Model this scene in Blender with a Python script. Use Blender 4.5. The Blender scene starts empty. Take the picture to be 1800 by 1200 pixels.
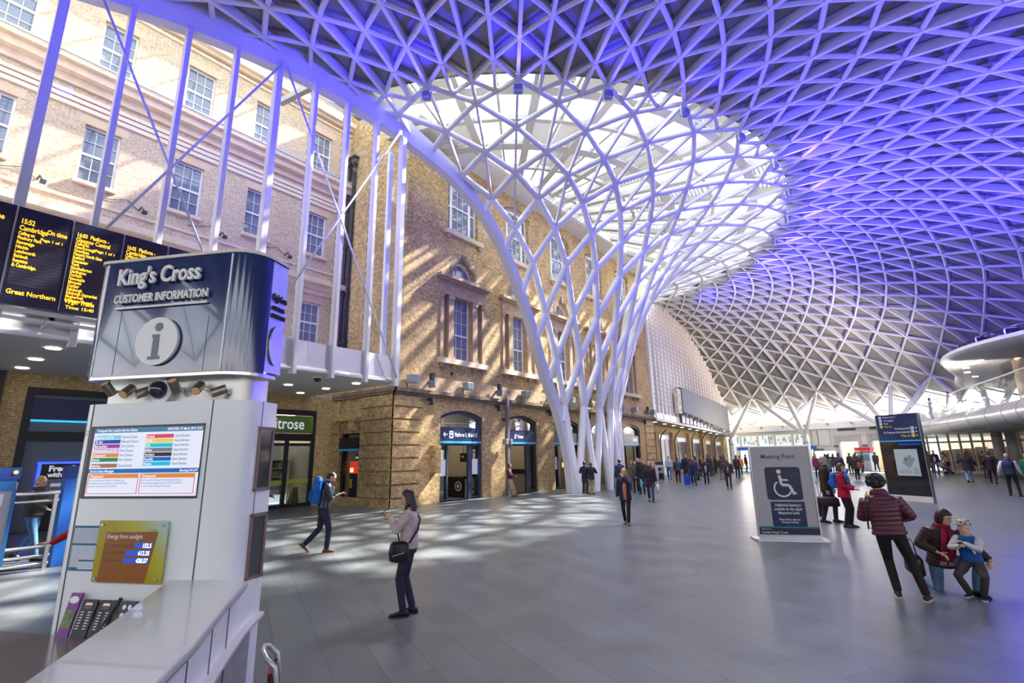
import bpy, bmesh, math, random
from mathutils import Vector as V, Matrix, noise
random.seed(7)
SC = bpy.context.scene
COL = SC.collection
PI = math.pi
R = math.radians

# ------------------------------------------------------------------ camera
YAW, PITCH, ROLL = R(-38.2), R(12.9), R(1.0)
fw = V((math.sin(YAW)*math.cos(PITCH), math.cos(YAW)*math.cos(PITCH), math.sin(PITCH)))
rt = V((math.cos(YAW), -math.sin(YAW), 0)); dn = fw.cross(rt)
r2 = math.cos(ROLL)*rt + math.sin(ROLL)*dn; d2 = -math.sin(ROLL)*rt + math.cos(ROLL)*dn
cam = bpy.data.cameras.new('camera'); co = bpy.data.objects.new('camera', cam); COL.objects.link(co)
cam.sensor_width = 36; cam.lens = 872/1800*36; cam.clip_start = .05; cam.clip_end = 500
co.matrix_world = Matrix(((r2.x, -d2.x, -fw.x, 0), (r2.y, -d2.y, -fw.y, 0), (r2.z, -d2.z, -fw.z, 2.05), (0, 0, 0, 1)))
SC.camera = co
# ------------------------------------------------------------------ view, sky, sun
vs = SC.view_settings; vs.view_transform = 'Standard'; vs.look = 'None'; vs.gamma = 1; vs.use_curve_mapping = False
vs.exposure = 0.18
cy = SC.cycles; cy.max_bounces = 8; cy.diffuse_bounces = 4; cy.glossy_bounces = 3; cy.transmission_bounces = 4
cy.transparent_max_bounces = 16; cy.sample_clamp_indirect = 6; cy.caustics_reflective = False; cy.caustics_refractive = False
cy.use_denoising = True
W = bpy.data.worlds.new('sky'); SC.world = W; W.use_nodes = True
nt = W.node_tree; bg = nt.nodes['Background']; bg.inputs[1].default_value = 3.6
tc = nt.nodes.new('ShaderNodeTexCoord'); sx = nt.nodes.new('ShaderNodeSeparateXYZ'); cr = nt.nodes.new('ShaderNodeValToRGB')
nt.links.new(tc.outputs['Generated'], sx.inputs[0]); nt.links.new(sx.outputs[2], cr.inputs[0]); nt.links.new(cr.outputs[0], bg.inputs[0])
cr.color_ramp.elements[0].color = (.92, .93, .95, 1); cr.color_ramp.elements[1].color = (.72, .84, 1, 1)
sun = bpy.data.lights.new('sun', 'SUN'); so = bpy.data.objects.new('sun', sun); COL.objects.link(so)
sun.energy = 30; sun.angle = R(1.2); sun.color = (1, .93, .82)
SUN_DIR = V((.17, .71, .68)).normalized()            # towards the sun
so.rotation_euler = SUN_DIR.to_track_quat('Z', 'Y').to_euler(); so.location = (20, 40, 40)

# ------------------------------------------------------------------ object helpers
def tag(o, label=None, cat=None, group=None, kind=None):
    if label: o['label'] = label
    if cat: o['category'] = cat
    if group: o['group'] = group
    if kind: o['kind'] = kind
    return o
def empty(name, loc=(0, 0, 0), rz=0, label=None, cat=None, group=None, kind=None, parent=None):
    o = bpy.data.objects.new(name, None); COL.objects.link(o); o.location = loc; o.rotation_euler = (0, 0, rz)
    o.empty_display_size = .1
    if parent: o.parent = parent
    return tag(o, label, cat, group, kind)
def wm(o):
    m = o.matrix_basis.copy()
    return wm(o.parent) @ m if o.parent else m
class MB:
    """collects shapes in one mesh"""
    def __init__(s): s.v = []; s.f = []; s.m = []; s.cur = 0
    def add(s, vs, fs):
        b = len(s.v); s.v += [tuple(p) for p in vs]; s.f += [[b+i for i in f] for f in fs]; s.m += [s.cur]*len(fs); return s
    def box(s, x0, x1, y0, y1, z0, z1):
        return s.add([(x, y, z) for x in (x0, x1) for y in (y0, y1) for z in (z0, z1)],
                     [(0, 1, 3, 2), (4, 6, 7, 5), (0, 4, 5, 1), (2, 3, 7, 6), (0, 2, 6, 4), (1, 5, 7, 3)])
    def obox(s, c, sz, m=None):
        m = m or Matrix.Identity(3); c = V(c); h = [k/2 for k in sz]
        return s.add([c + m @ V((a*h[0], b*h[1], d*h[2])) for a in (-1, 1) for b in (-1, 1) for d in (-1, 1)],
                     [(0, 1, 3, 2), (4, 6, 7, 5), (0, 4, 5, 1), (2, 3, 7, 6), (0, 2, 6, 4), (1, 5, 7, 3)])
    def bar(s, p, q, w, h, up=(0, 0, 1), off=0.0):
        """box beam from p to q, w across, h along up, shifted off along up"""
        p, q = V(p), V(q); d = q-p
        if d.length < 1e-6: return s
        d.normalize(); u = V(up) - d*d.dot(V(up))
        if u.length < 1e-4: u = V((1, 0, 0)) - d*d.x
        u.normalize(); a = d.cross(u)
        return s.add([e + a*i*w/2 + u*(off + j*h/2) for e in (p, q) for i, j in ((-1, -1), (1, -1), (1, 1), (-1, 1))],
                     [(0, 1, 2, 3), (7, 6, 5, 4), (0, 4, 5, 1), (1, 5, 6, 2), (2, 6, 7, 3), (3, 7, 4, 0)])
    def tube(s, pts, r, n=8, caps=True):
        pts = [V(p) for p in pts]; rs = r if isinstance(r, (list, tuple)) else [r]*len(pts)
        vs = []; u = None
        for i, p in enumerate(pts):
            d = (pts[min(i+1, len(pts)-1)] - pts[max(i-1, 0)])
            if d.length < 1e-7: d = V((0, 0, 1))
            d.normalize()
            if u is None:
                u = V((0, 0, 1)) if abs(d.z) < .9 else V((1, 0, 0))
            u = (u - d*d.dot(u)).normalized(); w = d.cross(u)
            vs += [p + (u*math.cos(2*PI*k/n) + w*math.sin(2*PI*k/n))*rs[i] for k in range(n)]
        fs = [(i*n+k, i*n+(k+1) % n, (i+1)*n+(k+1) % n, (i+1)*n+k) for i in range(len(pts)-1) for k in range(n)]
        if caps: fs += [tuple(range(n-1, -1, -1)), tuple((len(pts)-1)*n+k for k in range(n))]
        return s.add(vs, fs)
    def loft(s, secs, caps=True, closed=False):
        n = len(secs[0]); vs = [p for sec in secs for p in sec]; m = len(secs)
        rng = m if closed else m-1
        fs = [(i*n+k, i*n+(k+1) % n, ((i+1) % m)*n+(k+1) % n, ((i+1) % m)*n+k) for i in range(rng) for k in range(n)]
        if caps and not closed: fs += [tuple(range(n-1, -1, -1)), tuple((m-1)*n+k for k in range(n))]
        return s.add(vs, fs)
    def prism(s, poly, o, a, b, depth):
        """polygon (list of (u,v)) in the plane o + u*a + v*b, pushed depth along a x b"""
        o, a, b = V(o), V(a), V(b); n = a.cross(b)*depth; k = len(poly)
        p0 = [o + a*u + b*v for u, v in poly]
        return s.add(p0 + [p+n for p in p0], [tuple(range(k-1, -1, -1)), tuple(range(k, 2*k))] +
                     [(i, (i+1) % k, k+(i+1) % k, k+i) for i in range(k)])
    def sphere(s, c, r, n=10, m=7, sc=(1, 1, 1), rot=None):
        rot = rot or Matrix.Identity(3); c = V(c); vs = [c + rot @ V((0, 0, -r*sc[2]))]
        for i in range(1, m):
            t = -PI/2 + PI*i/m
            vs += [c + rot @ V((r*sc[0]*math.cos(t)*math.cos(2*PI*k/n), r*sc[1]*math.cos(t)*math.sin(2*PI*k/n), r*sc[2]*math.sin(t))) for k in range(n)]
        vs.append(c + rot @ V((0, 0, r*sc[2]))); L = len(vs)-1
        fs = [(0, 1+(k+1) % n, 1+k) for k in range(n)] + [(L, 1+(m-2)*n+k, 1+(m-2)*n+(k+1) % n) for k in range(n)]
        fs += [(1+i*n+k, 1+i*n+(k+1) % n, 1+(i+1)*n+(k+1) % n, 1+(i+1)*n+k) for i in range(m-2) for k in range(n)]
        return s.add(vs, fs)
    def build(s, name, mat, parent=None, smooth=False, kind=None, bevel=0, label=None, local=False):
        me = bpy.data.meshes.new(name)
        vs = s.v
        if parent and not local:
            inv = wm(parent).inverted(); vs = [tuple(inv @ V(p)) for p in vs]
        me.from_pydata(vs, [], s.f)
        mats = mat if isinstance(mat, (list, tuple)) else [mat]
        for m in mats: me.materials.append(m)
        if len(mats) > 1: me.polygons.foreach_set('material_index', s.m)
        if smooth: me.polygons.foreach_set('use_smooth', [True]*len(me.polygons))
        me.update(); o = bpy.data.objects.new(name, me); COL.objects.link(o)
        if parent: o.parent = parent
        if bevel:
            b = o.modifiers.new('bevel', 'BEVEL'); b.width = bevel; b.segments = 2; b.limit_method = 'ANGLE'
        if smooth == 'auto':
            e = o.modifiers.new('split', 'EDGE_SPLIT'); e.split_angle = R(40)
        if kind: o['kind'] = kind
        if label: o['label'] = label
        return o
def copy_tree(o, parent=None):
    c = o.copy(); COL.objects.link(c); c.parent = parent
    for k in ('label', 'category', 'group', 'kind'):
        if k in o.keys(): c[k] = o[k]
    for ch in list(o.children): copy_tree(ch, c)
    return c

# ------------------------------------------------------------------ materials
MATS = {}
def nodes(name):
    m = bpy.data.materials.new(name); m.use_nodes = True; t = m.node_tree
    return m, t, t.nodes['Principled BSDF']
def N(t, kind, **k):
    n = t.nodes.new('ShaderNode'+kind)
    for a, b in k.items(): setattr(n, a, b)
    return n
def mat(name, col, rough=.6, metal=0, var=0, scale=4, bump=0, spec=.5, emit=None, es=1, coat=0):
    if name in MATS: return MATS[name]
    m, t, b = nodes(name); b.inputs['Base Color'].default_value = (*col, 1); b.inputs['Roughness'].default_value = rough
    b.inputs['Metallic'].default_value = metal; b.inputs['Specular IOR Level'].default_value = spec
    if coat: b.inputs['Coat Weight'].default_value = coat
    if emit: b.inputs['Emission Color'].default_value = (*emit, 1); b.inputs['Emission Strength'].default_value = es
    if var or bump:
        tcn = N(t, 'TexCoord'); nz = N(t, 'TexNoise'); nz.inputs['Scale'].default_value = scale; nz.inputs['Detail'].default_value = 5
        t.links.new(tcn.outputs['Object'], nz.inputs['Vector'])
        if var:
            mx = N(t, 'MixRGB', blend_type='MULTIPLY'); mx.inputs[0].default_value = 1
            mr = N(t, 'MapRange'); mr.inputs[3].default_value = 1-var; mr.inputs[4].default_value = 1+var
            mr.inputs[1].default_value = .3; mr.inputs[2].default_value = .7
            t.links.new(nz.outputs[0], mr.inputs[0]); mx.inputs[1].default_value = (*col, 1)
            t.links.new(mr.outputs[0], mx.inputs[2]); t.links.new(mx.outputs[0], b.inputs['Base Color'])
        if bump:
            bp = N(t, 'Bump'); bp.inputs['Strength'].default_value = bump; bp.inputs['Distance'].default_value = .02
            t.links.new(nz.outputs[0], bp.inputs['Height']); t.links.new(bp.outputs[0], b.inputs['Normal'])
    MATS[name] = m; return m
def glass(name, tint=(.93, .97, 1), gl=.10, rough=.02):
    if name in MATS: return MATS[name]
    m, t, b = nodes(name); t.nodes.remove(b); out = t.nodes['Material Output']
    tr = N(t, 'BsdfTransparent'); tr.inputs[0].default_value = (*tint, 1)
    g = N(t, 'BsdfGlossy'); g.inputs['Roughness'].default_value = rough
    mx = N(t, 'MixShader'); lw = N(t, 'LayerWeight'); lw.inputs[0].default_value = .35
    mr = N(t, 'MapRange'); mr.inputs[3].default_value = gl*.5; mr.inputs[4].default_value = min(1, gl*4)
    t.links.new(lw.outputs['Fresnel'], mr.inputs[0]); t.links.new(mr.outputs[0], mx.inputs[0])
    t.links.new(tr.outputs[0], mx.inputs[1]); t.links.new(g.outputs[0], mx.inputs[2]); t.links.new(mx.outputs[0], out.inputs[0])
    MATS[name] = m; return m
def brick(name, c1, c2, mortar, dirt=(.3, .2, .1), dirtamt=.5, bw=.24, bh=.08, dscale=.35, speck=(.6, 1.4)):
    """bricks laid on walls facing X or Y, read from object-space position"""
    m, t, b = nodes(name); L = t.links.new
    tcn = N(t, 'TexCoord'); sp = N(t, 'SeparateXYZ'); L(tcn.outputs['Object'], sp.inputs[0])
    ge = N(t, 'NewGeometry'); sn = N(t, 'SeparateXYZ'); L(ge.outputs['True Normal'], sn.inputs[0])
    ab = N(t, 'Math', operation='ABSOLUTE'); L(sn.outputs[0], ab.inputs[0])
    gt = N(t, 'Math', operation='GREATER_THAN'); gt.inputs[1].default_value = .5; L(ab.outputs[0], gt.inputs[0])
    mxu = N(t, 'Mix'); L(gt.outputs[0], mxu.inputs[0]); L(sp.outputs[0], mxu.inputs[2]); L(sp.outputs[1], mxu.inputs[3])
    cb = N(t, 'CombineXYZ'); L(mxu.outputs[0], cb.inputs[0]); L(sp.outputs[2], cb.inputs[1])
    br = N(t, 'TexBrick'); br.inputs['Scale'].default_value = 1; br.inputs['Brick Width'].default_value = bw; br.inputs['Row Height'].default_value = bh
    br.inputs['Mortar Size'].default_value = .011; br.inputs['Bias'].default_value = -.1
    br.inputs['Color1'].default_value = (*c1, 1); br.inputs['Color2'].default_value = (*c2, 1); br.inputs['Mortar'].default_value = (*mortar, 1)
    L(cb.outputs[0], br.inputs['Vector'])
    nz = N(t, 'TexNoise'); nz.inputs['Scale'].default_value = dscale; nz.inputs['Detail'].default_value = 8; nz.inputs['Roughness'].default_value = .7
    L(tcn.outputs['Object'], nz.inputs['Vector'])
    mr = N(t, 'MapRange'); mr.inputs[1].default_value = .42; mr.inputs[2].default_value = .68; mr.inputs[4].default_value = dirtamt
    L(nz.outputs[0], mr.inputs[0])
    mx = N(t, 'MixRGB', blend_type='MIX'); L(mr.outputs[0], mx.inputs[0]); L(br.outputs[0], mx.inputs[1]); mx.inputs[2].default_value = (*dirt, 1)
    n2 = N(t, 'TexNoise'); n2.inputs['Scale'].default_value = 7; n2.inputs['Detail'].default_value = 4; n2.inputs['Roughness'].default_value = .75; L(tcn.outputs['Object'], n2.inputs['Vector'])
    m2 = N(t, 'MapRange'); m2.inputs[1].default_value = .3; m2.inputs[2].default_value = .7; m2.inputs[3].default_value = speck[0]; m2.inputs[4].default_value = speck[1]; L(n2.outputs[0], m2.inputs[0])
    mu = N(t, 'MixRGB', blend_type='MULTIPLY'); mu.inputs[0].default_value = 1; L(mx.outputs[0], mu.inputs[1]); L(m2.outputs[0], mu.inputs[2])
    L(mu.outputs[0], b.inputs['Base Color']); b.inputs['Roughness'].default_value = .9
    bp = N(t, 'Bump'); bp.inputs['Strength'].default_value = .6; bp.inputs['Distance'].default_value = .015; bp.invert = True
    L(br.outputs['Fac'], bp.inputs['Height']); L(bp.outputs[0], b.inputs['Normal'])
    MATS[name] = m; return m
M_white = mat('white_paint', (.80, .80, .80), .35)
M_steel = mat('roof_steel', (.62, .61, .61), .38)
M_panel = mat('roof_panel', (.30, .285, .265), .6, var=.10, scale=1.2)
M_rib = mat('panel_edge', (.21, .20, .19), .6)
M_block = brick('stock_brick', (.68, .47, .20), (.42, .26, .10), (.40, .31, .17), dirt=(.20, .13, .08), dirtamt=.62, speck=(.5, 1.5))
M_buff = brick('buff_brick', (.57, .42, .27), (.46, .32, .18), (.68, .59, .46), dirt=(.50, .37, .24), dirtamt=.4, bw=.26, bh=.085, speck=(.75, 1.25))
M_shopbrick = brick('ochre_brick', (.56, .37, .15), (.40, .24, .09), (.62, .52, .32), dirt=(.30, .20, .09), dirtamt=.5)
M_stone = mat('stone', (.62, .50, .37), .85, var=.14, scale=3, bump=.2)
M_stone2 = mat('pale_stone', (.70, .55, .40), .85, var=.10, scale=3, bump=.15)
M_pale = mat('render', (.62, .46, .30), .8, var=.08, scale=2)
M_dark = mat('dark_metal', (.030, .033, .045), .45)
M_black = mat('black', (.012, .012, .015), .5)
M_sash = mat('sash_paint', (.74, .73, .72), .5)
M_pane = mat('window_pane', (.16, .19, .24), .05, spec=.9)
M_navy = mat('sign_navy', (.012, .028, .095), .35)
M_cyan = mat('sign_cyan', (.05, .42, .72), .4)
M_stainless = mat('stainless', (.62, .62, .63), .28, metal=1)
M_brushed = mat('brushed_steel', (.50, .50, .51), .4, metal=1, var=.08, scale=30)
M_lilac = mat('mullion_paint', (.60, .59, .64), .4)
M_grey = mat('mid_grey', (.30, .30, .31), .5)
M_lamp = mat('lamp_glow', (1, .95, .85), .5, emit=(1, .93, .8), es=6)
G_roof = glass('roof_glass', (.94, .97, 1), .05)
G_rail = glass('rail_glass', (.90, .95, .96), .35)
G_shop = glass('shop_glass', (.62, .70, .72), .25)
# text -------------------------------------------------------------
FC = None
def text_mesh(txt, size, bold=0, extrude=0, align='LEFT', sx=1, shear=0):
    c = bpy.data.curves.new('text', 'FONT'); c.body = txt; c.size = size; c.extrude = extrude; c.offset = bold; c.align_x = align; c.shear = shear
    c.resolution_u = 3
    o = bpy.data.objects.new('text', c); me = o.to_mesh()
    vs = [(v.co.x*sx, v.co.y, v.co.z) for v in me.vertices]; fs = [tuple(p.vertices) for p in me.polygons]
    o.to_mesh_clear(); bpy.data.objects.remove(o); bpy.data.curves.remove(c)
    return vs, fs
def put_text(mb, txt, size, o, a, b, bold=0, extrude=0, align='LEFT', sx=1, shear=0):
    """writes txt with its baseline at o, running along a, upright along b; faces a x b"""
    vs, fs = text_mesh(txt, size, bold, extrude, align, sx, shear); o, a, b = V(o), V(a), V(b); n = a.cross(b)
    mb.add([o + a*x + b*y + n*(z+extrude) for x, y, z in vs], fs); return mb

BLUE = (.045, .03, 1.0)
def spot(name, loc, to, w, size, col, blend=.9):
    l = bpy.data.lights.new(name, 'SPOT'); o = bpy.data.objects.new(name, l); COL.objects.link(o); l.energy = w; l.spot_size = R(size); l.spot_blend = blend; l.color = col; l.shadow_soft_size = .25
    o.location = loc; o.rotation_euler = (V(to)-V(loc)).to_track_quat('-Z', 'Y').to_euler(); return o
# ================================================================== floor
def floor_material():
    m, t, b = nodes('slate_floor'); L = t.links.new
    tcn = N(t, 'TexCoord'); mp = N(t, 'Mapping'); mp.inputs['Rotation'].default_value = (0, 0, R(24)); L(tcn.outputs['Object'], mp.inputs[0])
    br = N(t, 'TexBrick'); br.inputs['Scale'].default_value = 1; br.inputs['Brick Width'].default_value = 1.05; br.inputs['Row Height'].default_value = .46
    br.inputs['Mortar Size'].default_value = .006; br.inputs['Color1'].default_value = (.100, .114, .120, 1); br.inputs['Color2'].default_value = (.128, .143, .150, 1)
    br.inputs['Mortar'].default_value = (.07, .078, .084, 1); L(mp.outputs[0], br.inputs[0])
    nz = N(t, 'TexNoise'); nz.inputs['Scale'].default_value = 1.4; nz.inputs['Detail'].default_value = 9; nz.inputs['Roughness'].default_value = .65; L(tcn.outputs['Object'], nz.inputs[0])
    mr = N(t, 'MapRange'); mr.inputs[1].default_value = .3; mr.inputs[2].default_value = .7; mr.inputs[3].default_value = .84; mr.inputs[4].default_value = 1.16; L(nz.outputs[0], mr.inputs[0])
    mu = N(t, 'MixRGB', blend_type='MULTIPLY'); mu.inputs[0].default_value = 1; L(br.outputs[0], mu.inputs[1]); L(mr.outputs[0], mu.inputs[2]); L(mu.outputs[0], b.inputs['Base Color'])
    m2 = N(t, 'MapRange'); m2.inputs[3].default_value = .24; m2.inputs[4].default_value = .42; L(nz.outputs[0], m2.inputs[0]); L(m2.outputs[0], b.inputs['Roughness'])
    bp = N(t, 'Bump'); bp.inputs['Strength'].default_value = .25; bp.inputs['Distance'].default_value = .006; bp.invert = True
    L(br.outputs['Fac'], bp.inputs['Height']); L(bp.outputs[0], b.inputs['Normal'])
    return m
fl = MB(); fl.add([(-24, -12, 0), (22, -12, 0), (22, 74, 0), (-24, 74, 0)], [(0, 1, 2, 3)])
o = fl.build('floor', floor_material(), kind='structure'); tag(o, 'blue grey slate floor of the station hall', 'floor')

# ================================================================== roof (surface of revolution about a vertical axis, cut by the glazing plane)
CX, CY = -21.2, 27.0
KP = [(7.0, -.05), (6.85, 2.3), (7.05, 4.9), (7.75, 7.4), (8.45, 9.6), (9.75, 12.3), (11.3, 14.1), (13.0, 15.15), (14.3, 15.55), (16, 15.9), (18, 16.1), (19.5, 16.05), (21, 15.9),
      (24, 15.3), (27, 14.3), (30, 12.85), (33, 10.9), (35, 9.35), (36.6, 8.15), (38, 7.05), (39.3, 6.1), (40.6, 5.2)]
def catmull(P, n=24):
    P = [V(p) for p in P]; Q = [2*P[0]-P[1]] + P + [2*P[-1]-P[-2]]; out = []
    for i in range(1, len(Q)-2):
        p0, p1, p2, p3 = Q[i-1:i+3]
        for k in range(n):
            t = k/n; out.append(.5*((2*p1)+(p2-p0)*t+(2*p0-5*p1+4*p2-p3)*t*t+(3*p1-p0-3*p2+p3)*t**3))
    return out + [P[-1]]
CV = catmull([(a, b) for a, b in KP]); SL = [0]
for a, b in zip(CV, CV[1:]): SL.append(SL[-1]+(b-a).length)
S0 = SL[-1]
def prof(s):
    s = max(0, min(s, S0-1e-5)); lo, hi = 0, len(SL)-1
    while hi-lo > 1:
        m = (lo+hi)//2
        if SL[m] <= s: lo = m
        else: hi = m
    t = (s-SL[lo])/(SL[hi]-SL[lo]); p = CV[lo].lerp(CV[hi], t); d = (CV[hi]-CV[lo]).normalized(); return p, d
def rp(s, deg):
    p, _ = prof(s); a = R(deg); return V((CX+p.x*math.sin(a), CY+p.x*math.cos(a), p.y))
def rn(s, deg):
    _, d = prof(s); a = R(deg); return V((-d.y*math.sin(a), -d.y*math.cos(a), d.x))   # pointing up / out of the hall
def xe(p):
    """where the plane of the glazing cuts the roof"""
    if p.y < 27: return -15.4 + .5*max(0, 1-p.z/6)
    return -14.9 - .5*min(1, p.z/6) - 2.4*min(1, max(0, (p.y-31)/11))
def clip(p, q):
    a, b = p.x-xe(p)-.14, q.x-xe(q)-.14
    if a < 0 and b < 0: return None
    if a >= 0 and b >= 0: return p, q
    m = p.lerp(q, a/(a-b)); return (p, m) if a >= 0 else (m, q)
def clip_poly(ps):
    out = []
    for p, q in zip(ps, ps[1:]+ps[:1]):
        a, b = p.x-xe(p), q.x-xe(q)
        if a >= 0: out.append(p)
        if (a >= 0) != (b >= 0): out.append(p.lerp(q, a/(a-b)))
    return out
PH0 = 5.65
def ph(i): return PH0 + 2.8125*i
SO = [22.4, 23.45, 24.5, 25.55, 26.55, 27.5, 28.45, 29.35, 30.26, 31.3, 32.4, 33.5, 34.7, 35.85, 37.05, 38.35, 39.8, 41.35, 43.12, 44.9, 46.45, 48.0]
SI = [22.4, 21.29, 19.94, 18.59, 17.34, 15.96, 14.39, 12.55, 9.87, 7.41, 4.78, 0.0]
I0, I1 = -10, 68
M_thin = mat('skirt_steel_backlit', (.30, .295, .29), .5)  # roof steel darkened in colour so the thin bars look backlit
roof = empty('ceiling', (-16, 27, 0), 0, 'great domed roof of white steel lattice rising from a funnel', 'roof', kind='structure')
tubes, ribs, funnel, thin_b = MB(), MB(), MB(), MB()
def member(mb, p, q, r, n=7):
    c = clip(p, q)
    if c: mb.tube(c, r, n, False)
def rib(p, q, nrm, w, h, off):
    c = clip(p, q)
    if c: ribs.bar(c[0], c[1], w, h, nrm, off)
for j in range(len(SO)-1):
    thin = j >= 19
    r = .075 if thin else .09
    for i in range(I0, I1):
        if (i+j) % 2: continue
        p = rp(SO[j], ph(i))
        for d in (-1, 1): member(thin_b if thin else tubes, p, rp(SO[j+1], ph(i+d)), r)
        if j+2 < len(SO):
            rib(p, rp(SO[j+2], ph(i)), rn(SO[j+1], ph(i)), .06 if thin else .13, .10 if thin else .36, .0 if thin else .08)
for i in range(I0, I1):                                        # half row just inside the ring
    if i % 2:
        m = rp(21.85, ph(i))
        for d in (-1, 1): member(tubes, rp(SO[0], ph(i+d)), m, .09)
        rib(rp(SO[1], ph(i)), m, rn(22.4, ph(i)), .12, .26, .0)
    if i % 4 == 2: rib(rp(SO[0], ph(i)), rp(SI[1], ph(i)), rn(22, ph(i)), .12, .24, 0)
for k in range(len(SI)-1):
    for m in range(-4, 20):
        i = 4*m + 2*(k % 2); p = rp(SI[k], ph(i))
        r = .10 + .0105*k
        for d in (-2, 2):
            a, b = p, rp(SI[k+1], ph(i+d))
            c = clip(a, b)
            if c: (funnel if k >= 5 else tubes).tube(c, [r, r+.0105], 10, False)
        if k <= 4: rib(p, rp(SI[k+2], ph(i)), rn(SI[k+1], ph(i)), .10, .20, 0)
tubes.build('diagonal_lattice', M_steel, roof, smooth=True)
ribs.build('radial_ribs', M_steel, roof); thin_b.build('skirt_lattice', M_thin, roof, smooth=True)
funnel.build('funnel_legs', M_white, roof, smooth=True)
# solid panels above the lattice
pan = MB()
def panel(a, b, c, up):
    ps = clip_poly([p+n*up for p, n in (a, b, c)])
    if len(ps) < 3: return
    cen = sum(ps, V())/len(ps); nn = (a[1]+b[1]+c[1]).normalized()
    ins = [cen + (p-cen)*max(.3, 1-.17/max(.2, (p-cen).length)) + nn*.05 for p in ps]
    k = len(ps); pan.cur = 1
    pan.add(ps+ins, [(i, (i+1) % k, k+(i+1) % k, k+i) for i in range(k)])
    pan.cur = 0; pan.add(ins, [tuple(range(k))])
def nd(j, i): return (rp(SO[j], ph(i)), rn(SO[j], ph(i)))
for j in range(0, 19):
    for i in range(I0, I1):
        if (i+j) % 2: continue
        for d in (-1, 1): panel(nd(j, i), nd(j+1, i+d), nd(j+2, i), .26)
        if j == 0: panel(nd(0, i), nd(0, i+2), nd(1, i+1), .26)
pan.build('roof_panels', [M_panel, M_rib], roof)
# weather skin above so that no daylight leaks through the panel joints
skin = MB()
for j in range(0, 19):
    for i in range(I0, I1-2):
        if (i+j) % 2: continue
        P_ = [nd(j, i), nd(j+1, i+1)] + ([nd(j+2, i), nd(j+1, i-1)] if j+2 <= 20 else [nd(j+1, i-1)])
        ps = clip_poly([p+n*.42 for p, n in P_])
        if len(ps) >= 3: skin.add(ps, [tuple(range(len(ps)))])
        if j == 0:
            ps = clip_poly([p+n*.42 for p, n in (nd(0, i), nd(1, i+1), nd(0, i+2))])
            if len(ps) >= 3: skin.add(ps, [tuple(range(len(ps)))])
skin.build('roof_covering', M_grey, roof)
# glass skirt from the zigzag down to the perimeter wall
sk = MB()
for j in range(18, 21):
    for i in range(I0, I1-2):
        if (i+j) % 2: continue
        if j == 18: continue
        P_ = [nd(j, i), nd(j+1, i+1)] + ([nd(j+2, i)] if j+2 < len(SO) else []) + [nd(j+1, i-1)]
        ps = clip_poly([p+n*.1 for p, n in P_])
        if len(ps) >= 3: sk.add(ps, [tuple(range(len(ps)))])
sk.build('skirt_glazing', G_roof, roof)
# edge beam along the cut: (y, z of its underside); x from the clip plane
def cut_curve(side, s0, s1, n=46):
    out = []
    for k in range(n+1):
        s = s0+(s1-s0)*k/n; p, _ = prof(s); y = CY+side*p.x*.9
        for _ in range(12):
            d = xe(V((0, y, p.y)))-CX; y = CY+side*math.sqrt(max(.01, p.x*p.x-d*d))
        out.append(V((CX+d, y, p.y)))
    return out
def beam(pts, wid, hei, name, side):
    secs = []
    for k, p in enumerate(pts):
        t = (pts[min(k+1, len(pts)-1)]-pts[max(k-1, 0)]).normalized(); u = V((1, 0, 0)).cross(t)*side; u.normalize()
        w, h = wid[k], hei[k]; a = V((1, 0, 0))
        secs.append([p-a*w/2-u*h*.6, p+a*w/2-u*h*.6, p+a*(w/2+.3*h)+u*h*.3, p+a*w/2+u*h*.4, p-a*w/2+u*h*.4])
    b = MB(); b.loft(secs); return b.build(name, M_lilac, roof, smooth='auto')
el = cut_curve(-1, 0, 43); er = cut_curve(1, 0, S0-.5)
beam(el, [.40]*len(el), [.40 + .55*min(1, max(0, (19-p.y)/9)) for p in el], 'edge_beam', -1)
beam(er, [.40]*len(er), [.45]*len(er), 'edge_beam', 1)
EL = [(p.y, p.z-(.25+.3*min(1, max(0, (19-p.y)/9)))) for p in el]
# shallow glazed cone over the funnel
gl, fr = MB(), MB()
def cone(r, deg, dz=0): a = R(deg); return V((CX+r*math.sin(a), CY+r*math.cos(a), 19.3-.125*r+dz))
def keepx(p): return p.x > -17.6
RR = [2.5, 6, 9, 11.5, 14, 16.3, 18.75]
for a in range(0, 33):
    d0, d1 = -4+5.9*a, -4+5.9*(a+1)
    for r0, r1 in zip(RR, RR[1:]):
        q = [cone(r0, d0), cone(r1, d0), cone(r1, d1), cone(r0, d1)]
        if sum(map(keepx, q)) >= 2:
            gl.add(q, [(0, 1, 2, 3)])
            fr.bar(cone(r1, d0, -.1), cone(r1, d1, -.1), .22 if r1 not in (11.5, 16.3) else .5, .25)
            if a % 2 == 0: fr.bar(cone(r0, d0, -.12), cone(r1, d0, -.12), .38, .34)
            else: fr.bar(cone(r0, d0, -.05), cone(r1, d0, -.05), .12, .12)
            if r1 in (11.5, 14, 18.75) and (a+int(r1)) % 4 in (0, 1):                 # louvred vents
                for k in range(9):
                    t0, t1 = .1+.8*k/9, .1+.8*k/9+.055
                    A = q[0].lerp(q[1], t0), q[0].lerp(q[1], t1); B = q[3].lerp(q[2], t0), q[3].lerp(q[2], t1)
                    fr.add([A[0].lerp(B[0], .1)+V((0, 0, -.08)), A[1].lerp(B[1], .1)+V((0, 0, .04)), A[1].lerp(B[1], .9)+V((0, 0, .04)), A[0].lerp(B[0], .9)+V((0, 0, -.08))], [(0, 1, 2, 3)])
M_cream = mat('cream_steel', (.40, .385, .35), .6)
gl.build('skylight_glass', G_roof, roof); fr.build('skylight_frame', M_cream, roof)
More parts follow.
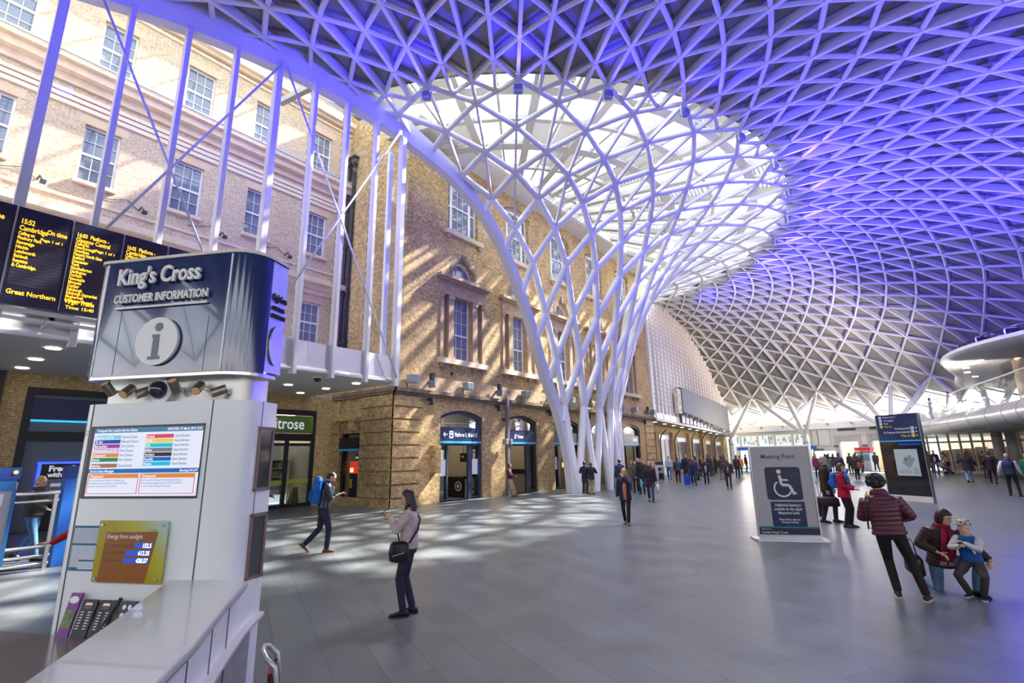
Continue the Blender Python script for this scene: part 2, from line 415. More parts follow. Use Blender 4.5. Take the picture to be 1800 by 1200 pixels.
# ring lights hung under the ring nodes
for m in range(1, 14):
    p = rp(22.4, ph(4*m))
    if p.x < -14.9: continue
    t = empty('ring_floodlight', p+V((0, 0, -.15)), R(-ph(4*m)), 'small grey floodlight under the lattice ring where glass meets solid roof', 'floodlight', 'floodlights around the lattice ring')
    MB().box(-.16, .16, -.14, .14, -.42, -.16).build('lamp_head', mat('lamp_grey', (.22, .25, .32), .4), t, local=True, bevel=.02)
    MB().box(-.2, -.17, -.04, .04, -.5, 0).build('bracket', M_white, t, local=True); MB().box(.17, .2, -.04, .04, -.5, 0).build('bracket', M_white, t, local=True)
    a = R(ph(4*m)); q = p+V((0, 0, -1.1)); out = V((math.sin(a), math.cos(a), 0))
    spot('ring_blue', q, q+out*10+V((0, 0, 1.6)), 900 if m > 8 else (1100 if m < 4 else 4200), 124, BLUE)
    spot('hall_fill', q, q+out*1.5+V((0, 0, -10)), 1900, 125, (1, .95, .87))  # white fill added to brighten the hall; the ring lamps shine blue
# ================================================================== walls with openings
def wall(mb, ax, pos, u0, u1, z0, z1, holes, depth=.3, out=1):
    """wall in plane ax=pos (ax 'x': u is y, ax 'y': u is x); holes (u0,u1,z0,z1[,rise]) get reveals running back 'depth' away from out"""
    def P(u, z, d=0): return (pos-out*d, u, z) if ax == 'x' else (u, pos-out*d, z)
    us = sorted({u0, u1} | {h[0] for h in holes} | {h[1] for h in holes}); zs = sorted({z0, z1} | {h[2] for h in holes} | {h[3] for h in holes})
    for a, b in zip(us, us[1:]):
        for c, d in zip(zs, zs[1:]):
            um, zm = (a+b)/2, (c+d)/2
            if any(h[0] < um < h[1] and h[2] < zm < h[3] for h in holes): continue
            mb.add([P(a, c), P(b, c), P(b, d), P(a, d)], [(0, 1, 2, 3)])
    for h in holes:
        a, b, c, d = h[:4]; rise = h[4] if len(h) > 4 else 0
        ring = arch(a, b, c, d, rise)
        n = len(ring)
        mb.add([P(u, z) for u, z in ring]+[P(u, z, depth) for u, z in ring], [(i, (i+1) % n, n+(i+1) % n, n+i) for i in range(n)])
        if rise:
            top = ring[1:-1] if False else [p for p in ring if p[1] >= d-rise-1e-6]
            for (ua, za), (ub, zb) in zip(top, top[1:]):
                mb.add([P(ua, za), P(ub, zb), P(ub, d), P(ua, d)], [(0, 1, 2, 3)])
def arch(a, b, c, d, rise, n=12):
    """outline of an opening with a segmental head: bottom left, up, over, down"""
    if not rise: return [(a, c), (a, d), (b, d), (b, c)]
    w = (b-a)/2; r = (w*w+rise*rise)/(2*rise); cz = d-r; t0 = math.asin(min(1, w/r)); m = (a+b)/2
    if rise > w*.999: cz = d-w; r = w; t0 = PI/2
    pts = [(m+r*math.sin(-t0+2*t0*i/n), cz+r*math.cos(-t0+2*t0*i/n)) for i in range(n+1)]
    return [(a, c)] + pts + [(b, c)]
def PX(pos): return lambda u, z, d=0: (pos-d, u, z)
class XF:
    """flat shapes on a wall facing +x at x=pos"""
    def __init__(s, pos): s.x = pos; s.b = MB()
    def box(s, u0, u1, z0, z1, d0, d1): s.b.box(s.x+d0, s.x+d1, u0, u1, z0, z1); return s
    def ring(s, outer, inner, d0, d1):
        n = len(outer); x0, x1 = s.x+d0, s.x+d1
        s.b.add([(x1, u, z) for u, z in outer]+[(x1, u, z) for u, z in inner]+[(x0, u, z) for u, z in outer]+[(x0, u, z) for u, z in inner],
                [(i, i+1, n+i+1, n+i) for i in range(n-1)]+[(2*n+i, 3*n+i, 3*n+i+1, 2*n+i+1) for i in range(n-1)] +
                [(i, 2*n+i, 2*n+i+1, i+1) for i in range(n-1)]+[(n+i, n+i+1, 3*n+i+1, 3*n+i) for i in range(n-1)])
        return s
    def poly(s, pts, d0, d1):
        s.b.prism(pts, (s.x+d0, 0, 0), (0, 1, 0), (0, 0, 1), d1-d0); return s
    def build(s, *a, **k): return s.b.build(*a, **k)
WN = [0]
def wname():
    WN[0] += 1; return 'window_%d' % WN[0]
def sash(root, x, u0, u1, z0, z1, cols, rows, fw=.06, bw=.022, rise=0, name='sash_frame', mid=True, pane=True):
    f = XF(x)
    o, i = arch(u0, u1, z0, z1, rise), arch(u0+fw, u1-fw, z0+fw, z1-fw, rise*.95 if rise else 0)
    f.ring(o, i, 0, .07).box(u0, u1, z0, z0+fw, 0, .07)
    for k in range(1, cols): m = u0+fw+(u1-u0-2*fw)*k/cols; f.box(m-bw/2, m+bw/2, z0+fw, z1-fw*.8, .015, .05)
    for k in range(1, rows):
        m = z0+fw+(z1-z0-2*fw-rise*.6)*k/rows; w = bw*1.9 if (mid and k == rows//2) else bw/2
        f.box(u0+fw, u1-fw, m-w, m+w, .015, .055 if w < bw else .075)
    f.build(name, M_sash, root)
    if pane: XF(x).poly(i, -.01, .01).build('pane', M_pane, root)

# ------------------------------------------------------------------ projecting brick block on the left side of the hall
XB = -17.3; BAY = [17.92+4.79*k for k in range(5)]
holes = []
for c in BAY:
    holes += [(c-1.49, c+1.49, 0, 4.24, .32), (c-1.62, c+1.62, 6.7, 10.2), (c-.82, c+.82, 10.95, 12.02, .8), (c-1.17, c+1.17, 13.55, 16.95, .3)]
b = MB(); wall(b, 'x', XB, 13.6, 41.3, 0, 17.75, holes, .42)
wall(b, 'y', 13.6, -21.7, XB, 0, 20.5, [(-21.1, -19.55, 0, 3.15)], .5, -1)
b.add([(XB, 41.3, 0), (-23, 41.3, 0), (-23, 41.3, 17.75), (XB, 41.3, 17.75)], [(0, 1, 2, 3)])
b.box(-23, XB-.02, 13.62, 41.28, 17.76, 18.2)
o = b.build('wall_block', M_block, kind='structure'); tag(o, 'projecting brown brick block with arched ground floor doors', 'wall')
# string course, band, rusticated corners
f = XF(XB).box(13.5, 41.4, 4.74, 4.86, 0, .16).box(13.5, 41.4, 4.86, 5.02, 0, .24)
f.b.box(-21.7, XB+.24, 13.42, 13.6, 4.86, 5.02).box(-21.7, XB+.16, 13.46, 13.6, 4.74, 4.86)
o = f.build('trim_1', mat('dark_stone', (.20, .145, .10), .9, var=.25, scale=2), kind='structure'); tag(o, 'dark brick string course above the arched doors', 'ledge')  # whole course one dark brown, mottled by noise
f = XF(XB).box(13.6, 41.3, 5.02, 5.72, 0, .05)
o = f.build('trim_2', mat('rough_band', (.42, .31, .19), .95, var=.3, scale=5, bump=.6), kind='structure'); tag(o, 'rough weathered stone band above the string course', 'band')
f = XF(XB); f.b.box(-21.7, XB+.07, 13.5, 13.6, 0, .35); f.box(13.53, 15.2, 0, .33, 0, .07)
for k in range(8):
    z = .40+.55*k
    f.box(13.53, 15.2, z, z+.47, 0, .08); f.b.box(-19.45, XB+.08, 13.52, 13.6, z, z+.47); f.box(39.6, 41.3, z, z+.47, 0, .08)
o = f.build('trim_3', M_block, kind='structure'); tag(o, 'banded brick corner blocks with deep dark grooves', 'quoins')
f = XF(XB); f.b.box(-21.7, -21.1, 13.5, 13.6, 3.2, 4.7).box(-21.3, -19.4, 13.28, 13.6, 3.72, 3.82).box(-20.1, -19.6, 13.3, 13.6, 3.25, 3.72)
o = f.build('trim_4', M_block, kind='structure'); tag(o, 'carved hood on a bracket over the side doorway', 'hood')
f = XF(XB); f.b.box(XB-.1, XB+1.35, 13.55, 41.6, 17.75, 17.85); f.b.box(XB+1.2, XB+1.45, 13.5, 41.6, 17.80, 18.2)
for k in range(23): f.b.box(XB, XB+1.3, 14+1.2*k, 14.02+1.2*k, 17.735, 17.75)
o = f.build('trim_5', mat('soffit_panel', (.60, .59, .56), .5), kind='structure'); tag(o, 'pale grey panelled eaves soffit above the brick block', 'soffit')
# windows of the block
M_cap = mat('brown_stone', (.40, .285, .18), .85, var=.18, scale=3, bump=.2)
for k, c in enumerate(BAY):
    w = empty(wname(), (XB, c, 6.7), 0, 'tall pilastered window under a lunette, %s along the brick block from its near corner' % ('first', 'second', 'third', 'fourth', 'fifth')[k], 'window', 'first floor windows of the brick block', 'structure')
    x = XB-.36
    sash(w, x, c-.68, c+.68, 6.72, 10.15, 3, 5)
    sash(w, x, c-1.42, c-1.06, 6.72, 10.15, 1, 3); sash(w, x, c+1.06, c+1.42, 6.72, 10.15, 1, 3)
    sash(w, x+.02, c-.78, c+.78, 10.96, 11.98, 3, 1, rise=.76, name='lunette_frame')
    f = XF(XB)
    for a in (-1.62, -1.06+.0, .70, 1.42):
        a2 = a+.2 if abs(a) > 1.3 else a+.36
        f.box(c+a, c+a2, 6.75, 9.95, -.34, .05).box(c+a-.03, c+a2+.03, 9.8, 9.98, -.3, .09).box(c+a-.03, c+a2+.03, 6.72, 6.9, -.3, .08)
    f.build('pilaster', M_cap, w)
    f = XF(XB).box(c-1.7, c+1.7, 10.0, 10.22, -.3, .08).box(c-1.66, c+1.66, 10.22, 10.68, -.3, .05).box(c-1.78, c+1.78, 10.68, 10.8, -.1, .2).box(c-1.9, c+1.9, 10.8, 10.97, -.1, .38)
    f.build('entablature', M_cap, w)
    f = XF(XB).ring(arch(c-1.02, c+1.02, 10.97, 12.22, 1.02), arch(c-.82, c+.82, 10.97, 12.02, .82), -.02, .03).poly([(c-.1, 12.0), (c+.1, 12.0), (c+.15, 12.45), (c-.15, 12.45)], 0, .1)
    f.build('brick_arch', mat('dark_brick', (.20, .16, .12), .9, var=.2, scale=8), w)
    f = XF(XB).box(c-1.75, c+1.75, 6.45, 6.72, -.3, .24); f.build('sill', M_stone, w)
    f = XF(XB)
    for a in (-1.5, -.75, .75, 1.5): f.box(c+a-.1, c+a+.1, 6.25, 6.45, 0, .16)
    f.build('sill_brackets', M_cap, w)
    w = empty(wname(), (XB, c, 13.5), 0, 'wide white upper window under a shallow brick arch, %s from the near corner of the brick block' % ('first', 'second', 'third', 'fourth', 'fifth')[k], 'window', 'second floor windows of the brick block', 'structure')
    sash(w, XB-.30, c-1.16, c+1.16, 13.56, 16.94, 1, 1, rise=.3, name='outer_frame', pane=False)
    sash(w, XB-.33, c-.68, c+.68, 13.6, 16.8, 3, 4); sash(w, XB-.33, c-1.14, c-.74, 13.6, 16.65, 1, 4, fw=.05); sash(w, XB-.33, c+.74, c+1.14, 13.6, 16.65, 1, 4, fw=.05)
    XF(XB).box(c-1.42, c+1.42, 13.3, 13.55, -.3, .2).build('sill', M_stone, w)
    f = XF(XB)
    for a in (-1.2, 1.2): f.box(c+a-.1, c+a+.1, 13.1, 13.3, 0, .14)
    f.build('sill_brackets', M_cap, w)
    XF(XB).ring(arch(c-1.28, c+1.28, 16.4, 17.1, .32), arch(c-1.18, c+1.18, 16.4, 16.96, .3), -.02, .012).build('brick_arch', MATS['dark_brick'], w)
# ------------------------------------------------------------------ arched doors with signs
def icon_train(mb, o, s):
    a, u = (0, 1, 0), (0, 0, 1); mb.cur = 0
    mb.prism([(0, 0), (s*.75, 0), (s*.75, s), (0, s)], o, a, u, .004); mb.cur = 1
    o2 = V(o)+V((.005, 0, 0)); mb.prism([(s*.16, s*.2), (s*.59, s*.2), (s*.59, s*.85), (s*.16, s*.85)], o2, a, u, .003); mb.cur = 0
    mb.prism([(s*.22, s*.48), (s*.53, s*.48), (s*.53, s*.72), (s*.22, s*.72)], o2+V((.004, 0, 0)), a, u, .002)
M_txt = mat('sign_white', (.85, .86, .88), .5, emit=(.9, .93, 1), es=.35)
M_inner = mat('shop_wall', (.55, .50, .42), .8); M_ifloor = mat('shop_floor', (.36, .31, .24), .6)
M_paper = mat('paper', (.80, .82, .86), .8)
M_doorglass = glass('door_glass', (.42, .52, .52), .4)
DN = [0]
for k, c in enumerate(BAY):
    DN[0] += 1
    first = ('first', 'second', 'third', 'fourth', 'fifth')[k]
    words = ('with Platforms 9, 10 and 11 written on its blue sign', 'with Tickets written on its blue sign', 'third along the block, behind the first white funnel leg', 'fourth along the block, behind the white funnel legs', 'at the far end of the brick block')[k]
    d = empty('door_%d' % DN[0], (XB-.2, c, 0), 0, 'arched navy glazed doorway '+words, 'door', 'arched doorways of the brick block', 'structure')
    x = XB-.3
    f = XF(x).ring(arch(c-1.49, c+1.49, 0, 4.24, .32), arch(c-1.36, c+1.36, 0, 4.10, .30), 0, .2)
    f.box(c-1.45, c+1.45, 2.55, 2.66, 0, .15).box(c-1.45, c+1.45, 3.34, 3.42, 0, .15)
    for a in (-.82, .62): f.box(c+a-.08 if a < 0 else c+a-.02, c+a+.02 if a < 0 else c+a+.24, 0, 2.6, 0, .14)
    f.box(c-1.45, c-.86, 0, .12, 0, .1).box(c+.84, c+1.45, 0, .12, 0, .1)
    f.build('frame', M_dark if k else mat('door_navy', (.03, .045, .085), .4), d)
    g = XF(x+.04).box(c-1.36, c-.88, .1, 2.56, 0, .012).box(c+.86, c+1.36, .1, 2.56, 0, .012); g.poly(arch(c-1.36, c+1.36, 3.4, 4.1, .30), 0, .012)
    g.build('glazing', M_doorglass, d)
    s = XF(x+.12).box(c-1.46, c+1.46, 2.76, 3.36, 0, .1).build('sign_panel', M_navy, d)
    XF(x+.125).box(c-1.46, c+1.46, 2.66, 2.76, 0, .1).build('cyan_strip', M_cyan, d)
    t = MB(); ox = x+.225
    if k == 0:
        icon_train(t, (ox, c-.82, 2.9), .34)
        put_text(t, 'Platforms 9, 10 and 11', .27, (ox, c-.46, 2.98), (0, 1, 0), (0, 0, 1), bold=.004, sx=.66)
        t.bar((ox, c-1.2, 3.07), (ox, c-.95, 3.07), .045, .01, (1, 0, 0)); t.bar((ox, c-1.2, 3.07), (ox, c-1.1, 3.17), .045, .01, (1, 0, 0)); t.bar((ox, c-1.2, 3.07), (ox, c-1.1, 2.97), .045, .01, (1, 0, 0))
    elif k == 1:
        t.prism([(0, 0), (.12, .03), (.16, .26), (.04, .23)], (ox, c-.55, 2.94), (0, 1, 0), (0, 0, 1), .004)
        put_text(t, 'Tickets', .25, (ox, c-.3, 2.98), (0, 1, 0), (0, 0, 1), bold=.004, sx=.75)
    elif k == 4:
        for q in range(3): t.prism([(0, 0), (.2, 0), (.2, .2), (0, .2)], (ox, c+.3+.3*q, 2.95), (0, 1, 0), (0, 0, 1), .004)
    else:
        t.prism([(0, 0), (.2, 0), (.2, .22), (0, .22)], (ox, c-.5, 2.95), (0, 1, 0), (0, 0, 1), .004)
    t.build('lettering', [M_txt, M_navy], d)
    # interior
    r = MB(); r.box(-21.6, -21.5, c-2.2, c+2.2, 0, 4.4).box(-21.5, XB-.45, c-2.2, c-2.1, 0, 4.4).box(-21.5, XB-.45, c+2.1, c+2.2, 0, 4.4).box(-21.6, XB-.43, c-2.2, c+2.2, 4.4, 4.5)
    o = r.build('wall_interior_%d' % k, M_inner, kind='structure'); tag(o, 'beige room seen through the %s arched doorway of the block' % first, 'room')
    lm = MB()
    for q in (-1, 0, 1): lm.tube([(-19.4, c+q, 4.36), (-19.4, c+q, 4.40)], .12, 12)
    tag(lm.build('ceiling_lamp', mat('lamp_bright', (1, .9, .7), .5, emit=(1, .85, .6), es=70)), 'three round lamps in the room behind the %s arched doorway' % first, 'lamp')
    if k < 3:
        for a in ((-1.12,) if k == 1 else (-1.12, 1.1)):
            if k == 1: continue
            p = XF(x+.06).box(c+a-.3, c+a+.28, 1.15, 1.9, .0, .006)
            o = p.build('notice', M_paper); tag(o, 'white paper notice on the glass %s of the %s arched doorway' % ('left' if a < 0 else 'right', first), 'notice', 'paper notices on door glass')
# coffee counter and sign in the first doorway, ticket desk in the second, machines in the third
t = empty('coffee_counter', (-18.8, 19.3, 0), 0, 'dark coffee counter with round emblem inside the Platforms doorway', 'counter')
MB().box(-19.5, -18.3, 19.0, 19.7, 0, 1.0).build('body', M_black, t); MB().box(-19.55, -18.25, 18.95, 19.75, 1.0, 1.06).build('top', mat('worn_wood', (.32, .25, .16), .5), t)
e = MB(); e.tube([(-18.62, 18.995, .55), (-18.62, 18.985, .55)], .24, 20); e.cur = 1; e.tube([(-18.62, 18.985, .55), (-18.62, 18.978, .55)], .18, 20); e.cur = 0; e.tube([(-18.62, 18.978, .55), (-18.62, 18.972, .55)], .1, 16)
e.build('emblem', [M_paper, M_black], t)
t = empty('hanging_sign', (-18.5, 19.2, 1.9), 0, 'black hanging sign above the coffee counter', 'sign')
MB().box(-18.7, -18.3, 19.2, 19.26, 1.75, 2.2).build('panel', M_black, t); MB().tube([(-18.5, 19.23, 2.2), (-18.5, 19.23, 4.4)], .012, 6).build('rod', M_black, t)
MB().box(-18.6, -18.42, 19.19, 19.2, 1.98, 2.06).build('mark', M_paper, t)
t = empty('serving_table', (-18.05, 19.4, 0), 0, 'pale table beside the coffee counter', 'table')
MB().box(-18.22, -17.85, 19.0, 19.9, .84, .9).build('top', mat('pale_wood', (.52, .44, .30), .5), t)
for y in (19.05, 19.8): MB().box(-18.2, -17.9, y, y+.05, 0, .84).build('leg', MATS['pale_wood'], t)
t = empty('ticket_desk', (-18.8, 24.3, 0), 0, 'pale wooden ticket desk with dark top inside the Tickets doorway', 'desk')
MB().box(-20.4, -17.9, 24.0, 24.7, 0, 1.0).build('body', mat('desk_wood', (.42, .34, .30), .6), t); MB().box(-20.45, -17.85, 23.95, 24.72, 1.0, 1.22).build('top', M_black, t)
for q in range(2):
    t = empty('ticket_machine', (-18.5+.75*q, 29.2, 0), 0, 'grey ticket machine with %s screen behind the third doorway' % ('lit amber', 'dark')[q], 'machine', 'ticket machines behind the third doorway')
    MB().box(-18.85+.75*q, -18.2+.75*q, 29.0, 29.45, 0, 1.75).build('cabinet', M_grey, t, bevel=.02)
    MB().box(-18.72+.75*q, -18.34+.75*q, 28.985, 29.0, 1.2, 1.5).build('screen', mat('amber_screen', (.9, .5, .15), .4, emit=(1, .5, .15), es=1.5) if not q else M_black, t)
# wall floodlights and cameras of the block
FB = [14.43, 15.58, 17.99, 20.46, 22.8, 25.34, 27.8, 30.2, 32.6, 35.0, 37.4, 39.8, 41.0]
M_lampbox = mat('lampbox', (.25, .29, .33), .4)
def boxlamp(y, lab):
    t = empty('wall_floodlight', (XB, y, 5.25), 0, lab, 'wall lamp', 'boxy lamps along the brick block')
    MB().box(.0, .12, -.06, .06, .05, .2).build('bracket', M_grey, t, local=True)
    MB().box(.1, .48, -.2, .2, .0, .38).build('housing', M_lampbox, t, local=True, bevel=.03); MB().box(.14, .44, -.16, .16, -.012, .0).build('lens', mat('lens', (.5, .55, .6), .1), t, local=True)
def speakerlamp(y, lab):
    t = empty('wall_spotlight', (XB, y, 5.2), 0, lab, 'wall lamp', 'pairs of dark wall spotlights')
    MB().box(0, .25, -.05, .05, .15, .25).build('bracket', M_dark, t, local=True)
    MB().tube([(.3, 0, -.05), (.3, 0, .28)], .17, 10).build('lower_head', mat('lamp_darkgrey', (.13, .15, .18), .4), t, local=True)
    MB().box(.2, .4, -.1, .1, .3, .62).build('upper_head', M_dark, t, local=True, bevel=.02)
nth = ['first', 'second', 'third', 'fourth', 'fifth', 'sixth', 'seventh', 'eighth']
nb = ns = 0
for q, y in enumerate(FB):
    if q in (0, 2, 4, 6, 8, 10, 12):
        boxlamp(y, 'grey box floodlight on the brick block, %s along from the near corner' % nth[nb]); nb += 1
    else:
        speakerlamp(y, 'dark twin spotlight on the brick block, %s along from the near corner' % nth[ns]); ns += 1
for q, y in enumerate((15.61, 20.45, 25.3, 30.1, 34.9, 39.2)):
    t = empty('wall_camera', (XB, y, 4.45), 0, 'small black cylinder camera under the string course, %s from the near corner' % nth[q], 'camera', 'cameras under the string course')
    MB().box(0, .2, -.04, .04, .12, .2).build('bracket', M_black, t, local=True); MB().tube([(.25, 0, -.1), (.25, 0, .24)], .1, 10).build('housing', M_black, t, local=True)
t = empty('dome_sensor', (XB, 17.1, 6.0), 0, 'tiny dark dome sensor below the first tall window', 'sensor')
MB().sphere((.07, 0, 0), .07, 8, 6).build('dome', M_black, t, local=True)
t = empty('drainpipe', (XB+.2, 21.06, 0), 0, 'dark square drainpipe beside the Tickets doorway', 'pipe')
MB().box(.06, .2, -.09, .09, 0, 5.2).build('pipe', mat('pipe_grey', (.16, .15, .155), .4), t, local=True)
MB().box(-.19, .0, -.12, .12, 3.9, 4.0).build('bracket', M_dark, t, local=True)
t = empty('twin_camera', (XB+.36, 21.06, 2.6), 0, 'pair of small white cameras on the drainpipe', 'camera')
MB().box(-.2, .1, -.28, -.1, 0, .3).build('camera_body', M_lampbox, t, local=True, bevel=.02); MB().box(-.2, .1, .1, .26, 0, .3).build('camera_body', M_lampbox, t, local=True, bevel=.02); MB().box(-.06, 0, -.2, .2, .1, .16).build('arm', M_dark, t, local=True)
o = MB().box(XB, XB+.32, 15.82, 16.2, 1.32, 2.55).build('wall_cabinet', M_block, bevel=.01); tag(o, 'brick coloured box standing out from the wall left of the Platforms doorway', 'cabinet')

# ------------------------------------------------------------------ recessed wall on the left with rows of sash windows
XR = -21.7; RC = [.56+2.85*k for k in range(-2, 5)]; RZ = [(16.35, 18.5), (11.8, 14.0), (7.44, 9.37)]
holes = [(c-.535, c+.535, z0, z1) for c in RC for z0, z1 in RZ]
b = MB(); wall(b, 'x', XR, -12, 13.6, 4.9, 20.9, holes, .22)
b.box(-22.6, XR-.01, -12, 13.6, 20.85, 20.95)
o = b.build('wall_recessed', M_buff, kind='structure'); tag(o, 'pale buff brick wall with three rows of sash windows', 'wall')
b = MB(); wall(b, 'x', XR, -12, 13.6, 0, 4.9, [(2.75, 5.6, 0, 4.42), (9.2, 12.68, 0, 4.22), (-1.2, 1.75, 0, 4.3)], .25)
o = b.build('wall_shops', M_shopbrick, kind='structure'); tag(o, 'golden brick shop wall under the canopy on the left', 'wall')
f = XF(XR).box(-12, 13.6, 15.25, 15.55, 0, .12).box(-12, 13.6, 15.55, 15.85, 0, .42).box(-12, 13.6, 15.85, 16.05, 0, .62)
o = f.build('trim_6', M_stone2, kind='structure'); tag(o, 'deep stone cornice below the top row of windows', 'cornice')
f = XF(XR).box(-12, 13.6, 16.05, 16.12, 0, .66)
o = f.build('trim_7', mat('lead', (.40, .46, .52), .5), kind='structure'); tag(o, 'grey lead flashing on top of the stone cornice', 'flashing')
f = XF(XR)
for z in (14.5, 14.72, 14.94): f.box(-12, 13.6, z-.075, z+.075, 0, .09)
o = f.build('trim_8', mat('pale_band', (.74, .62, .48), .85), kind='structure'); tag(o, 'pale triple stone band above the middle row of windows', 'band')
f = XF(XR).box(-12, 13.6, 9.8, 10.0, 0, .1).box(-12, 13.6, 10.0, 10.25, 0, .25).box(-12, 13.6, 10.25, 10.5, 0, .5).box(-12, 13.6, 11.0, 11.12, 0, .04)
o = f.build('trim_9', M_stone2, kind='structure'); tag(o, 'stone cornice below the middle row of windows', 'cornice')
f = XF(XR).box(-12, 13.6, 19.2, 19.3, 0, .08).box(-12, 13.6, 19.45, 19.6, 0, .2).box(-12, 13.6, 19.6, 19.85, 0, .4).box(-12, 13.6, 20.5, 20.95, 0, .05)
o = f.build('trim_10', M_stone2, kind='structure'); tag(o, 'stone cornice and parapet along the top of the buff wall', 'cornice')
rown = ('top', 'middle', 'lowest')
coln = ('leftmost', 'second from the left', 'third from the left', 'fourth from the left', 'third from the right', 'second from the right', 'rightmost')
for ci, c in enumerate(RC):
    for ri, (z0, z1) in enumerate(RZ):
        w = empty(wname(), (XR, c, z0), 0, 'sash window in the %s row of the buff brick wall, %s' % (rown[ri], coln[ci]), 'window', 'sash windows of the buff brick wall', 'structure')
        sash(w, XR-.2, c-.535, c+.535, z0, z1, 3, 4, fw=.06)
        XF(XR).box(c-.62, c+.62, z0-.14, z0, -.2, .14).build('sill', M_stone2, w)
        XF(XR).box(c-.72, c+.72, z1, z1+.34, -.02, .012).build('lintel', M_pale, w)
for q, c in enumerate((-.9, 1.95, 4.8, 7.65, 10.5)):
    t = empty('wall_fitting', (XR, c, 11.35), 0, 'small dark lamp arm with cable on the buff wall, %s from the left' % nth[q], 'wall lamp', 'small lamp arms on the buff wall')
    MB().tube([(0, 0, 0), (.25, .03, .05), (.3, .1, -.1)], .03, 6).build('arm', M_dark, t, local=True); MB().box(.2, .35, .05, .2, -.2, -.08).build('lamp_head', M_dark, t, local=True)
    MB().tube([(.02, -.05, 0), (.05, -.4, .25), (.03, -.8, .1), (.02, -1.2, 0)], .012, 5).build('cable', M_black, t, local=True)
# drainpipes in the corner
for q, (x, y) in enumerate(((-21.0, 13.46), (-21.38, 13.44))):
    t = empty('downpipe', (x, y, 6.0), 0, 'black cast iron downpipe with hopper head, %s the inner corner' % ('farther from', 'nearer to')[q], 'pipe', 'downpipes in the inner corner')
    MB().tube([(0, 0, 0), (0, 0, 11.3)], .085, 10).build('pipe', M_black, t, smooth=True, local=True)
    MB().add([(-.1, -.1, 11.2), (.1, -.1, 11.2), (.1, .1, 11.2), (-.1, .1, 11.2), (-.22, -.2, 11.65), (.22, -.2, 11.65), (.22, .1, 11.65), (-.22, .1, 11.65)], [(3, 2, 1, 0), (4, 5, 6, 7), (0, 1, 5, 4), (1, 2, 6, 5), (2, 3, 7, 6), (3, 0, 4, 7)]).build('hopper', M_black, t, local=True)
    m = MB()
    for z in (1.5, 4, 6.5, 9): m.tube([(0, 0, z), (0, 0, z+.12)], .115, 10)
    m.build('collars', M_black, t, local=True)
# ------------------------------------------------------------------ canopy on the left, mullions, tie rods
c_ = MB().box(XR, -15.35, -12, 12.25, 4.86, 5.0)
o = c_.build('ceiling_canopy', mat('canopy_soffit', (.66, .655, .65), .5), kind='structure'); tag(o, 'flat grey canopy soffit over the shops on the left', 'canopy')
fa = MB()
for k in range(18):
    y = 12.05-1.36*k; fa.box(-15.42, -15.32, y-1.30, y-.06, 4.98, 5.86)
o = fa.build('trim_11', M_lilac, kind='structure'); tag(o, 'lilac white fascia panels along the canopy edge', 'fascia')
o = MB().tube([(-15.33, -12, 4.93), (-15.33, 12.2, 4.93)], .085, 12).build('trim_12', M_white, kind='structure', smooth=True); tag(o, 'white rounded edge tube along the foot of the canopy fascia', 'trim')
dl = 0
for y in (11.2, 9.6, 8.0, 2.4, .8, -.8):
    for x in (-16.5, -18.6, -20.6):
        if (y, x) in ((9.6, -16.5), (8.0, -18.6)): continue
        o = MB().tube([(x, y, 4.835), (x, y, 4.862)], .15, 16).build('downlight', M_lamp); dl += 1
        tag(o, 'round downlight set in the left canopy soffit', 'downlight', 'downlights in the left canopy')
t = empty('dome_camera', (-16.2, 9.4, 4.86), 0, 'dark dome camera under the left canopy', 'camera')
MB().tube([(0, 0, -.04), (0, 0, 0)], .16, 14).build('base', M_white, t, local=True); MB().sphere((0, 0, -.05), .13, 12, 8).build('dome', M_black, t, local=True, smooth=True)
def under(y):
    P_ = sorted([q for q in EL if q[1] > 12], key=lambda q: q[0])
    for (a, za), (b_, zb) in zip(P_, P_[1:]):
        if a <= y <= b_: return za+(zb-za)*(y-a)/(b_-a)
    return P_[0][1]
wglass = MB()
for k in range(13):
    y = 12.05-1.36*k; z1 = under(y)
    t = empty('mullion', (-15.3, y, 4.75), 0, 'tall lilac steel mullion of the glazed screen, %s from the right end' % (nth+['ninth', 'tenth', 'eleventh', 'twelfth', 'thirteenth'])[k], 'mullion', 'steel mullions of the glazed screen', 'structure')
    big = k in (0, 4, 8, 12)
    MB().box(-15.42, -15.12, y-(.1 if big else .065), y+(.1 if big else .065), 4.7, z1+.05).build('post', M_lilac, t, bevel=.012)
    m = MB()
    for q in range(int((z1-6)/.35)): m.box(-15.47, -15.42, y-.05, y+.05, 6+.35*q, 6.22+.35*q)
    m.build('glazing_clips', M_dark, t)
    if k: wglass.add([(-15.44, y+.07, 5.88), (-15.44, y+1.29, 5.88), (-15.44, y+1.29, under(y+1.29)), (-15.44, y+.07, z1)], [(0, 1, 2, 3)])
o = wglass.build('window_screen', glass('screen_glass', (.97, .98, 1), .05), kind='structure'); tag(o, 'clear glazed screen between the lilac mullions', 'glazing')
o = MB().box(-16.9, -16.75, 12.5, 12.72, 5.0, 15.7).build('trim_13', M_white, kind='structure', bevel=.01); tag(o, 'white corner post between screen and brick block', 'post')
o = MB().box(-16.75, -15.5, 12.58, 12.6, 5.0, 15.6).build('window_return', MATS['screen_glass'], kind='structure'); tag(o, 'narrow glazed return beside the brick block', 'glazing')
rods = [((6.6, 15.3), (2.55, 7.4)), ((1.7, 14.3), (5.2, 7.3)), ((6.75, 15.3), (11.95, 5.0)), ((11.7, 15.45), (7.0, 6.4)), ((-3.6, 7.4), (1.55, 14.9))]
rl = ['rising right from behind the departure boards', 'falling right behind the information sign', 'falling right to the near corner of the block', 'rising right to the corner of the brick block', 'crossing the top left corner']
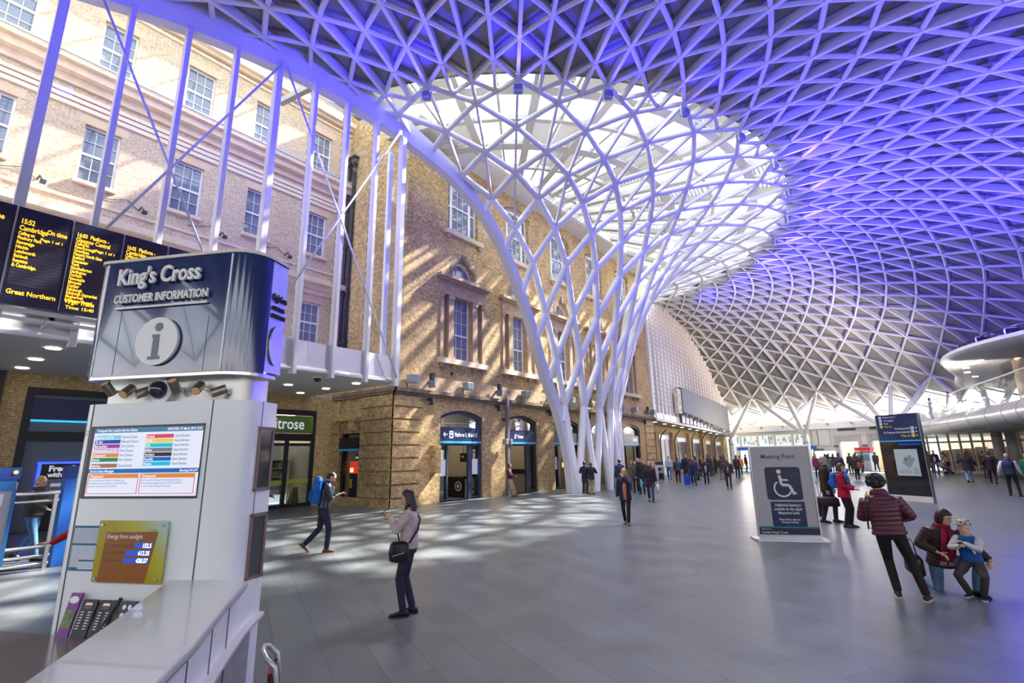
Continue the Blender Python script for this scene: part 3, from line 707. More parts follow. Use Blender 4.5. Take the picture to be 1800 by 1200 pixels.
for (a, b_), l in zip(rods, rl):
    t = empty('tie_rod', (-15.02, (a[0]+b_[0])/2, (a[1]+b_[1])/2), 0, 'thin lilac diagonal tie rod '+l, 'rod', 'diagonal tie rods of the screen')
    MB().tube([(-15.02, *a), (-15.02, *b_)], .035, 8).build('rod', M_lilac, t, smooth=True); MB().box(-15.12, -15.0, a[0]-.08, a[0]+.08, a[1]-.1, a[1]+.1).build('end_plate', M_lilac, t)

m = MB()
for x, z in ((-16.6, 16.6), (-18.6, 18.3)): m.tube([(x, -8, z), (x, 13, z)], .035, 6).tube([(x, -8, z-.18), (x, 13, z-.18)], .025, 6)
for k in range(12): y = 12-1.36*k; m.bar((-15.6, y, 15.6), (-21.6, y, 20.4), .06, .1)
o = m.build('trim_22', M_grey, kind='structure'); tag(o, 'thin grey bars and cables of the glazed strip above the screen', 'bars')
o = MB().add([(-15.6, -8, 15.75), (-15.6, 13.4, 15.75), (-21.6, 13.4, 20.55), (-21.6, -8, 20.55)], [(0, 1, 2, 3)]).build('window_strip', G_roof, kind='structure'); tag(o, 'glazed roof strip between the edge beam and the buff wall', 'glazing')
# ================================================================== shopfronts under the left canopy
M_glow = mat('shop_glow', (.6, .55, .45), .7)
M_green = mat('sign_green', (.12, .24, .035), .5); M_lime = mat('lime_strip', (.42, .55, .05), .5)
DN[0] += 1
d = empty('door_%d' % DN[0], (XR, 10.9, 0), 0, 'glazed shop doorway under a green supermarket sign', 'door', kind='structure')
f = XF(XR-.12).box(9.2, 12.68, 3.98, 4.22, 0, .12).box(9.2, 9.34, 0, 4.22, 0, .14).box(12.52, 12.68, 0, 4.22, 0, .14).box(9.2, 12.68, 2.84, 3.16, 0, .1).box(11.3, 11.46, 0, 2.9, 0, .12).box(9.3, 12.6, 2.62, 2.74, 0, .1).box(9.3, 12.6, 0, .14, 0, .1).box(10.1, 10.2, 0, 2.7, 0, .1)
f.build('frame', M_black, d)
XF(XR-.08).box(9.3, 12.6, .1, 2.7, 0, .01).build('glazing', G_shop, d)
XF(XR-.1).box(9.34, 12.52, 3.18, 3.94, 0, .14).build('sign_panel', M_green, d)
t = MB(); put_text(t, 'Waitrose', .68, (XR+.05, 9.85, 3.36), (0, 1, 0), (0, 0, 1), bold=.008, sx=.86); t.build('lettering', M_txt, d)
XF(XR-.05).box(9.4, 10.1, .98, 1.16, 0, .005).box(10.2, 11.28, .98, 1.16, 0, .005).box(11.5, 12.5, 1.0, 1.18, 0, .005).build('lime_strip', M_lime, d)
b = MB(); b.box(-25.6, -25.5, 8.6, 13.2, 0, 4.2).box(-25.5, XR-.26, 8.5, 8.6, 0, 4.2).box(-25.5, XR-.26, 13.0, 13.1, 0, 4.2).box(-25.5, XR-.26, 8.6, 13, 4.2, 4.3)
o = b.build('wall_supermarket', mat('shop_cream', (.50, .44, .36), .8), kind='structure'); tag(o, 'cream interior of the supermarket behind its glass front', 'room')
o = MB().box(-25, -22.4, 9.2, 12.6, 4.12, 4.18).build('ceiling_light', mat('lamp_bright2', (1, .9, .75), .5, emit=(1, .9, .75), es=3)); tag(o, 'bright ceiling light panel inside the supermarket', 'light')
t = empty('chiller_cabinet', (-24.4, 11.9, 0), 0, 'white chiller cabinet with stocked shelves inside the supermarket', 'shelf')
MB().box(-24.9, -24.8, 11.0, 12.8, 0, 2.1).box(-24.8, -24.0, 10.95, 11.0, 0, 2.1).box(-24.8, -24.0, 12.75, 12.8, 0, 2.1).box(-24.8, -23.9, 10.95, 12.8, 2.0, 2.2).build('casing', M_white, t)
for z in (.4, .8, 1.2, 1.6):
    MB().box(-24.8, -24.1, 11.0, 12.75, z, z+.04).build('shelf', M_white, t)
pk = MB(); cols_ = [mat('pack_red', (.5, .08, .06), .5), mat('pack_white', (.75, .74, .7), .5), mat('pack_green', (.15, .35, .12), .5), mat('pack_blue', (.12, .2, .4), .5)]
for z in (.44, .84, 1.24, 1.64):
    y = 11.05
    while y < 12.6:
        w = random.uniform(.07, .16); pk.cur = random.randrange(4); pk.box(-24.5, -24.12, y, y+w, z, z+random.uniform(.14, .28)); y += w+.02
o = pk.build('groceries', cols_, kind='stuff'); tag(o, 'small colourful packs filling the chiller shelves', 'groceries')
o = MB().box(-23.3, -22.9, 10.9, 11.15, 0, 2.0).build('security_gate', mat('cream_gate', (.66, .58, .44), .5)); tag(o, 'cream security gate just inside the supermarket doors', 'gate')
t = empty('wet_floor_sign', (-22.15, 12.15, 0), 0, 'yellow folding floor sign behind the supermarket glass', 'sign')
MB().add([(-22.1, 11.95, 0), (-22.1, 12.35, 0), (-22.17, 12.3, .8), (-22.17, 12.05, .8), (-22.13, 11.95, 0), (-22.13, 12.35, 0), (-22.2, 12.3, .8), (-22.2, 12.05, .8)], [(0, 1, 2, 3), (7, 6, 5, 4), (0, 4, 5, 1), (2, 6, 7, 3), (1, 5, 6, 2), (0, 3, 7, 4)]).build('front_leaf', mat('sign_yellow', (.72, .55, .03), .5), t)
MB().add([(-22.5, 11.95, 0), (-22.5, 12.35, 0), (-22.2, 12.3, .8), (-22.2, 12.05, .8), (-22.53, 11.95, 0), (-22.53, 12.35, 0), (-22.23, 12.3, .8), (-22.23, 12.05, .8)], [(0, 1, 2, 3), (7, 6, 5, 4), (0, 4, 5, 1), (2, 6, 7, 3), (1, 5, 6, 2), (0, 3, 7, 4)]).build('back_leaf', MATS['sign_yellow'], t)
# cash machine bay
DN[0] += 1
d = empty('door_%d' % DN[0], (XR, 4.2, 0), 0, 'dark framed cash machine bay with a navy header', 'door', kind='structure')
XF(XR-.12).box(2.75, 5.6, 4.22, 4.42, 0, .13).box(2.75, 2.95, 0, 4.42, 0, .15).box(5.4, 5.6, 0, 4.42, 0, .15).box(2.75, 5.6, 2.75, 3.04, 0, .12).build('frame', M_black, d)
XF(XR-.1).box(2.95, 5.4, 3.42, 4.1, 0, .1).build('header_panel', mat('deep_blue', (.008, .012, .10), .4), d)
XF(XR-.1).box(2.95, 5.4, 3.35, 3.41, 0, .12).build('cyan_strip', mat('cyan_glow', (.05, .5, .8), .4, emit=(.05, .55, .9), es=.8), d)
XF(XR-.2).box(2.95, 5.4, 0, 4.3, 0, .02).build('back_panel', mat('slate_panel', (.10, .135, .17), .35), d)
t = empty('cash_machine', (XR, 4.3, 0), 0, 'black cash machine panel edged in blue light, left of the supermarket', 'cash machine')
XF(XR-.18).box(3.44, 5.3, .0, 2.03, 0, .06).build('surround', M_black, t)
XF(XR-.17).box(3.34, 5.35, 2.03, 2.09, 0, .05).box(3.36, 3.44, .5, 2.05, 0, .05).build('blue_light', mat('blue_glow', (.02, .05, .9), .4, emit=(.02, .06, 1), es=3), t)
XF(XR-.12).box(3.6, 4.6, .6, 1.55, 0, .05).build('fascia', mat('atm_grey', (.20, .21, .23), .4), t)
XF(XR-.07).box(3.72, 4.2, 1.32, 1.42, 0, .01).box(3.72, 4.4, 1.12, 1.2, 0, .01).build('card_slot', mat('atm_light', (.5, .53, .6), .4, emit=(.4, .5, .7), es=.4), t)
m = MB(); put_text(m, 'Free Cash', .24, (XR-.11, 3.62, 1.80), (0, 1, 0), (0, 0, 1), bold=.01); put_text(m, 'withdrawals', .2, (XR-.11, 3.62, 1.62), (0, 1, 0), (0, 0, 1), bold=.008); m.build('lettering', M_txt, t)
b = MB().box(-22.2, -22.1, -1.2, 1.75, 0, 4.3); o = b.build('wall_bay', mat('slate_panel2', (.08, .10, .13), .3), kind='structure'); tag(o, 'dark panelled bay at the far left of the shop wall', 'bay')
XF(XR).box(1.98, 2.2, 0, 4.86, 0, .12).build('trim_14', M_black, kind='structure')
# side doorway of the block
DN[0] += 1
d = empty('door_%d' % DN[0], (-20.3, 13.9, 0), 0, 'dark side doorway in the brick block with a blue strip over it', 'door', kind='structure')
MB().box(-21.1, -20.95, 13.75, 13.9, 0, 3.15).box(-19.65, -19.55, 13.75, 13.9, 0, 3.15).box(-21.1, -19.55, 13.7, 13.9, 2.6, 2.8).box(-21.1, -19.55, 13.75, 13.9, 0, .25).build('frame', M_black, d)
MB().box(-21.0, -19.5, 13.5, 13.6, 2.45, 2.95).build('sign_panel', mat('near_black_blue', (.01, .012, .03), .3), d)
MB().box(-21.0, -19.5, 13.46, 13.6, 2.36, 2.45).build('blue_strip', M_cyan, d)
MB().box(-23.0, -19.3, 14.4, 14.45, 0, 3.3).box(-23.0, -22.95, 13.65, 14.4, 0, 3.3).box(-23.0, -19.3, 13.7, 14.4, 3.15, 3.3).build('back_panel', mat('olive_grey', (.20, .20, .15), .6), d)
m = MB(); m.box(-20.85, -20.0, 14.33, 14.36, 1.95, 2.25); m.cur = 1; put_text(m, 'ce', .2, (-20.82, 14.32, 2.02), (1, 0, 0), (0, 0, 1), bold=.006); m.build('header_sign', [M_black, M_txt], d)
t = empty('vending_machine', (-20.4, 14.2, 0), 0, 'vending machine with red top panel in the side doorway', 'machine')
MB().box(-20.9, -20.1, 14.1, 14.3, .25, 1.9).build('cabinet', M_dark, t); MB().box(-20.9, -20.1, 14.08, 14.1, 1.35, 1.9).build('top_panel', mat('vend_red', (.55, .03, .03), .4, emit=(.8, .05, .04), es=.5), t)
MB().box(-20.85, -20.6, 14.06, 14.08, 1.4, 1.6).build('screen', MATS['amber_screen'], t); MB().box(-20.85, -20.7, 14.08, 14.1, .7, 1.1).build('label_plate', MATS['sign_yellow'], t)
o = MB().box(-20.02, -19.88, 13.95, 14.02, .3, 1.9).build('green_banner', mat('leaf_green', (.10, .38, .08), .6)); tag(o, 'narrow green banner beside the red vending machine', 'banner')

# ================================================================== departure boards
M_led = mat('led_amber', (.9, .5, .02), .5, emit=(1, .52, .02), es=1.25); M_ledw = mat('led_white', (.8, .8, .9), .5, emit=(.8, .82, 1), es=.9)
M_board = mat('board_navy', (.012, .010, .042), .32, spec=.6); M_boardline = mat('board_slat', (.022, .016, .035), .5)
YB = [.16, 1.10, 2.03, 2.97, 3.90, 4.84]; XBD = -14.3
TXT = [
 [('15:45  On time', .17, 0), ('Leeds', .17, 0), ('Calling at:  Page 1 of 1', .09, 0)],
 [('15:52', .155, 0), ('Cambridge', .155, 0), ('Calling at:', .1, 0), ('Finsbury Park', .105, 0), ('Stevenage', .105, 0), ('Hitchin', .105, 0), ('Letchworth', .105, 0), ('Baldock', .105, 0), ('Royston', .105, 0), ('& Cambridge.', .105, 0)],
 [('16:00  Platform -', .14, 0), ('Glasgow Central', .14, 0), ('Calling at:', .095, 0), ('Peterborough', .1, 0), ('Grantham', .1, 0), ('Newark North Gate', .1, 0), ('Retford', .1, 0), ('Doncaster', .1, 0), ('York', .1, 0), ('Northallerton', .1, 0), ('Darlington', .1, 0), ('Durham', .1, 0), ('Newcastle', .1, 0), ('Morpeth', .1, 0), ('Dunbar', .1, 0), ('Edinburgh', .1, 0), ('Edinburgh Haymarket', .1, 0), ('Motherwell', .1, 0), ('& Glasgow Central.', .1, 0)],
 [('16:05  Platform -', .14, 0), ('Cambridge', .14, 0), ('Calling at:', .095, 0), ('Finsbury Park', .1, 0), ('Potters Bar', .1, 0), ('Hatfield', .1, 0)],
 [('Next Fastest Great', .11, 1), ('Northern Service to', .11, 1), ('Arlesey', .1, 0), ('Biggleswade', .1, 0)]]
what = ['cut off by the left edge of the photo', 'for the 15:52 to Cambridge', 'for the 16:00 to Glasgow Central', 'for the 16:05 to Cambridge', 'headed Next Fastest Great Northern Service']
for k in range(5):
    y0, y1 = YB[k]+.012, YB[k+1]-.012
    t = empty('departure_board', (XBD, (y0+y1)/2, 5.3), 0, 'tall navy departure board panel '+what[k], 'departure board', 'row of departure board panels')
    MB().box(XBD-.16, XBD, y0, y1, 5.3, 7.46).build('case', M_board, t, bevel=.01)
    MB().box(XBD-.15, XBD+.012, y0-.012, y0+.006, 5.32, 7.44).build('edge_trim', M_stainless, t)
    s = MB()
    for q in range(19): s.box(XBD, XBD+.004, y0+.06, y1-.06, 5.72+.075*q, 5.72+.075*q+.066)
    s.build('display_rows', M_boardline, t)
    m = MB(); z = 7.22
    for line, sz, w in TXT[k]:
        m.cur = w; z -= sz*.82
        put_text(m, line, sz, (XBD+.006, y0+.07, z), (0, 1, 0), (0, 0, 1), bold=.004, sx=.66 if len(line) < 17 else .62); z -= sz*(.16 if k < 2 else .02)
    m.cur = 0
    if k == 0: pass
    if k == 1:
        put_text(m, 'On time', .15, (XBD+.006, y1-.06, 6.98), (0, 1, 0), (0, 0, 1), bold=.004, sx=.66, align='RIGHT'); put_text(m, 'Page 1 of 1', .085, (XBD+.006, y1-.1, 6.80), (0, 1, 0), (0, 0, 1), bold=.003, align='RIGHT')
        put_text(m, 'Great Northern', .14, (XBD+.006, y0+.07, 5.52), (0, 1, 0), (0, 0, 1), bold=.004, sx=.85)
    if k == 2:
        put_text(m, 'Page 1 of 1', .085, (XBD+.006, y1-.1, 6.84), (0, 1, 0), (0, 0, 1), bold=.003, align='RIGHT')
        put_text(m, 'Virgin Trains', .135, (XBD+.006, y0+.07, 5.52), (0, 1, 0), (0, 0, 1), bold=.004, sx=.75); put_text(m, 'Time: 15:40', .105, (XBD+.006, y0+.1, 5.40), (0, 1, 0), (0, 0, 1), bold=.003)
    if k == 3: put_text(m, 'Page 1 of 1', .085, (XBD+.006, y1-.1, 6.84), (0, 1, 0), (0, 0, 1), bold=.003, align='RIGHT')
    m.build('led_text', [M_led, M_ledw], t)
t = empty('board_gantry', (-14.6, 2.5, 5), 0, 'grey steel gantry carrying the departure boards', 'bracket')
MB().box(-14.75, -14.47, .0, 4.9, 5.2, 5.29).box(-15.0, -14.75, -.2, 5, 5.08, 5.16).build('beam', M_stainless, t)
for y in (.6, 2.0, 3.45, 4.7):
    MB().box(-15.34, -14.5, y-.05, y+.05, 5.06, 5.2).box(-14.62, -14.5, y-.05, y+.05, 5.1, 7.3).build('arm', M_white, t, bevel=.01)

# ================================================================== information desk
kx = empty('information_kiosk', (-4.95, 1.94, 0), R(28), "white information desk under a navy King's Cross Customer Information sign box", 'information desk')
def rrect(u0, u1, v0, v1, rad, n=6):
    out = []
    for (cx_, cy_, r, a0) in ((u1-rad[1], v0+rad[1], rad[1], -90), (u1-rad[2], v1-rad[2], rad[2], 0), (u0+rad[3], v1-rad[3], rad[3], 90), (u0+rad[0], v0+rad[0], rad[0], 180)):
        out += [(cx_+r*math.cos(R(a0+90*i/n)), cy_+r*math.sin(R(a0+90*i/n))) for i in range(n+1)]
    return out
def extr(mb, poly, z0, z1): return mb.loft([[(x, y, z0) for x, y in poly], [(x, y, z1) for x, y in poly]])
M_kiosk = mat('kiosk_white', (.80, .81, .80), .28, coat=.3); M_seam = mat('seam', (.08, .08, .09), .6)
body = extr(MB(), rrect(-1.53, .2, 0, .56, (.1, .26, .06, .06)), 0, 2.6).build('body', M_kiosk, kx, local=True, smooth='auto')
m = MB()
for u in (-1.41, -.09): m.box(u-.006, u+.006, -.003, .02, .05, 2.6)
m.box(.19, .2015, .30, .31, .7, 2.6)
m.build('panel_seams', M_seam, kx, local=True)
extr(MB(), rrect(-1.44, .1, .1, .52, (.08, .2, .05, .05)), 2.6, 2.86).build('neck', mat('neck_steel', (.62, .60, .55), .35, metal=.6), kx, local=True, smooth='auto')
M_gloss = mat('gloss_navy', (.012, .028, .115), .12, spec=.8, coat=.6)
extr(MB(), rrect(-1.58, .24, -.06, .46, (.14, .28, .06, .06)), 2.86, 4.03).build('sign_box', M_gloss, kx, local=True, smooth='auto')
extr(MB(), rrect(-1.6, .26, -.08, .48, (.15, .29, .06, .06)), 4.03, 4.06).build('sign_cap', mat('cap_cream', (.70, .66, .58), .4), kx, local=True)
extr(MB(), rrect(-1.57, .23, -.05, .45, (.14, .28, .06, .06)), 2.83, 2.86).build('sign_underside', M_stainless, kx, local=True)
m = MB().box(-1.45, -1.435, -.064, -.05, 2.87, 4.02).box(-.02, -.005, -.064, -.05, 2.87, 4.02); m.build('sign_strips', M_white, kx, local=True)
m = MB().box(-1.2, -1.195, -.0615, -.05, 2.87, 3.5).box(-.2, -.195, -.0615, -.05, 2.87, 3.4); m.build('sign_seams', M_black, kx, local=True)
MB().box(.232, .243, .215, .455, 2.88, 4.02).build('steel_end', M_brushed, kx, local=True)
M_letter = mat('letter_white', (.80, .79, .76), .4)
m = MB(); A, U = (1, 0, 0), (0, 0, 1)
put_text(m, "King's Cross", .235, (-1.265, -.085, 3.775), A, U, bold=.006, extrude=.012, sx=.80); m.build('title_lettering', M_letter, kx, local=True)
m = MB(); put_text(m, 'CUSTOMER INFORMATION', .118, (-1.27, -.085, 3.585), A, U, bold=.003, extrude=.010, sx=.735); m.build('subtitle_lettering', M_letter, kx, local=True)
MB().box(-1.26, -.22, -.088, -.065, 3.525, 3.545).build('rule', M_letter, kx, local=True)
def disc(mb, c, r, t, n=40):   # disc facing -y (local)
    return mb.prism([(r*math.cos(2*PI*k/n), r*math.sin(2*PI*k/n)) for k in range(n)], c, (1, 0, 0), (0, 0, 1), t)
m = disc(MB(), (-.715, -.065, 3.175), .235, .028); dsk = m.build('info_disc', M_letter, kx, local=True)
m = MB(); disc(m, (-.70, -.094, 3.312), .044, .003, 20)
put_ = [(-.055, .05), (.03, .05), (.03, -.165), (.06, -.165), (.06, -.195), (-.075, -.195), (-.075, -.165), (-.04, -.165), (-.04, .02), (-.055, .02)]
m.prism([(a*1.0, b) for a, b in put_[::-1]], (-.71, -.094, 3.19), A, U, .003); m.build('info_letter', mat('info_grey', (.16, .19, .21), .5), dsk, local=True)
# side lettering on the steel end
m = MB(); SA = (0, 1, 0)
put_text(m, "King's Cross", .1, (.246, .235, 3.62), SA, U, sx=.42, extrude=.008); put_text(m, 'CUSTOMER', .06, (.246, .235, 3.52), SA, U, sx=.6, extrude=.008); put_text(m, 'INFORMATION', .06, (.246, .235, 3.44), SA, U, sx=.5, extrude=.008)
m.build('side_lettering', M_black, kx, local=True)
MB().loft([[(.25, .335+.1*math.cos(2*PI*k/24), 3.16+.2*math.sin(2*PI*k/24)) for k in range(24)], [(.265, .335+.1*math.cos(2*PI*k/24), 3.16+.2*math.sin(2*PI*k/24)) for k in range(24)]]).build('side_disc', M_stainless, kx, local=True)
# spotlights on the neck
for q, (u, z, tilt, yaw) in enumerate(((-1.27, 2.74, 12, -10), (-1.05, 2.72, -75, 20), (-.87, 2.70, -60, -40), (-.53, 2.74, 15, 10), (-.27, 2.72, -70, 35), (-.04, 2.68, -50, -60))):
    dv = V((math.sin(R(yaw))*math.cos(R(tilt)), -math.cos(R(yaw))*math.cos(R(tilt))*.6-.3, math.sin(R(90-tilt)) if abs(tilt) < 30 else -math.sin(R(20)))).normalized(); c = V((u, .0, z))
    s = MB(); s.tube([c-dv*.06, c+dv*.07], .042, 14); sp = s.build('spotlight', mat('lamp_bronze', (.30, .26, .21), .35, metal=.8), kx, local=True, smooth='auto')
    MB().tube([c+dv*.0705, c+dv*.072], .036, 14).build('bulb_face', mat('warm_face', (.9, .6, .25), .4, emit=(1, .6, .25), es=.8 if q in (0, 3) else .0), sp, local=False) if 0 else None
    f_ = MB().tube([c+dv*.0705, c+dv*.073], .036, 14).build('bulb_face', MATS['warm_face'] if 'warm_face' in MATS else mat('warm_face', (.75, .48, .2), .4), kx, local=True); f_.parent = sp
    a_ = MB().tube([c-dv*.02, V((u+.02, .1, z-.01))], .012, 6).build('stem', M_stainless, kx, local=True); a_.parent = sp
m = MB(); disc(m, (-.72, .1, 2.71), .12, .06, 24); db = m.build('camera_mount', M_white, kx, local=True)
m = MB().sphere((-.73, .03, 2.72), .085, 14, 9, (1, 1.2, 1)); c_ = m.build('camera_dome', mat('dome_dark', (.02, .018, .03), .08, spec=.9), kx, local=True, smooth=True); c_.parent = db
# service status screen
scr = MB().box(-1.385, -.145, -.012, .0, 1.725, 2.385).build('status_screen', mat('screen_bezel', (.06, .035, .04), .4), kx, local=True)
def emat(n, c, s=.75): return mat(n, tuple(x*.2 for x in c), .25, emit=c, es=s)
sc = MB(); SM = [emat('s_white', (.80, .82, .95)), emat('s_hdr', (.06, .20, .36)), emat('s_lightblue', (.18, .62, .75)), emat('s_blue', (.01, .06, .38)), emat('s_purple', (.30, .05, .30)), emat('s_pink', (.62, .36, .70)), emat('s_orange', (.75, .24, .05)), emat('s_green', (.01, .24, .09)), emat('s_brown', (.36, .16, .07)), emat('s_red', (.66, .06, .10)), emat('s_yellow', (.85, .60, .12)), emat('s_teal', (.0, .56, .62)), emat('s_grey', (.17, .20, .26)), emat('s_black', (.03, .02, .03)), emat('s_pblue', (.0, .14, .48)), emat('s_cyan', (.0, .52, .78)), emat('s_txt', (.9, .93, 1)), emat('s_dtxt', (.16, .28, .45))]
def sr(u0, u1, z0, z1, m_, d=.0): sc.cur = m_; sc.box(u0, u1, -.0135-d, -.012-d, z0, z1)
sr(-1.335, -.15, 1.745, 2.365, 0); sr(-1.335, -.15, 2.32, 2.365, 1, .001)
L_ = [('Bakerloo and City', 2, 'Service Closed'), ('TfL Rail', 3, 'Planned Closure'), ('Metropolitan', 4, 'Part Closure'), ('Hammersmith and City', 5, 'Part Closure'), ('Overground', 6, 'Part Closure'), ('District', 7, 'Part Closure'), ('Bakerloo', 8, 'Good Service')]
R_ = [('Central', 9), ('Circle', 10), ('DLR', 11), ('Jubilee', 12), ('Northern', 13), ('Piccadilly', 14), ('Victoria', 15)]
def st(tx, sz, u, z, m_, al='LEFT', b=.0008): sc.cur = m_; put_text(sc, tx, sz, (u, -.0160, z), A, U, bold=b, align=al, sx=.85)
st('Transport for London Service Status', .036, -1.31, 2.331, 16); st('UPDATED: 27 March 2016 12:41', .032, -.16, 2.332, 16, 'RIGHT')
for q, (n_, c_, s_) in enumerate(L_):
    z = 2.262-.0415*q-(.012 if q == 6 else 0); sr(-1.32, -1.03, z, z+.035, c_, .001); st(n_, .033, -1.315, z+.006, 16); st(s_, .033, -1.015, z+.006, 17)
for q, (n_, c_) in enumerate(R_):
    z = 2.262-.0415*q; sr(-.75, -.455, z, z+.035, c_, .001); st(n_, .033, -.745, z+.006, 16); st('Good Service', .033, -.44, z+.006, 17)
sr(-1.335, -.15, 1.95, 1.988, 14, .001); st('Service Status Messages', .032, -1.315, 1.958, 16); st('Showing 5-8 of 9', .032, -.16, 1.958, 16, 'RIGHT')
for u0, u1 in ((-1.325, -.775), (-.755, -.18)):
    sr(u0, u1, 1.905, 1.943, 6, .001); st('Overground', .034, u0+.02, 1.912, 16)
    for a_ in ((u0, u0+.006, 1.765, 1.905), (u1-.006, u1, 1.765, 1.905), (u0, u1, 1.765, 1.770)): sr(*a_, 9, .001)
for q, tx in enumerate(('No service between Highbury & Islington and', 'Shoreditch, between Sydenham and Crystal Palace,', 'between Camden Road and Stratford.')): st(tx, .0245, -1.31, 1.878-.026*q, 17, b=.0002)
for q, tx in enumerate(('Also no service between Romford and Upminster', 'due to planned engineering work. GOOD SERVICE', 'on other London Overground routes.')): st(tx, .0245, -.74, 1.878-.026*q, 17, b=.0002)
sc.build('status_display', SM, scr, local=True)
m = MB(); put_text(m, 'CRS', .028, (-1.46, -.003, 2.33), A, U); put_text(m, 'DEP', .028, (-1.46, -.003, 2.30), A, U); m.build('small_lettering', M_grey, kx, local=True)
# timetable poster and solar display
p = MB(); PM = [mat('poster_white', (.62, .66, .72), .6), mat('poster_blue', (.03, .13, .25), .6), mat('poster_line', (.42, .47, .56), .6)]
def pr_(u0, u1, z0, z1, m_, d=0): p.cur = m_; p.box(u0, u1, -.004-d, 0-d, z0, z1)
pr_(-1.395, -1.11, 1.10, 1.485, 1); pr_(-1.385, -1.12, 1.335, 1.465, 0, .002); pr_(-1.385, -1.12, 1.13, 1.315, 0, .002)
for q in range(11): pr_(-1.378+.0235*q, -1.364+.0235*q, 1.34, 1.46, 2, .003)
for q in range(13): pr_(-1.378+.0200*q, -1.372+.0200*q, 1.135, 1.31, 2, .003)
for q in range(4): pr_(-1.29, -1.125, 1.115+.022*q, 1.129+.022*q, 1 if q == 3 else 0, .004)
p.build('timetable_poster', PM, kx, local=True)
def gold_mat():
    m, t_, b = nodes('solar_plate'); tcn = N(t_, 'TexCoord'); s_ = N(t_, 'SeparateXYZ'); t_.links.new(tcn.outputs['Object'], s_.inputs[0])
    ad = N(t_, 'Math', operation='ADD'); t_.links.new(s_.outputs[0], ad.inputs[0]); t_.links.new(s_.outputs[2], ad.inputs[1])
    mr = N(t_, 'MapRange'); mr.inputs[1].default_value = .55; mr.inputs[2].default_value = 1.12; t_.links.new(ad.outputs[0], mr.inputs[0])
    cr_ = N(t_, 'ValToRGB'); cr_.color_ramp.elements[0].color = (.42, .33, .015, 1); cr_.color_ramp.elements[1].color = (.42, .60, .52, 1); e = cr_.color_ramp.elements.new(.45); e.color = (.47, .44, .05, 1)
    t_.links.new(mr.outputs[0], cr_.inputs[0]); t_.links.new(cr_.outputs[0], b.inputs['Base Color']); b.inputs['Roughness'].default_value = .18; return m
pl = MB().box(-1.09, -.375, -.035, -.022, 1.02, 1.535).build('solar_display', gold_mat(), kx, local=True)
m = MB()
for u, z in ((-1.05, 1.50), (-.42, 1.50), (-1.05, 1.05), (-.42, 1.05)): disc(m, (u, -.035, z), .014, .012, 12)
o_ = m.build('screws', M_stainless, kx, local=True); o_.parent = pl
m = MB().prism([(-1.03, 1.022), (-.54, 1.022), (-.46, 1.445), (-1.0, 1.435)], (0, -.0352, 0), A, U, .001); o_ = m.build('brown_field', mat('solar_brown', (.30, .105, .02), .25), kx, local=True); o_.parent = pl
m = MB(); put_text(m, 'Energy from sunlight', .052, (-.99, -.0366, 1.385), A, U, bold=.0006, sx=.86, shear=.2); o_ = m.build('heading', M_letter, kx, local=True); o_.parent = pl
m = MB()
for q, tx in enumerate(('Current performance (kW)', 'Total energy (MWh)', 'CO2 prevention (t)')): put_text(m, tx, .03, (-.995-.008*q, -.0366, 1.318-.062*q), A, U, shear=.15, sx=.9)
put_text(m, 'sunlight', .022, (-.55, -.0366, 1.452), A, U); o_ = m.build('captions', mat('caption_brown', (.10, .035, .01), .5), kx, local=True); o_.parent = pl
m = MB(); m.cur = 0; M_dig = mat('digit_glow', (.7, .85, 1), .4, emit=(.75, .88, 1), es=2.2); M_digbg = mat('digit_field', (.02, .06, .35), .4, emit=(.02, .08, .5), es=.5)
for q, (tx, u0) in enumerate((('152.5', -.685), (' 612.25', -.775), (' 428.57', -.785))):
    z = 1.305-.062*q; m.cur = 1; m.box(u0, -.505-.012*q, -.0372, -.0362, z, z+.046); m.cur = 0; put_text(m, tx, .05, (-.512-.012*q, -.0376, z+.006), A, U, bold=.001, align='RIGHT', sx=.86, shear=.15)
o_ = m.build('digits', [M_dig, M_digbg], kx, local=True); o_.parent = pl
# side windows of the desk
for z0, z1 in ((1.76, 2.36), (.98, 1.56)):
    w_ = MB().box(.196, .215, .27, .30, z0, z1).box(.196, .215, .47, .50, z0, z1).box(.196, .215, .27, .5, z0, z0+.03).box(.196, .215, .27, .5, z1-.03, z1).build('side_window_frame', mat('frame_brown', (.20, .13, .10), .5), kx, local=True)
    g_ = MB().box(.198, .206, .28, .49, z0+.02, z1-.02).build('side_window_glass', mat('dark_glass', (.05, .05, .05), .06, spec=.9), kx, local=True); g_.parent = w_
# counter
ci = [(-5.25, 1.80), (-4.24, 1.16), (-3.74, .82), (-3.44, .62), (-3.0, .30), (-2.6, -.1)]; cout = [(-4.60, 2.17), (-4.03, 1.77), (-3.33, 1.31), (-2.92, 1.00), (-2.4, .50), (-2.1, .05)]
def band(z0, z1, gi=0, go=0, A_=None, B_=None):
    A_, B_ = A_ or ci, B_ or cout
    mb = MB(); n = len(A_)
    def sh(P_, i, g):
        t_ = (V(P_[min(i+1, n-1)])-V(P_[max(i-1, 0)])).normalized(); return V(P_[i])+V((-t_.y, t_.x))*g
    secs = []
    for i in range(n):
        a, b = sh(A_, i, gi), sh(B_, i, -go); secs.append([(a.x, a.y, z0), (b.x, b.y, z0), (b.x, b.y, z1), (a.x, a.y, z1)])
    return mb.loft(secs)
M_counter = mat('counter_top', (.50, .50, .49), .22, var=.06, scale=60, coat=.4)
c2i = [(-5.7, 2.15)]+ci; c2o = [(-5.04, 2.54)]+cout
band(1.0, 1.05).build('counter_top', M_counter, kx, bevel=.012)
band(.985, 1.0, .01, .01).build('counter_edge', mat('counter_edge', (.26, .25, .26), .4), kx)
band(.66, .985, .10, .05, c2i, c2o).build('counter_skirt', M_kiosk, kx)
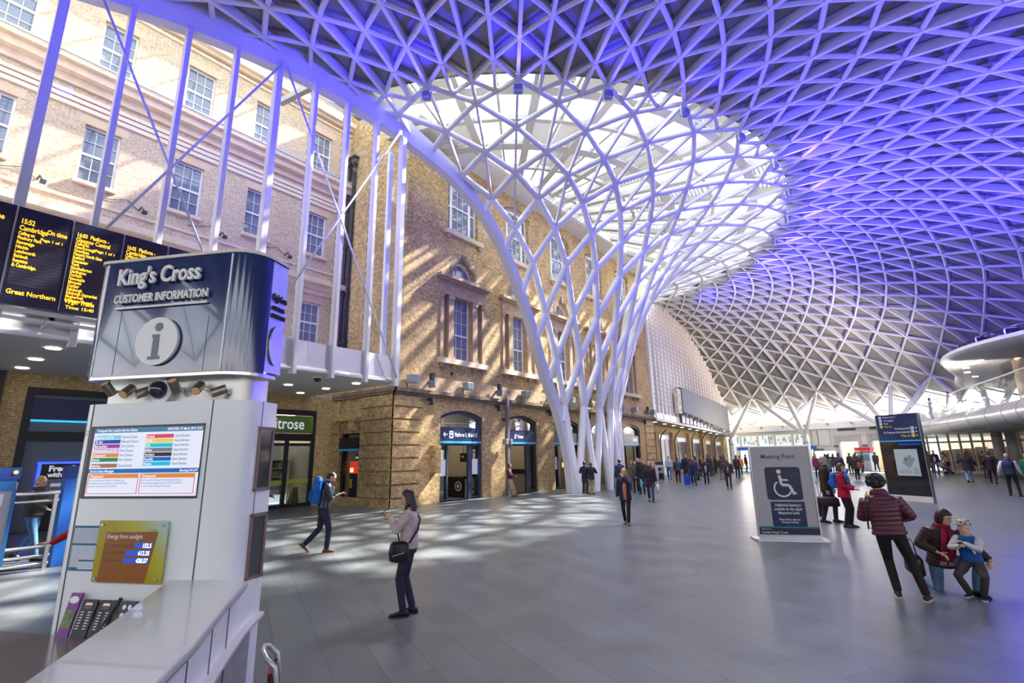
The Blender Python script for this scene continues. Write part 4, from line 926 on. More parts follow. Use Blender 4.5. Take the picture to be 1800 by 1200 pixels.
band(.62, .66, .06, -.015, c2i, c2o).build('counter_ledge', mat('ledge_grey', (.52, .52, .55), .3), kx, bevel=.01)
band(0, .62, .12, .06, c2i, c2o).build('counter_base', mat('base_grey', (.26, .26, .27), .4), kx)
m = MB()
for k, f_ in ((1, .55), (2, .2), (2, .9), (3, .6)):
    a_, b_ = V(cout[k-1]), V(cout[k]); q = a_.lerp(b_, f_); t_ = (b_-a_).normalized(); q = q+V((t_.y, -t_.x))*-1*0+V((-t_.y, t_.x))*-.049
    m.tube([(q.x, q.y, .1), (q.x, q.y, .975)], .005, 6)
m.build('skirt_seams', M_seam, kx)

# low desk inside
m = MB(); dk = [(-6.75, .92), (-6.24, 1.17), (-5.10, 1.74), (-4.95, 1.50), (-4.75, .75), (-5.6, .45)]
m.loft([[(x, y, .56) for x, y in dk], [(x, y, .60) for x, y in dk]]); m.build('low_desk', mat('desk_brown', (.24, .205, .195), .2, coat=.4), kx)
MB().box(-1.55, -1.45, -.35, -.25, 0, .56).box(-.6, -.5, -.5, -.4, 0, .56).build('desk_legs', M_grey, kx, local=True)
# leaflets
def leaflet(u, w, h, z, lab, base, extra):
    t = empty('leaflet', wm(kx) @ V((u+w/2, -.10, z)), R(28), lab, 'leaflet', 'leaflets on the low desk')
    MB().add([(-w/2, -.03, 0), (w/2, -.03, 0), (w/2, .05, h), (-w/2, .05, h), (-w/2, -.015, 0), (w/2, -.015, 0), (w/2, .065, h), (-w/2, .065, h)], [(0, 1, 2, 3), (7, 6, 5, 4), (0, 4, 5, 1), (2, 6, 7, 3), (1, 5, 6, 2), (0, 3, 7, 4)]).build('sheet', base, t, local=True)
    m = MB(); mats = extra(m, w, h); sl = .08/h
    m.v = [(x, -.034+y+z_*sl, z_) for x, y, z_ in m.v]; m.build('print', mats, t, local=True)
def pur(m, w, h):
    m.cur = 0; m.add([(.05*math.cos(2*PI*k/20), -.001, h-.05+.028*math.sin(2*PI*k/20)) for k in range(20)], [tuple(range(20))]); m.cur = 1
    m.add([(-w/2+.006, 0, .07), (w/2-.006, 0, .07), (w/2-.006, 0, h*.62), (-w/2+.006, 0, h*.62)], [(0, 1, 2, 3)]); return [M_letter, mat('photo_green', (.16, .20, .08), .6, var=.6, scale=30)]
def dk_(m, w, h):
    m.cur = 0
    for q in range(7):
        for s_ in (-1, 1): m.add([(s_*.028+a, -.001, h*.68-.02*q+b) for a, b in ((-.005, -.005), (.005, -.005), (.005, .005), (-.005, .005))], [(0, 1, 2, 3)])
        for s_ in (-1, 1): m.add([(s_*.045+a, -.001, h*.68-.02*q+b) for a, b in ((-.010, -.003), (.010, -.003), (.010, .003), (-.010, .003))], [(0, 1, 2, 3)])
    m.add([(-.04, -.001, h*.86), (.04, -.001, h*.86), (.03, -.001, h*.93), (-.03, -.001, h*.93)], [(0, 1, 2, 3)])
    m.cur = 1; m.add([(-.04, -.001, h*.78), (.04, -.001, h*.78), (.04, -.001, h*.83), (-.04, -.001, h*.83)], [(0, 1, 2, 3)]); return [M_letter, mat('rust', (.3, .08, .03), .6)]
def ic_(m, w, h):
    m.cur = 0
    for q in range(2):
        for s_ in range(2): m.add([(-.03+.055*s_+.019*math.cos(2*PI*k/16), -.001, h*.85-.06*q+.019*math.sin(2*PI*k/16)) for k in range(16)], [tuple(range(16))])
    return [M_letter]
leaflet(-1.25, .115, .33, .60, 'purple leaflet with a white oval mark, first on the low desk', mat('leaflet_purple', (.20, .03, .24), .4), pur)
leaflet(-1.11, .15, .28, .60, 'black leaflet beside the purple one', M_black, dk_)
leaflet(-.93, .15, .28, .60, 'black leaflet between its twin and the slanted holder arm', M_black, dk_)
leaflet(-.72, .16, .28, .60, 'dark leaflet with round icons partly hidden by the counter', mat('leaflet_dark', (.02, .018, .03), .4), ic_)
o = MB().tube([wm(kx) @ V((-.86, -.12, .62)), wm(kx) @ V((-.74, -.04, .9))], .016, 8).build('holder_arm', M_dark); tag(o, 'slanted dark arm between the black leaflets', 'holder')
# trolley handle beside the desk
t = empty('luggage_trolley', (-4.35, 2.28, 0), R(-30), 'steel luggage trolley with a looped handle beside the desk', 'trolley')
MB().tube([(-.16, .1, .15), (-.16, .05, .46), (-.15, -.02, .53), (-.06, -.05, .56), (.06, -.05, .56), (.15, -.02, .53), (.16, .05, .46), (.16, .1, .15)], .02, 10).build('handle', mat('tube_white', (.62, .60, .57), .3, metal=.5), t, local=True, smooth=True)
MB().box(-.18, .18, .05, .5, .1, .14).box(-.17, .17, .03, .06, .14, .42).build('frame', M_dark, t, local=True); MB().box(-.1, .1, .0, .03, .28, .40).build('label_plate', mat('label_red', (.25, .02, .02), .5), t, local=True)
for q in (-1, 1): MB().tube([(q*.17-.015, .1, .055), (q*.17+.015, .1, .055)], .055, 14).build('wheel', M_black, t, local=True)

# ================================================================== far left: map sign, railing, blue post
t = empty('map_sign', (-12.9, 1.1, 0), 0, 'blue and grey map sign at the left edge beside the railing', 'sign')
MB().box(-13.0, -12.9, .3, 1.76, .32, 1.72).build('panel', mat('sign_greypanel', (.40, .41, .44), .5), t); MB().box(-13.02, -12.88, .3, 1.77, 1.78, 1.98).build('top_cap', mat('sign_blue', (.012, .05, .26), .35), t)
MB().box(-13.01, -12.89, .3, 1.74, 1.58, 1.79).build('header', mat('sign_midblue', (.02, .16, .42), .4), t); MB().box(-13.0, -12.885, 1.71, 1.76, .3, 1.6).build('edge_strip', MATS['sign_midblue'], t)
MB().box(-12.9, -12.89, .9, 1.6, 1.32, 1.52).build('notice', M_paper, t); MB().box(-12.9, -12.89, .9, 1.58, .66, 1.22).build('pink_poster', mat('poster_pink', (.55, .06, .22), .5), t); MB().box(-12.89, -12.885, .95, 1.54, .95, 1.18).build('poster_photo', mat('poster_dark', (.05, .05, .04), .5, var=.5, scale=20), t); MB().box(-12.89, -12.885, .95, 1.54, .70, .93).build('poster_text', M_paper, t)
MB().box(-13.0, -12.9, .3, 1.7, 0, .32).build('plinth', mat('purple_base', (.10, .02, .22), .5), t); MB().tube([(-12.88, 1.70, 1.9), (-12.87, 1.70, 1.9)], .035, 12).build('badge', mat('badge_yellow', (.7, .75, .1), .4, emit=(.7, .8, .1), es=.5), t)
t = empty('railing', (-13.9, 0, 0), 0, 'stainless steel railing with five rails behind the map sign', 'railing')
for z, r_ in ((1.46, .04), (1.31, .03), (.44, .035), (.27, .03), (.12, .03)): MB().tube([(-13.9, -4, z), (-13.9, 2.55, z)], r_, 10).build('rail', M_stainless, t, smooth=True)
for y in (-3, -.2, 2.5): MB().box(-13.94, -13.86, y-.03, y+.03, 0, 1.44).build('post', M_stainless, t)
t = empty('ticket_post', (-14.2, 2.72, 0), 0, 'tall bright blue post at the end of the railing', 'post')
MB().box(-14.35, -14.05, 2.62, 2.84, 0, 1.98).build('panel', mat('post_blue', (.012, .11, .45), .4), t, bevel=.01); MB().box(-14.36, -14.04, 2.61, 2.85, 1.75, 1.99).build('cap', MATS['sign_blue'], t, bevel=.01)
# ================================================================== right of the block: shops, canopy, finned screen, display board back
YE = 41.3
def zc(y): return 4.72-.038*(y-41.7)              # underside of the canopy falls gently with distance
b = MB(); XS = -18.6
hl = [(45.0, 48.3, 0, 3.7), (49.6, 52.9, 0, 3.5), (54.1, 57.1, 0, 3.4), (58.4, 60.9, 0, 3.3), (62.1, 64.9, 0, 3.2)]
wall(b, 'x', XS, 41.3, 67, 0, 17, hl, .2)
o = b.build('wall_right_shops', M_shopbrick, kind='structure'); tag(o, 'ochre brick shop wall beyond the brick block', 'wall')
f = XF(XS)
for y0, y1 in ((42.2, 43.2), (44.2, 45.0), (48.35, 49.5), (52.95, 54.05), (57.2, 58.3), (61, 62), (65, 66.4)): f.box(y0, y1, 0, 3.95, 0, .3)
o = f.build('trim_15', M_shopbrick, kind='structure'); tag(o, 'ochre brick piers between the far shopfronts', 'piers')
for k, h in enumerate(hl):
    d = empty('window_shop_%d' % k, (XS, (h[0]+h[1])/2, 0), 0, 'grey glazed shopfront beyond the brick block, %s from the block' % nth[k], 'shopfront', 'grey shopfronts beyond the block', 'structure')
    XF(XS-.15).box(h[0], h[1], h[3]-.42, h[3], 0, .1).build('sign_strip', mat('pale_sign', (.62, .64, .70), .4, emit=(.7, .75, .9), es=.35), d)
    g = XF(XS-.15).box(h[0], h[1], 0, h[3]-.42, 0, .03).build('glazing', mat('grey_glass', (.22, .19, .18), .12, spec=.8) if k else mat('lit_shop', (.5, .46, .46), .2, emit=(.75, .72, .75), es=.4), d)
    f = XF(XS-.12); n_ = 3
    for q in range(n_+1): y = h[0]+(h[1]-h[0])*q/n_; f.box(y-.04, y+.04, 0, h[3]-.4, 0, .06)
    f.build('frame', M_grey, d)
for q, y in enumerate((44.8, 48.3, 53.2, 56.5, 60.8)):
    o = MB().tube([(XS+.45, y, 0), (XS+.45, y, 3.2), (XS+.55, y+.1, 3.6), (XS+.9, y+.5, 4.1)], .06, 8).build('shop_drainpipe', M_dark, smooth=True); tag(o, 'dark drainpipe on the far ochre piers, %s from the block' % nth[q], 'pipe', 'drainpipes on the far piers')
b = MB()
for k in range(13):
    y0, y1 = 41.3+1.9*k, 41.3+1.9*(k+1)
    b.add([(XS, y0, zc(y0)), (-16.9, y0, zc(y0)), (-16.9, y1, zc(y1)), (XS, y1, zc(y1)), (XS, y0, zc(y0)+.2), (-16.9, y0, zc(y0)+.2), (-16.9, y1, zc(y1)+.2), (XS, y1, zc(y1)+.2)], [(3, 2, 1, 0), (4, 5, 6, 7), (1, 2, 6, 5), (0, 1, 5, 4), (2, 3, 7, 6)])
o = b.build('ceiling_far_canopy', mat('far_canopy', (.40, .38, .35), .5), kind='structure'); tag(o, 'grey canopy over the far ochre shops', 'canopy')
for q in range(9):
    y = 42.6+2.2*q; o = MB().tube([(-17.6, y, zc(y)-.02), (-17.6, y, zc(y))], .16, 12).build('downlight', M_lamp); tag(o, 'round downlight in the far canopy', 'downlight', 'downlights in the far canopy')
def zr(y):
    for p, q in zip(er, er[1:]):
        if p.y <= y <= q.y: return p.z+(q.z-p.z)*(y-p.y)/max(1e-4, q.y-p.y)
    return 4.5
nfin = 0
for k in range(26):
    y = 42.0+.86*k; z0, z1 = zc(y)+.2, zr(y)-.3
    if z1-z0 < .5: continue
    nfin += 1
    m = MB(); m.box(-17.55, -17.2, y-.10, y+.10, z0, z1)
    m.cur = 1
    for q in range(int((z1-z0-1.4)/.42)): m.box(-17.215, -17.185, y-.05, y+.05, z0+1.3+.42*q, z0+1.46+.42*q)
    o = m.build('screen_fin', [mat('fin_white', (.80, .795, .80), .45), mat('fin_slot', (.36, .34, .33), .6)], kind='structure'); tag(o, 'tall white slotted fin of the far glazed screen', 'fin', 'white fins of the far screen')
m = MB().box(-17.6, -17.1, 41.35, 41.6, 5.0, 15.4); o = m.build('trim_16', M_white, kind='structure'); tag(o, 'white end post of the far finned screen', 'post')
m = MB()
for k in range(14): y = 41.9+1.6*k; m.box(-17.2, -17.12, y, y+1.5, zc(y)+.2, zc(y)+.75)
o = m.build('trim_17', M_lilac, kind='structure'); tag(o, 'lilac fascia panels along the far canopy', 'fascia')
m = MB()
for k in range(8): m.add([(-18.45, 42+3*k, 5), (-18.45, 45+3*k, 5), (-18.45, 45+3*k, 15.5), (-18.45, 42+3*k, 15.5)], [(0, 1, 2, 3)])
t = empty('display_board', (-16.6, 54, 4.7), 0, 'long ribbed metal display board high on the far left', 'display board')
def zb(y): return 5.47-.104*(y-49.4)
def zt(y): return 7.9-.07*(y-49.4)
m = MB()
for k in range(28):
    y0 = 47.2+.5*k; y1 = y0+.5
    m.add([(-16.6, y0, zb(y0)), (-16.6, y1, zb(y1)), (-16.6, y1, zt(y1)), (-16.6, y0, zt(y0)), (-16.3, y0+.25, zb(y0+.25)), (-16.3, y0+.25, zt(y0+.25))], [(0, 4, 5, 3), (4, 1, 2, 5)])
m.build('ribbed_face', mat('ribbed_steel', (.30, .31, .30), .4, metal=.4), t)
MB().box(-17.0, -16.6, 46.9, 47.2, zb(47)+.0, zt(47)).build('end_case', M_dark, t)
MB().box(-16.95, -16.62, 46.0, 46.9, 5.6, 7.9).build('side_fitting', mat('side_cream', (.55, .50, .42), .6, var=.5, scale=3), t)
m = MB()
for k in range(9): y = 48+1.6*k; m.box(-17.2, -16.5, y-.05, y+.05, zb(y)-.15, zb(y))
m.build('support_arm', M_white, t)
m = MB()
for k in range(14): y = 47.5+1.05*k; m.box(-17.0, -16.9, y, y+.8, zc(y)+.25, zb(y)-.1)
o = m.build('trim_18', mat('blue_slots', (.16, .15, .28), .4), kind='structure'); tag(o, 'dark bluish slots under the long display board', 'slots')

# ================================================================== far perimeter wall, curved in plan
def pc(r, deg, z): a = R(deg); return V((CX+r*math.sin(a), CY+r*math.cos(a), z))
def arcbox(mb, r0, r1, a0, a1, z0, z1, step=1.6):
    n = max(1, int(round((a1-a0)/step)))
    for k in range(n):
        b0, b1 = a0+(a1-a0)*k/n, a0+(a1-a0)*(k+1)/n
        mb.add([pc(r, a, z) for r in (r0, r1) for a in (b0, b1) for z in (z0, z1)], [(0, 1, 3, 2), (4, 6, 7, 5), (0, 4, 5, 1), (2, 3, 7, 6), (0, 2, 6, 4), (1, 5, 7, 3)])
    return mb
RW = 41
M_cr = mat('cream_wall', (.66, .645, .60), .6)
w = MB(); arcbox(w, RW, RW+.4, 3, 17.4, 2.5, 2.65); arcbox(w, RW, RW+.4, 3, 17.4, 3.85, 4.3)
for a in (3.2, 5.9, 8.8, 11.6, 14.4, 17.2): arcbox(w, RW-.05, RW+.4, a-.2, a+.2, 2.6, 3.9, 1)
arcbox(w, RW, RW+.4, 17.4, 20.6, 1.9, 4.3); arcbox(w, RW, RW+.4, 20.6, 21.3, 0, 4.3, 1); arcbox(w, RW, RW+.4, 21.3, 24, 2.85, 4.3); arcbox(w, RW, RW+.4, 24, 25.8, 0, 4.3); arcbox(w, RW, RW+.4, 25.8, 28.4, 2.85, 4.3); arcbox(w, RW, RW+.4, 28.4, 70, 2.9, 4.3)
o = w.build('wall_far', M_cr, kind='structure'); tag(o, 'curved cream wall at the far side of the hall', 'wall')
w = MB(); arcbox(w, RW-.5, RW+.2, 2, 62, 4.3, 4.95)
o = w.build('trim_19', M_white, kind='structure', smooth='auto'); tag(o, 'white curved beam along the top of the far wall', 'beam')
w = MB(); arcbox(w, RW+.2, RW+.6, 2, 62, 4.95, 5.35)
o = w.build('trim_20', mat('beige_strip', (.50, .43, .33), .7), kind='structure'); tag(o, 'beige strip between the far beam and the glazed skirt', 'trim')
w = MB(); arcbox(w, RW, RW+.4, 70, 172, 0, 5.0, 3)
o = w.build('wall_perimeter', M_cr, kind='structure'); tag(o, 'cream perimeter wall behind the viewer', 'wall')
# patterned glass panels
for k, a in enumerate((3.2, 5.9, 8.8, 11.6, 14.4)):
    a1 = (5.9, 8.8, 11.6, 14.4, 17.2)[k]
    p = MB(); arcbox(p, RW+.1, RW+.14, a+.25, a1-.25, 2.66, 3.84, .5); 
    t = empty('window_art_%d' % k, pc(RW+.1, (a+a1)/2, 2.66), 0, 'pale patterned glass panel high on the far wall, %s from the left' % nth[k], 'window', 'patterned glass panels of the far wall', 'structure')
    p.build('pane', mat('art_glass', (.66, .72, .70), .2, emit=(.78, .86, .84), es=.45), t)
    random.seed(20+k); q = MB()
    for s in range(9):
        u = a+.3+random.random()*(a1-a-.8); z = 2.75+random.random()*.7; arcbox(q, RW+.04, RW+.08, u, u+random.uniform(.08, .3), z, z+random.uniform(.15, .6), .5) if True else 0; q.cur = random.randrange(4)
    q.m = q.m; q.build('pattern', [mat('art_teal', (.20, .45, .45), .5), mat('art_ochre', (.55, .50, .30), .5), mat('art_grey', (.35, .40, .45), .5), mat('art_pink', (.62, .52, .48), .5)], t)
# blue sign band, glass entrance under it
w = MB(); arcbox(w, RW-.3, RW-.15, 5.3, 18, 2.14, 2.48)
t = empty('sign_band', pc(RW-.2, 9, 2.1), 0, 'long royal blue sign band over the far entrance', 'sign'); w.build('band', mat('royal_blue', (.012, .07, .38), .4, emit=(.02, .1, .5), es=.3), t)
m = MB(); put_text(m, 'Exhibition', .22, pc(RW-.32, 8.6, 2.23), V((math.cos(R(9)), -math.sin(R(9)), 0)), (0, 0, 1), bold=.006) if False else m.add([pc(RW-.32, 8.0, 2.27), pc(RW-.32, 9.0, 2.27), pc(RW-.32, 9.0, 2.36), pc(RW-.32, 8.0, 2.36)], [(0, 1, 2, 3)])
m.build('lettering', M_txt, t)
w = MB()
for a in (5.5, 7.2, 8.9, 10.6, 12.3, 14, 15.7, 17.4): arcbox(w, RW, RW+.1, a-.08, a+.08, 0, 2.5, 1)
arcbox(w, RW, RW+.1, 3, 17.4, 2.42, 2.5)
t = empty('window_entrance', pc(RW, 10, 0), 0, 'bright glazed entrance under the royal blue sign band', 'window', kind='structure'); w.build('frame', M_grey, t)
w = MB(); arcbox(w, RW+.04, RW+.06, 5, 17.4, 0, 2.42); w.build('glazing', G_shop, t)
o = arcbox(MB(), RW, RW+.3, 1.5, 5.3, 0, 2.5).build('wall_far_end', M_cr, kind='structure'); tag(o, 'cream wall end beside the first branching column', 'wall')
# cream part with doorways
M_darksign = mat('teal_dark', (.04, .07, .085), .4)
for k, (a0, a1) in enumerate(((21.3, 24.0), (25.8, 28.4))):
    DN[0] += 1
    t = empty('door_%d' % DN[0], pc(RW, (a0+a1)/2, 0), 0, 'grey framed far doorway with warm beige light inside, %s of the pair' % ('left', 'right')[k], 'door', 'far doorways with dark signs', 'structure')
    f = MB(); arcbox(f, RW-.08, RW+.02, a0-.55, a0, 0, 3.5, 1); arcbox(f, RW-.08, RW+.02, a1, a1+.4, 0, 3.5, 1); arcbox(f, RW-.08, RW+.02, a0-.55, a1+.4, 3.35, 3.6, 1); arcbox(f, RW-.02, RW+.06, a0, a1, 2.85, 3.3, 1); f.build('frame', mat('frame_grey', (.44, .43, .41), .5), t)
    f = MB(); arcbox(f, RW+2.2, RW+2.3, a0-1, a1+1, 0, 3.4); f.build('back_wall', mat('warm_beige', (.55, .42, .25), .7, emit=(.6, .45, .27), es=.5), t)
    f = MB()
    for q in range(4): arcbox(f, RW+2.1, RW+2.2, a0+.2+.65*q, a0+.45+.65*q, 0, 2.9, 1)
    f.build('back_posts', mat('pale_post', (.66, .58, .46), .6), t)
    w = MB(); arcbox(w, RW-.12, RW, a0+.1, a0+2.6, 4.0, 4.26, .5); w.build('dark_sign', M_darksign, t)
w = MB(); arcbox(w, RW-.35, RW-.02, 18.6, 20.2, 2.5, 4.2, 1); arcbox(w, RW-.25, RW-.02, 17.6, 18.4, 2.6, 4.2, 1)
o = w.build('trim_21', mat('box_cream', (.62, .61, .57), .6), kind='structure'); tag(o, 'boxed cream panel high on the far wall left of the doorways', 'panel')
for k, (a0, a1, c_, l) in enumerate(((17.5, 19.3, 'royal_blue', 'royal blue hanging sign over the far crowd'), (19.6, 21.2, 'teal_dark', 'dark hanging sign over the far crowd'))):
    w = MB(); arcbox(w, RW-3.2, RW-3.05, a0, a1, 1.95, 2.18); o = w.build('hanging_sign', MATS[c_]); tag(o, l, 'sign')
    t_ = MB(); [arcbox(t_, RW-3.15, RW-3.1, a, a+.06, 0, 2.0, 1) for a in (a0+.1, a1-.15)]; q_ = t_.build('posts', M_grey, o)
for k, a in enumerate((20.85, 24.9)):
    w = MB(); arcbox(w, RW-.1, RW-.02, a-.35, a+.35, 2.28, 2.52, 1); w.cur = 1
    for q in (-.22, 0, .22): arcbox(w, RW-.13, RW-.09, a+q-.05, a+q+.05, 2.32, 2.48, 1)
    o = w.build('toilet_sign', [M_grey, M_black]); tag(o, 'small grey pictogram sign on the far wall %s the left doorway' % ('left of', 'right of')[k], 'sign', 'pictogram signs by the far doorways')
t = empty('phone_kiosk', pc(39.2, 26.0, 0), R(-26), 'white kiosk with a red top sign in front of the far wall', 'kiosk')
MB().box(-.6, .6, -.25, .25, 0, 1.65).build('cabinet', mat('kiosk_grey', (.55, .58, .60), .4), t, local=True); MB().box(-.75, .75, -.3, .3, 1.9, 2.2).build('red_sign', mat('sign_red', (.55, .01, .02), .4, emit=(.6, .01, .03), es=.4), t, local=True)
MB().box(-.55, .55, -.27, -.24, .9, 1.5).box(-.7, .7, -.32, -.29, 1.66, 1.85).build('panel', mat('kiosk_panel', (.18, .25, .30), .4), t, local=True); MB().box(-.05, .05, -.05, .05, 1.65, 1.9).build('post', M_grey, t, local=True)
# outdoor paving and pale backdrop buildings beyond the entrance, at street distance
o = MB().add([(-60, 74, -.02), (60, 74, -.02), (60, 130, -.02), (-60, 130, -.02)], [(0, 1, 2, 3)]).build('ground_street', mat('street', (.34, .34, .35), .8), kind='structure')

# ================================================================== branching columns
M_col = mat('column_white', (.70, .69, .66), .4)
def node18(k): return rp(SO[18], PH0+5.625*k)
for n_, (fa_, ks, lab) in enumerate(((7.1, [1], 'first white branching column, beside the far left shops'), (20.15, [1, 2, 3], 'second white branching column, rising behind the Meeting Point sign'), (33.4, [3, 4, 5, 6], 'third white branching column, behind the tall map totem'), (46.5, [6, 7, 8], 'fourth white branching column, beyond the curved balcony'))):
    f0 = pc(36, fa_, 3.62); t = empty('branching_column', pc(36, fa_, 0), 0, lab, 'column', 'branching columns under the roof edge', 'structure')
    MB().tube([pc(36, fa_, 0), pc(36, fa_, 3.5)], [.36, .30], 18).build('trunk', M_col, t, smooth=True); MB().tube([pc(36, fa_, 2.75), pc(36, fa_, 2.85)], .33, 18).build('collar', M_grey, t)
    ends = [node18(k) for k in ks]
    if n_ == 0: ends.append(er[-6])
    for e in ends:
        d_ = e-f0; MB().tube([f0-d_*.02, f0+d_*.3, f0+d_*.9], [.2, .19, .17], 12).tube([f0+d_*.88, e], [.1, .08], 8).build('branch', M_col, t, smooth=True)

# ================================================================== balcony on the right
me_ = [V(p) for p in catmull([(-.6, 57.5), (.2, 54.5), (.85, 51), (2.4, 41), (3.5, 35.3), (4.2, 31), (5.6, 24), (8.5, 15)], 8)]
def off(P_, i, g):
    t_ = (P_[min(i+1, len(P_)-1)]-P_[max(i-1, 0)]).normalized(); return P_[i]+V((-t_.y, t_.x))*g   # to the right side (+x) for -y travel
secs = []
for i in range(len(me_)):
    s_ = []
    for u, z in ((1.5, 3.05), (.6, 3.05), (.2, 3.12), (0, 3.35), (-.1, 3.65), (-.02, 3.95), (.18, 4.15), (.5, 4.22), (1.5, 4.22)):
        q = off(me_, i, u); s_.append((q.x, q.y, z))
    secs.append(s_)
t = empty('balcony', (3, 40, 3.05), 0, 'curved silver balcony with a glass balustrade on the right', 'balcony', kind='structure')
MB().loft(secs).build('bulging_fascia', mat('fascia_silver', (.50, .50, .51), .32, metal=.6), t, smooth='auto')
m = MB()
for i in range(2, len(me_)-1, 4):
    for k in range(2, 8):
        pass
    a_ = [off(me_, i, u) for u in (.6, .2, -.005, -.105, -.025, .18)]; zz = (3.04, 3.115, 3.35, 3.65, 3.95, 4.155)
    for (p, z), (q, z2) in zip(zip(a_, zz), list(zip(a_, zz))[1:]): m.bar((p.x, p.y, z), (q.x, q.y, z2), .03, .012, (-1, 0, 0))
m.build('fascia_joints', M_grey, t)
sl = []
for i in range(len(me_)):
    a_, b_ = off(me_, i, 1.4), off(me_, i, 1.4)+V((16, 0)); sl.append([(a_.x, a_.y, 3.1), (b_.x, b_.y, 3.1), (b_.x, b_.y, 4.3), (a_.x, a_.y, 4.3)])
MB().loft(sl).build('floor_slab', M_grey, t)
g = MB(); rl_ = []
for i in range(len(me_)-1):
    p, q = off(me_, i, .35), off(me_, i+1, .35); g.add([(p.x, p.y, 4.2), (q.x, q.y, 4.2), (q.x, q.y, 5.46), (p.x, p.y, 5.46)], [(0, 1, 2, 3)])
g.build('balustrade_glass', glass('balustrade', (.80, .84, .84), .5, .04), t)
MB().tube([(*off(me_, i, .35), 5.5) for i in range(len(me_))], .04, 8).build('handrail', M_stainless, t, smooth=True)
# oval pod above the balcony
pod = [(5.4, 31), (4.78, 32.3), (3.7, 33.6), (2.75, 35.4), (2.2, 37.4), (2.0, 39.2), (2.2, 41.4), (3.0, 47), (4.6, 58), (14, 60), (18, 40), (12, 28)]
pc_ = [V(p) for p in pod]; cen = V((8.5, 42))
pc_ = catmull(pc_+[pc_[0]], 5)[:-1]
def ringz(sc_, z): return [(cen.x+(p.x-cen.x)*sc_, cen.y+(p.y-cen.y)*sc_, z) for p in pc_]
t = empty('roof_pod', (6, 40, 6.9), 0, 'rounded oval canopy over the upper level on the right', 'canopy', kind='structure')
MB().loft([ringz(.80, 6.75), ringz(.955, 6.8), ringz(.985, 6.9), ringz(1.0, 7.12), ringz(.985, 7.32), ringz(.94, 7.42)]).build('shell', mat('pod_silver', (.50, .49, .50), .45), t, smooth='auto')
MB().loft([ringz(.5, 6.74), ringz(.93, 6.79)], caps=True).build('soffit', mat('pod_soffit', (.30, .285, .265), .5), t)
for q, (x, y) in enumerate(((3.6, 37.5), (3.2, 40.5), (3.4, 43.0), (4.0, 46), (5.2, 38.2))):
    o = MB().tube([(x, y, 6.72), (x, y, 6.76)], .16, 12).build('downlight', M_lamp); tag(o, 'round downlight under the oval canopy on the right', 'downlight', 'downlights under the oval canopy')
w = MB()
for k in range(9): w.box(5.0+.9*k, 5.86+.9*k, 40.2-.9*k, 40.35-.9*k, 4.3, 6.74) if False else w.bar((5.0+.55*k, 38.6-1.15*k, 5.52), (5.5+.55*k, 37.55-1.15*k, 5.52), .12, 2.42)
o = w.build('wall_upper', mat('wood_panel', (.60, .44, .34), .35, var=.06, scale=2), kind='structure'); tag(o, 'pinkish wood panelled wall of the upper level', 'wall')
o = MB().bar((5.0, 38.6, 5.52), (6.3, 44, 5.52), .12, 2.42).build('wall_upper_side', mat('panel_side', (.28, .26, .22), .4), kind='structure'); tag(o, 'grey side wall of the upper level', 'wall')
t = empty('lighting_rig', (4.5, 35, 7.4), 0, 'dark rail with lamps on top of the oval canopy', 'lighting rig')
MB().tube([(2.9, 38.5, 7.4), (2.95, 38, 7.75), (4.0, 35.2, 7.85), (6.5, 32.2, 7.9), (8, 31, 7.9)], .05, 6).tube([(2.95, 38, 7.6), (4.0, 35.2, 7.65), (6.5, 32.2, 7.7)], .03, 6).build('rail', M_black, t)
M_bl = mat('blue_lamp', (.05, .05, .8), .4, emit=(.08, .06, 1), es=9)
for q, (x, y) in enumerate(((3.75, 36.1), (4.7, 34.4), (6, 32.9))):
    o = MB().box(x-.25, x+.25, y-.2, y+.2, 7.5, 7.8).build('lamp_body', M_black, t); MB().box(x-.26, x+.2, y-.16, y+.16, 7.8, 7.82).build('lens', M_bl, t)
    MB().box(x-.27, x-.25, y-.18, y+.18, 7.55, 7.78).build('lens', M_bl, t)
# shop glass under the balcony
t = empty('window_gallery', pc(37, 44, 0), 0, 'bright shop windows with pale mullions under the balcony', 'window', kind='structure')
m = MB()
for k in range(16): a = 36.8+1.35*k; arcbox(m, 36.9, 37.05, a-.07, a+.07, 0, 3.1, 1)
arcbox(m, 36.92, 37.0, 36, 58, 2.42, 2.56); arcbox(m, 36.9, 37.02, 36, 58, 0, .18)
m.build('frame', mat('gallery_frame', (.55, .53, .49), .4), t)
m = MB(); arcbox(m, 36.96, 36.98, 36, 58, .18, 3.1); m.build('glazing', glass('gallery_glass', (.9, .92, .92), .22), t)
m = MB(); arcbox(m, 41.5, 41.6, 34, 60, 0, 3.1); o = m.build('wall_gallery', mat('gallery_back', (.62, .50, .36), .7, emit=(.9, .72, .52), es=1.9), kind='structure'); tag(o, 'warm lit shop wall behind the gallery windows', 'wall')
random.seed(5)
for k in range(12):
    a = 37.4+1.35*k
    m = MB(); z = .3; h_ = random.uniform(1.4, 2.1); arcbox(m, 38.2, 38.7, a-.42, a+.42, .05, h_, 1)
    o = m.build('display_stand', [mat('stand_orange', (.62, .32, .08), .6), mat('stand_brown', (.34, .24, .15), .6), mat('stand_pale', (.62, .56, .48), .6), mat('stand_olive', (.30, .30, .16), .6)][(k*k+k//3) % 4]); tag(o, 'shop display stand behind the gallery windows, %s from the left' % (nth+['ninth', 'tenth', 'eleventh', 'twelfth'])[k], 'display stand', 'display stands in the gallery shop')
for a, l in ((36.7, 'left end of the gallery windows'), (47.6, 'right end of the gallery windows, near the edge of the photo')):
    o = MB().tube([pc(36.4, a, 0), pc(36.4, a, 3.1)], .33 if a > 40 else .25, 16).build('pillar', M_col, smooth=True, kind='structure'); tag(o, 'round pale pillar at the '+l, 'pillar', 'pillars of the balcony')
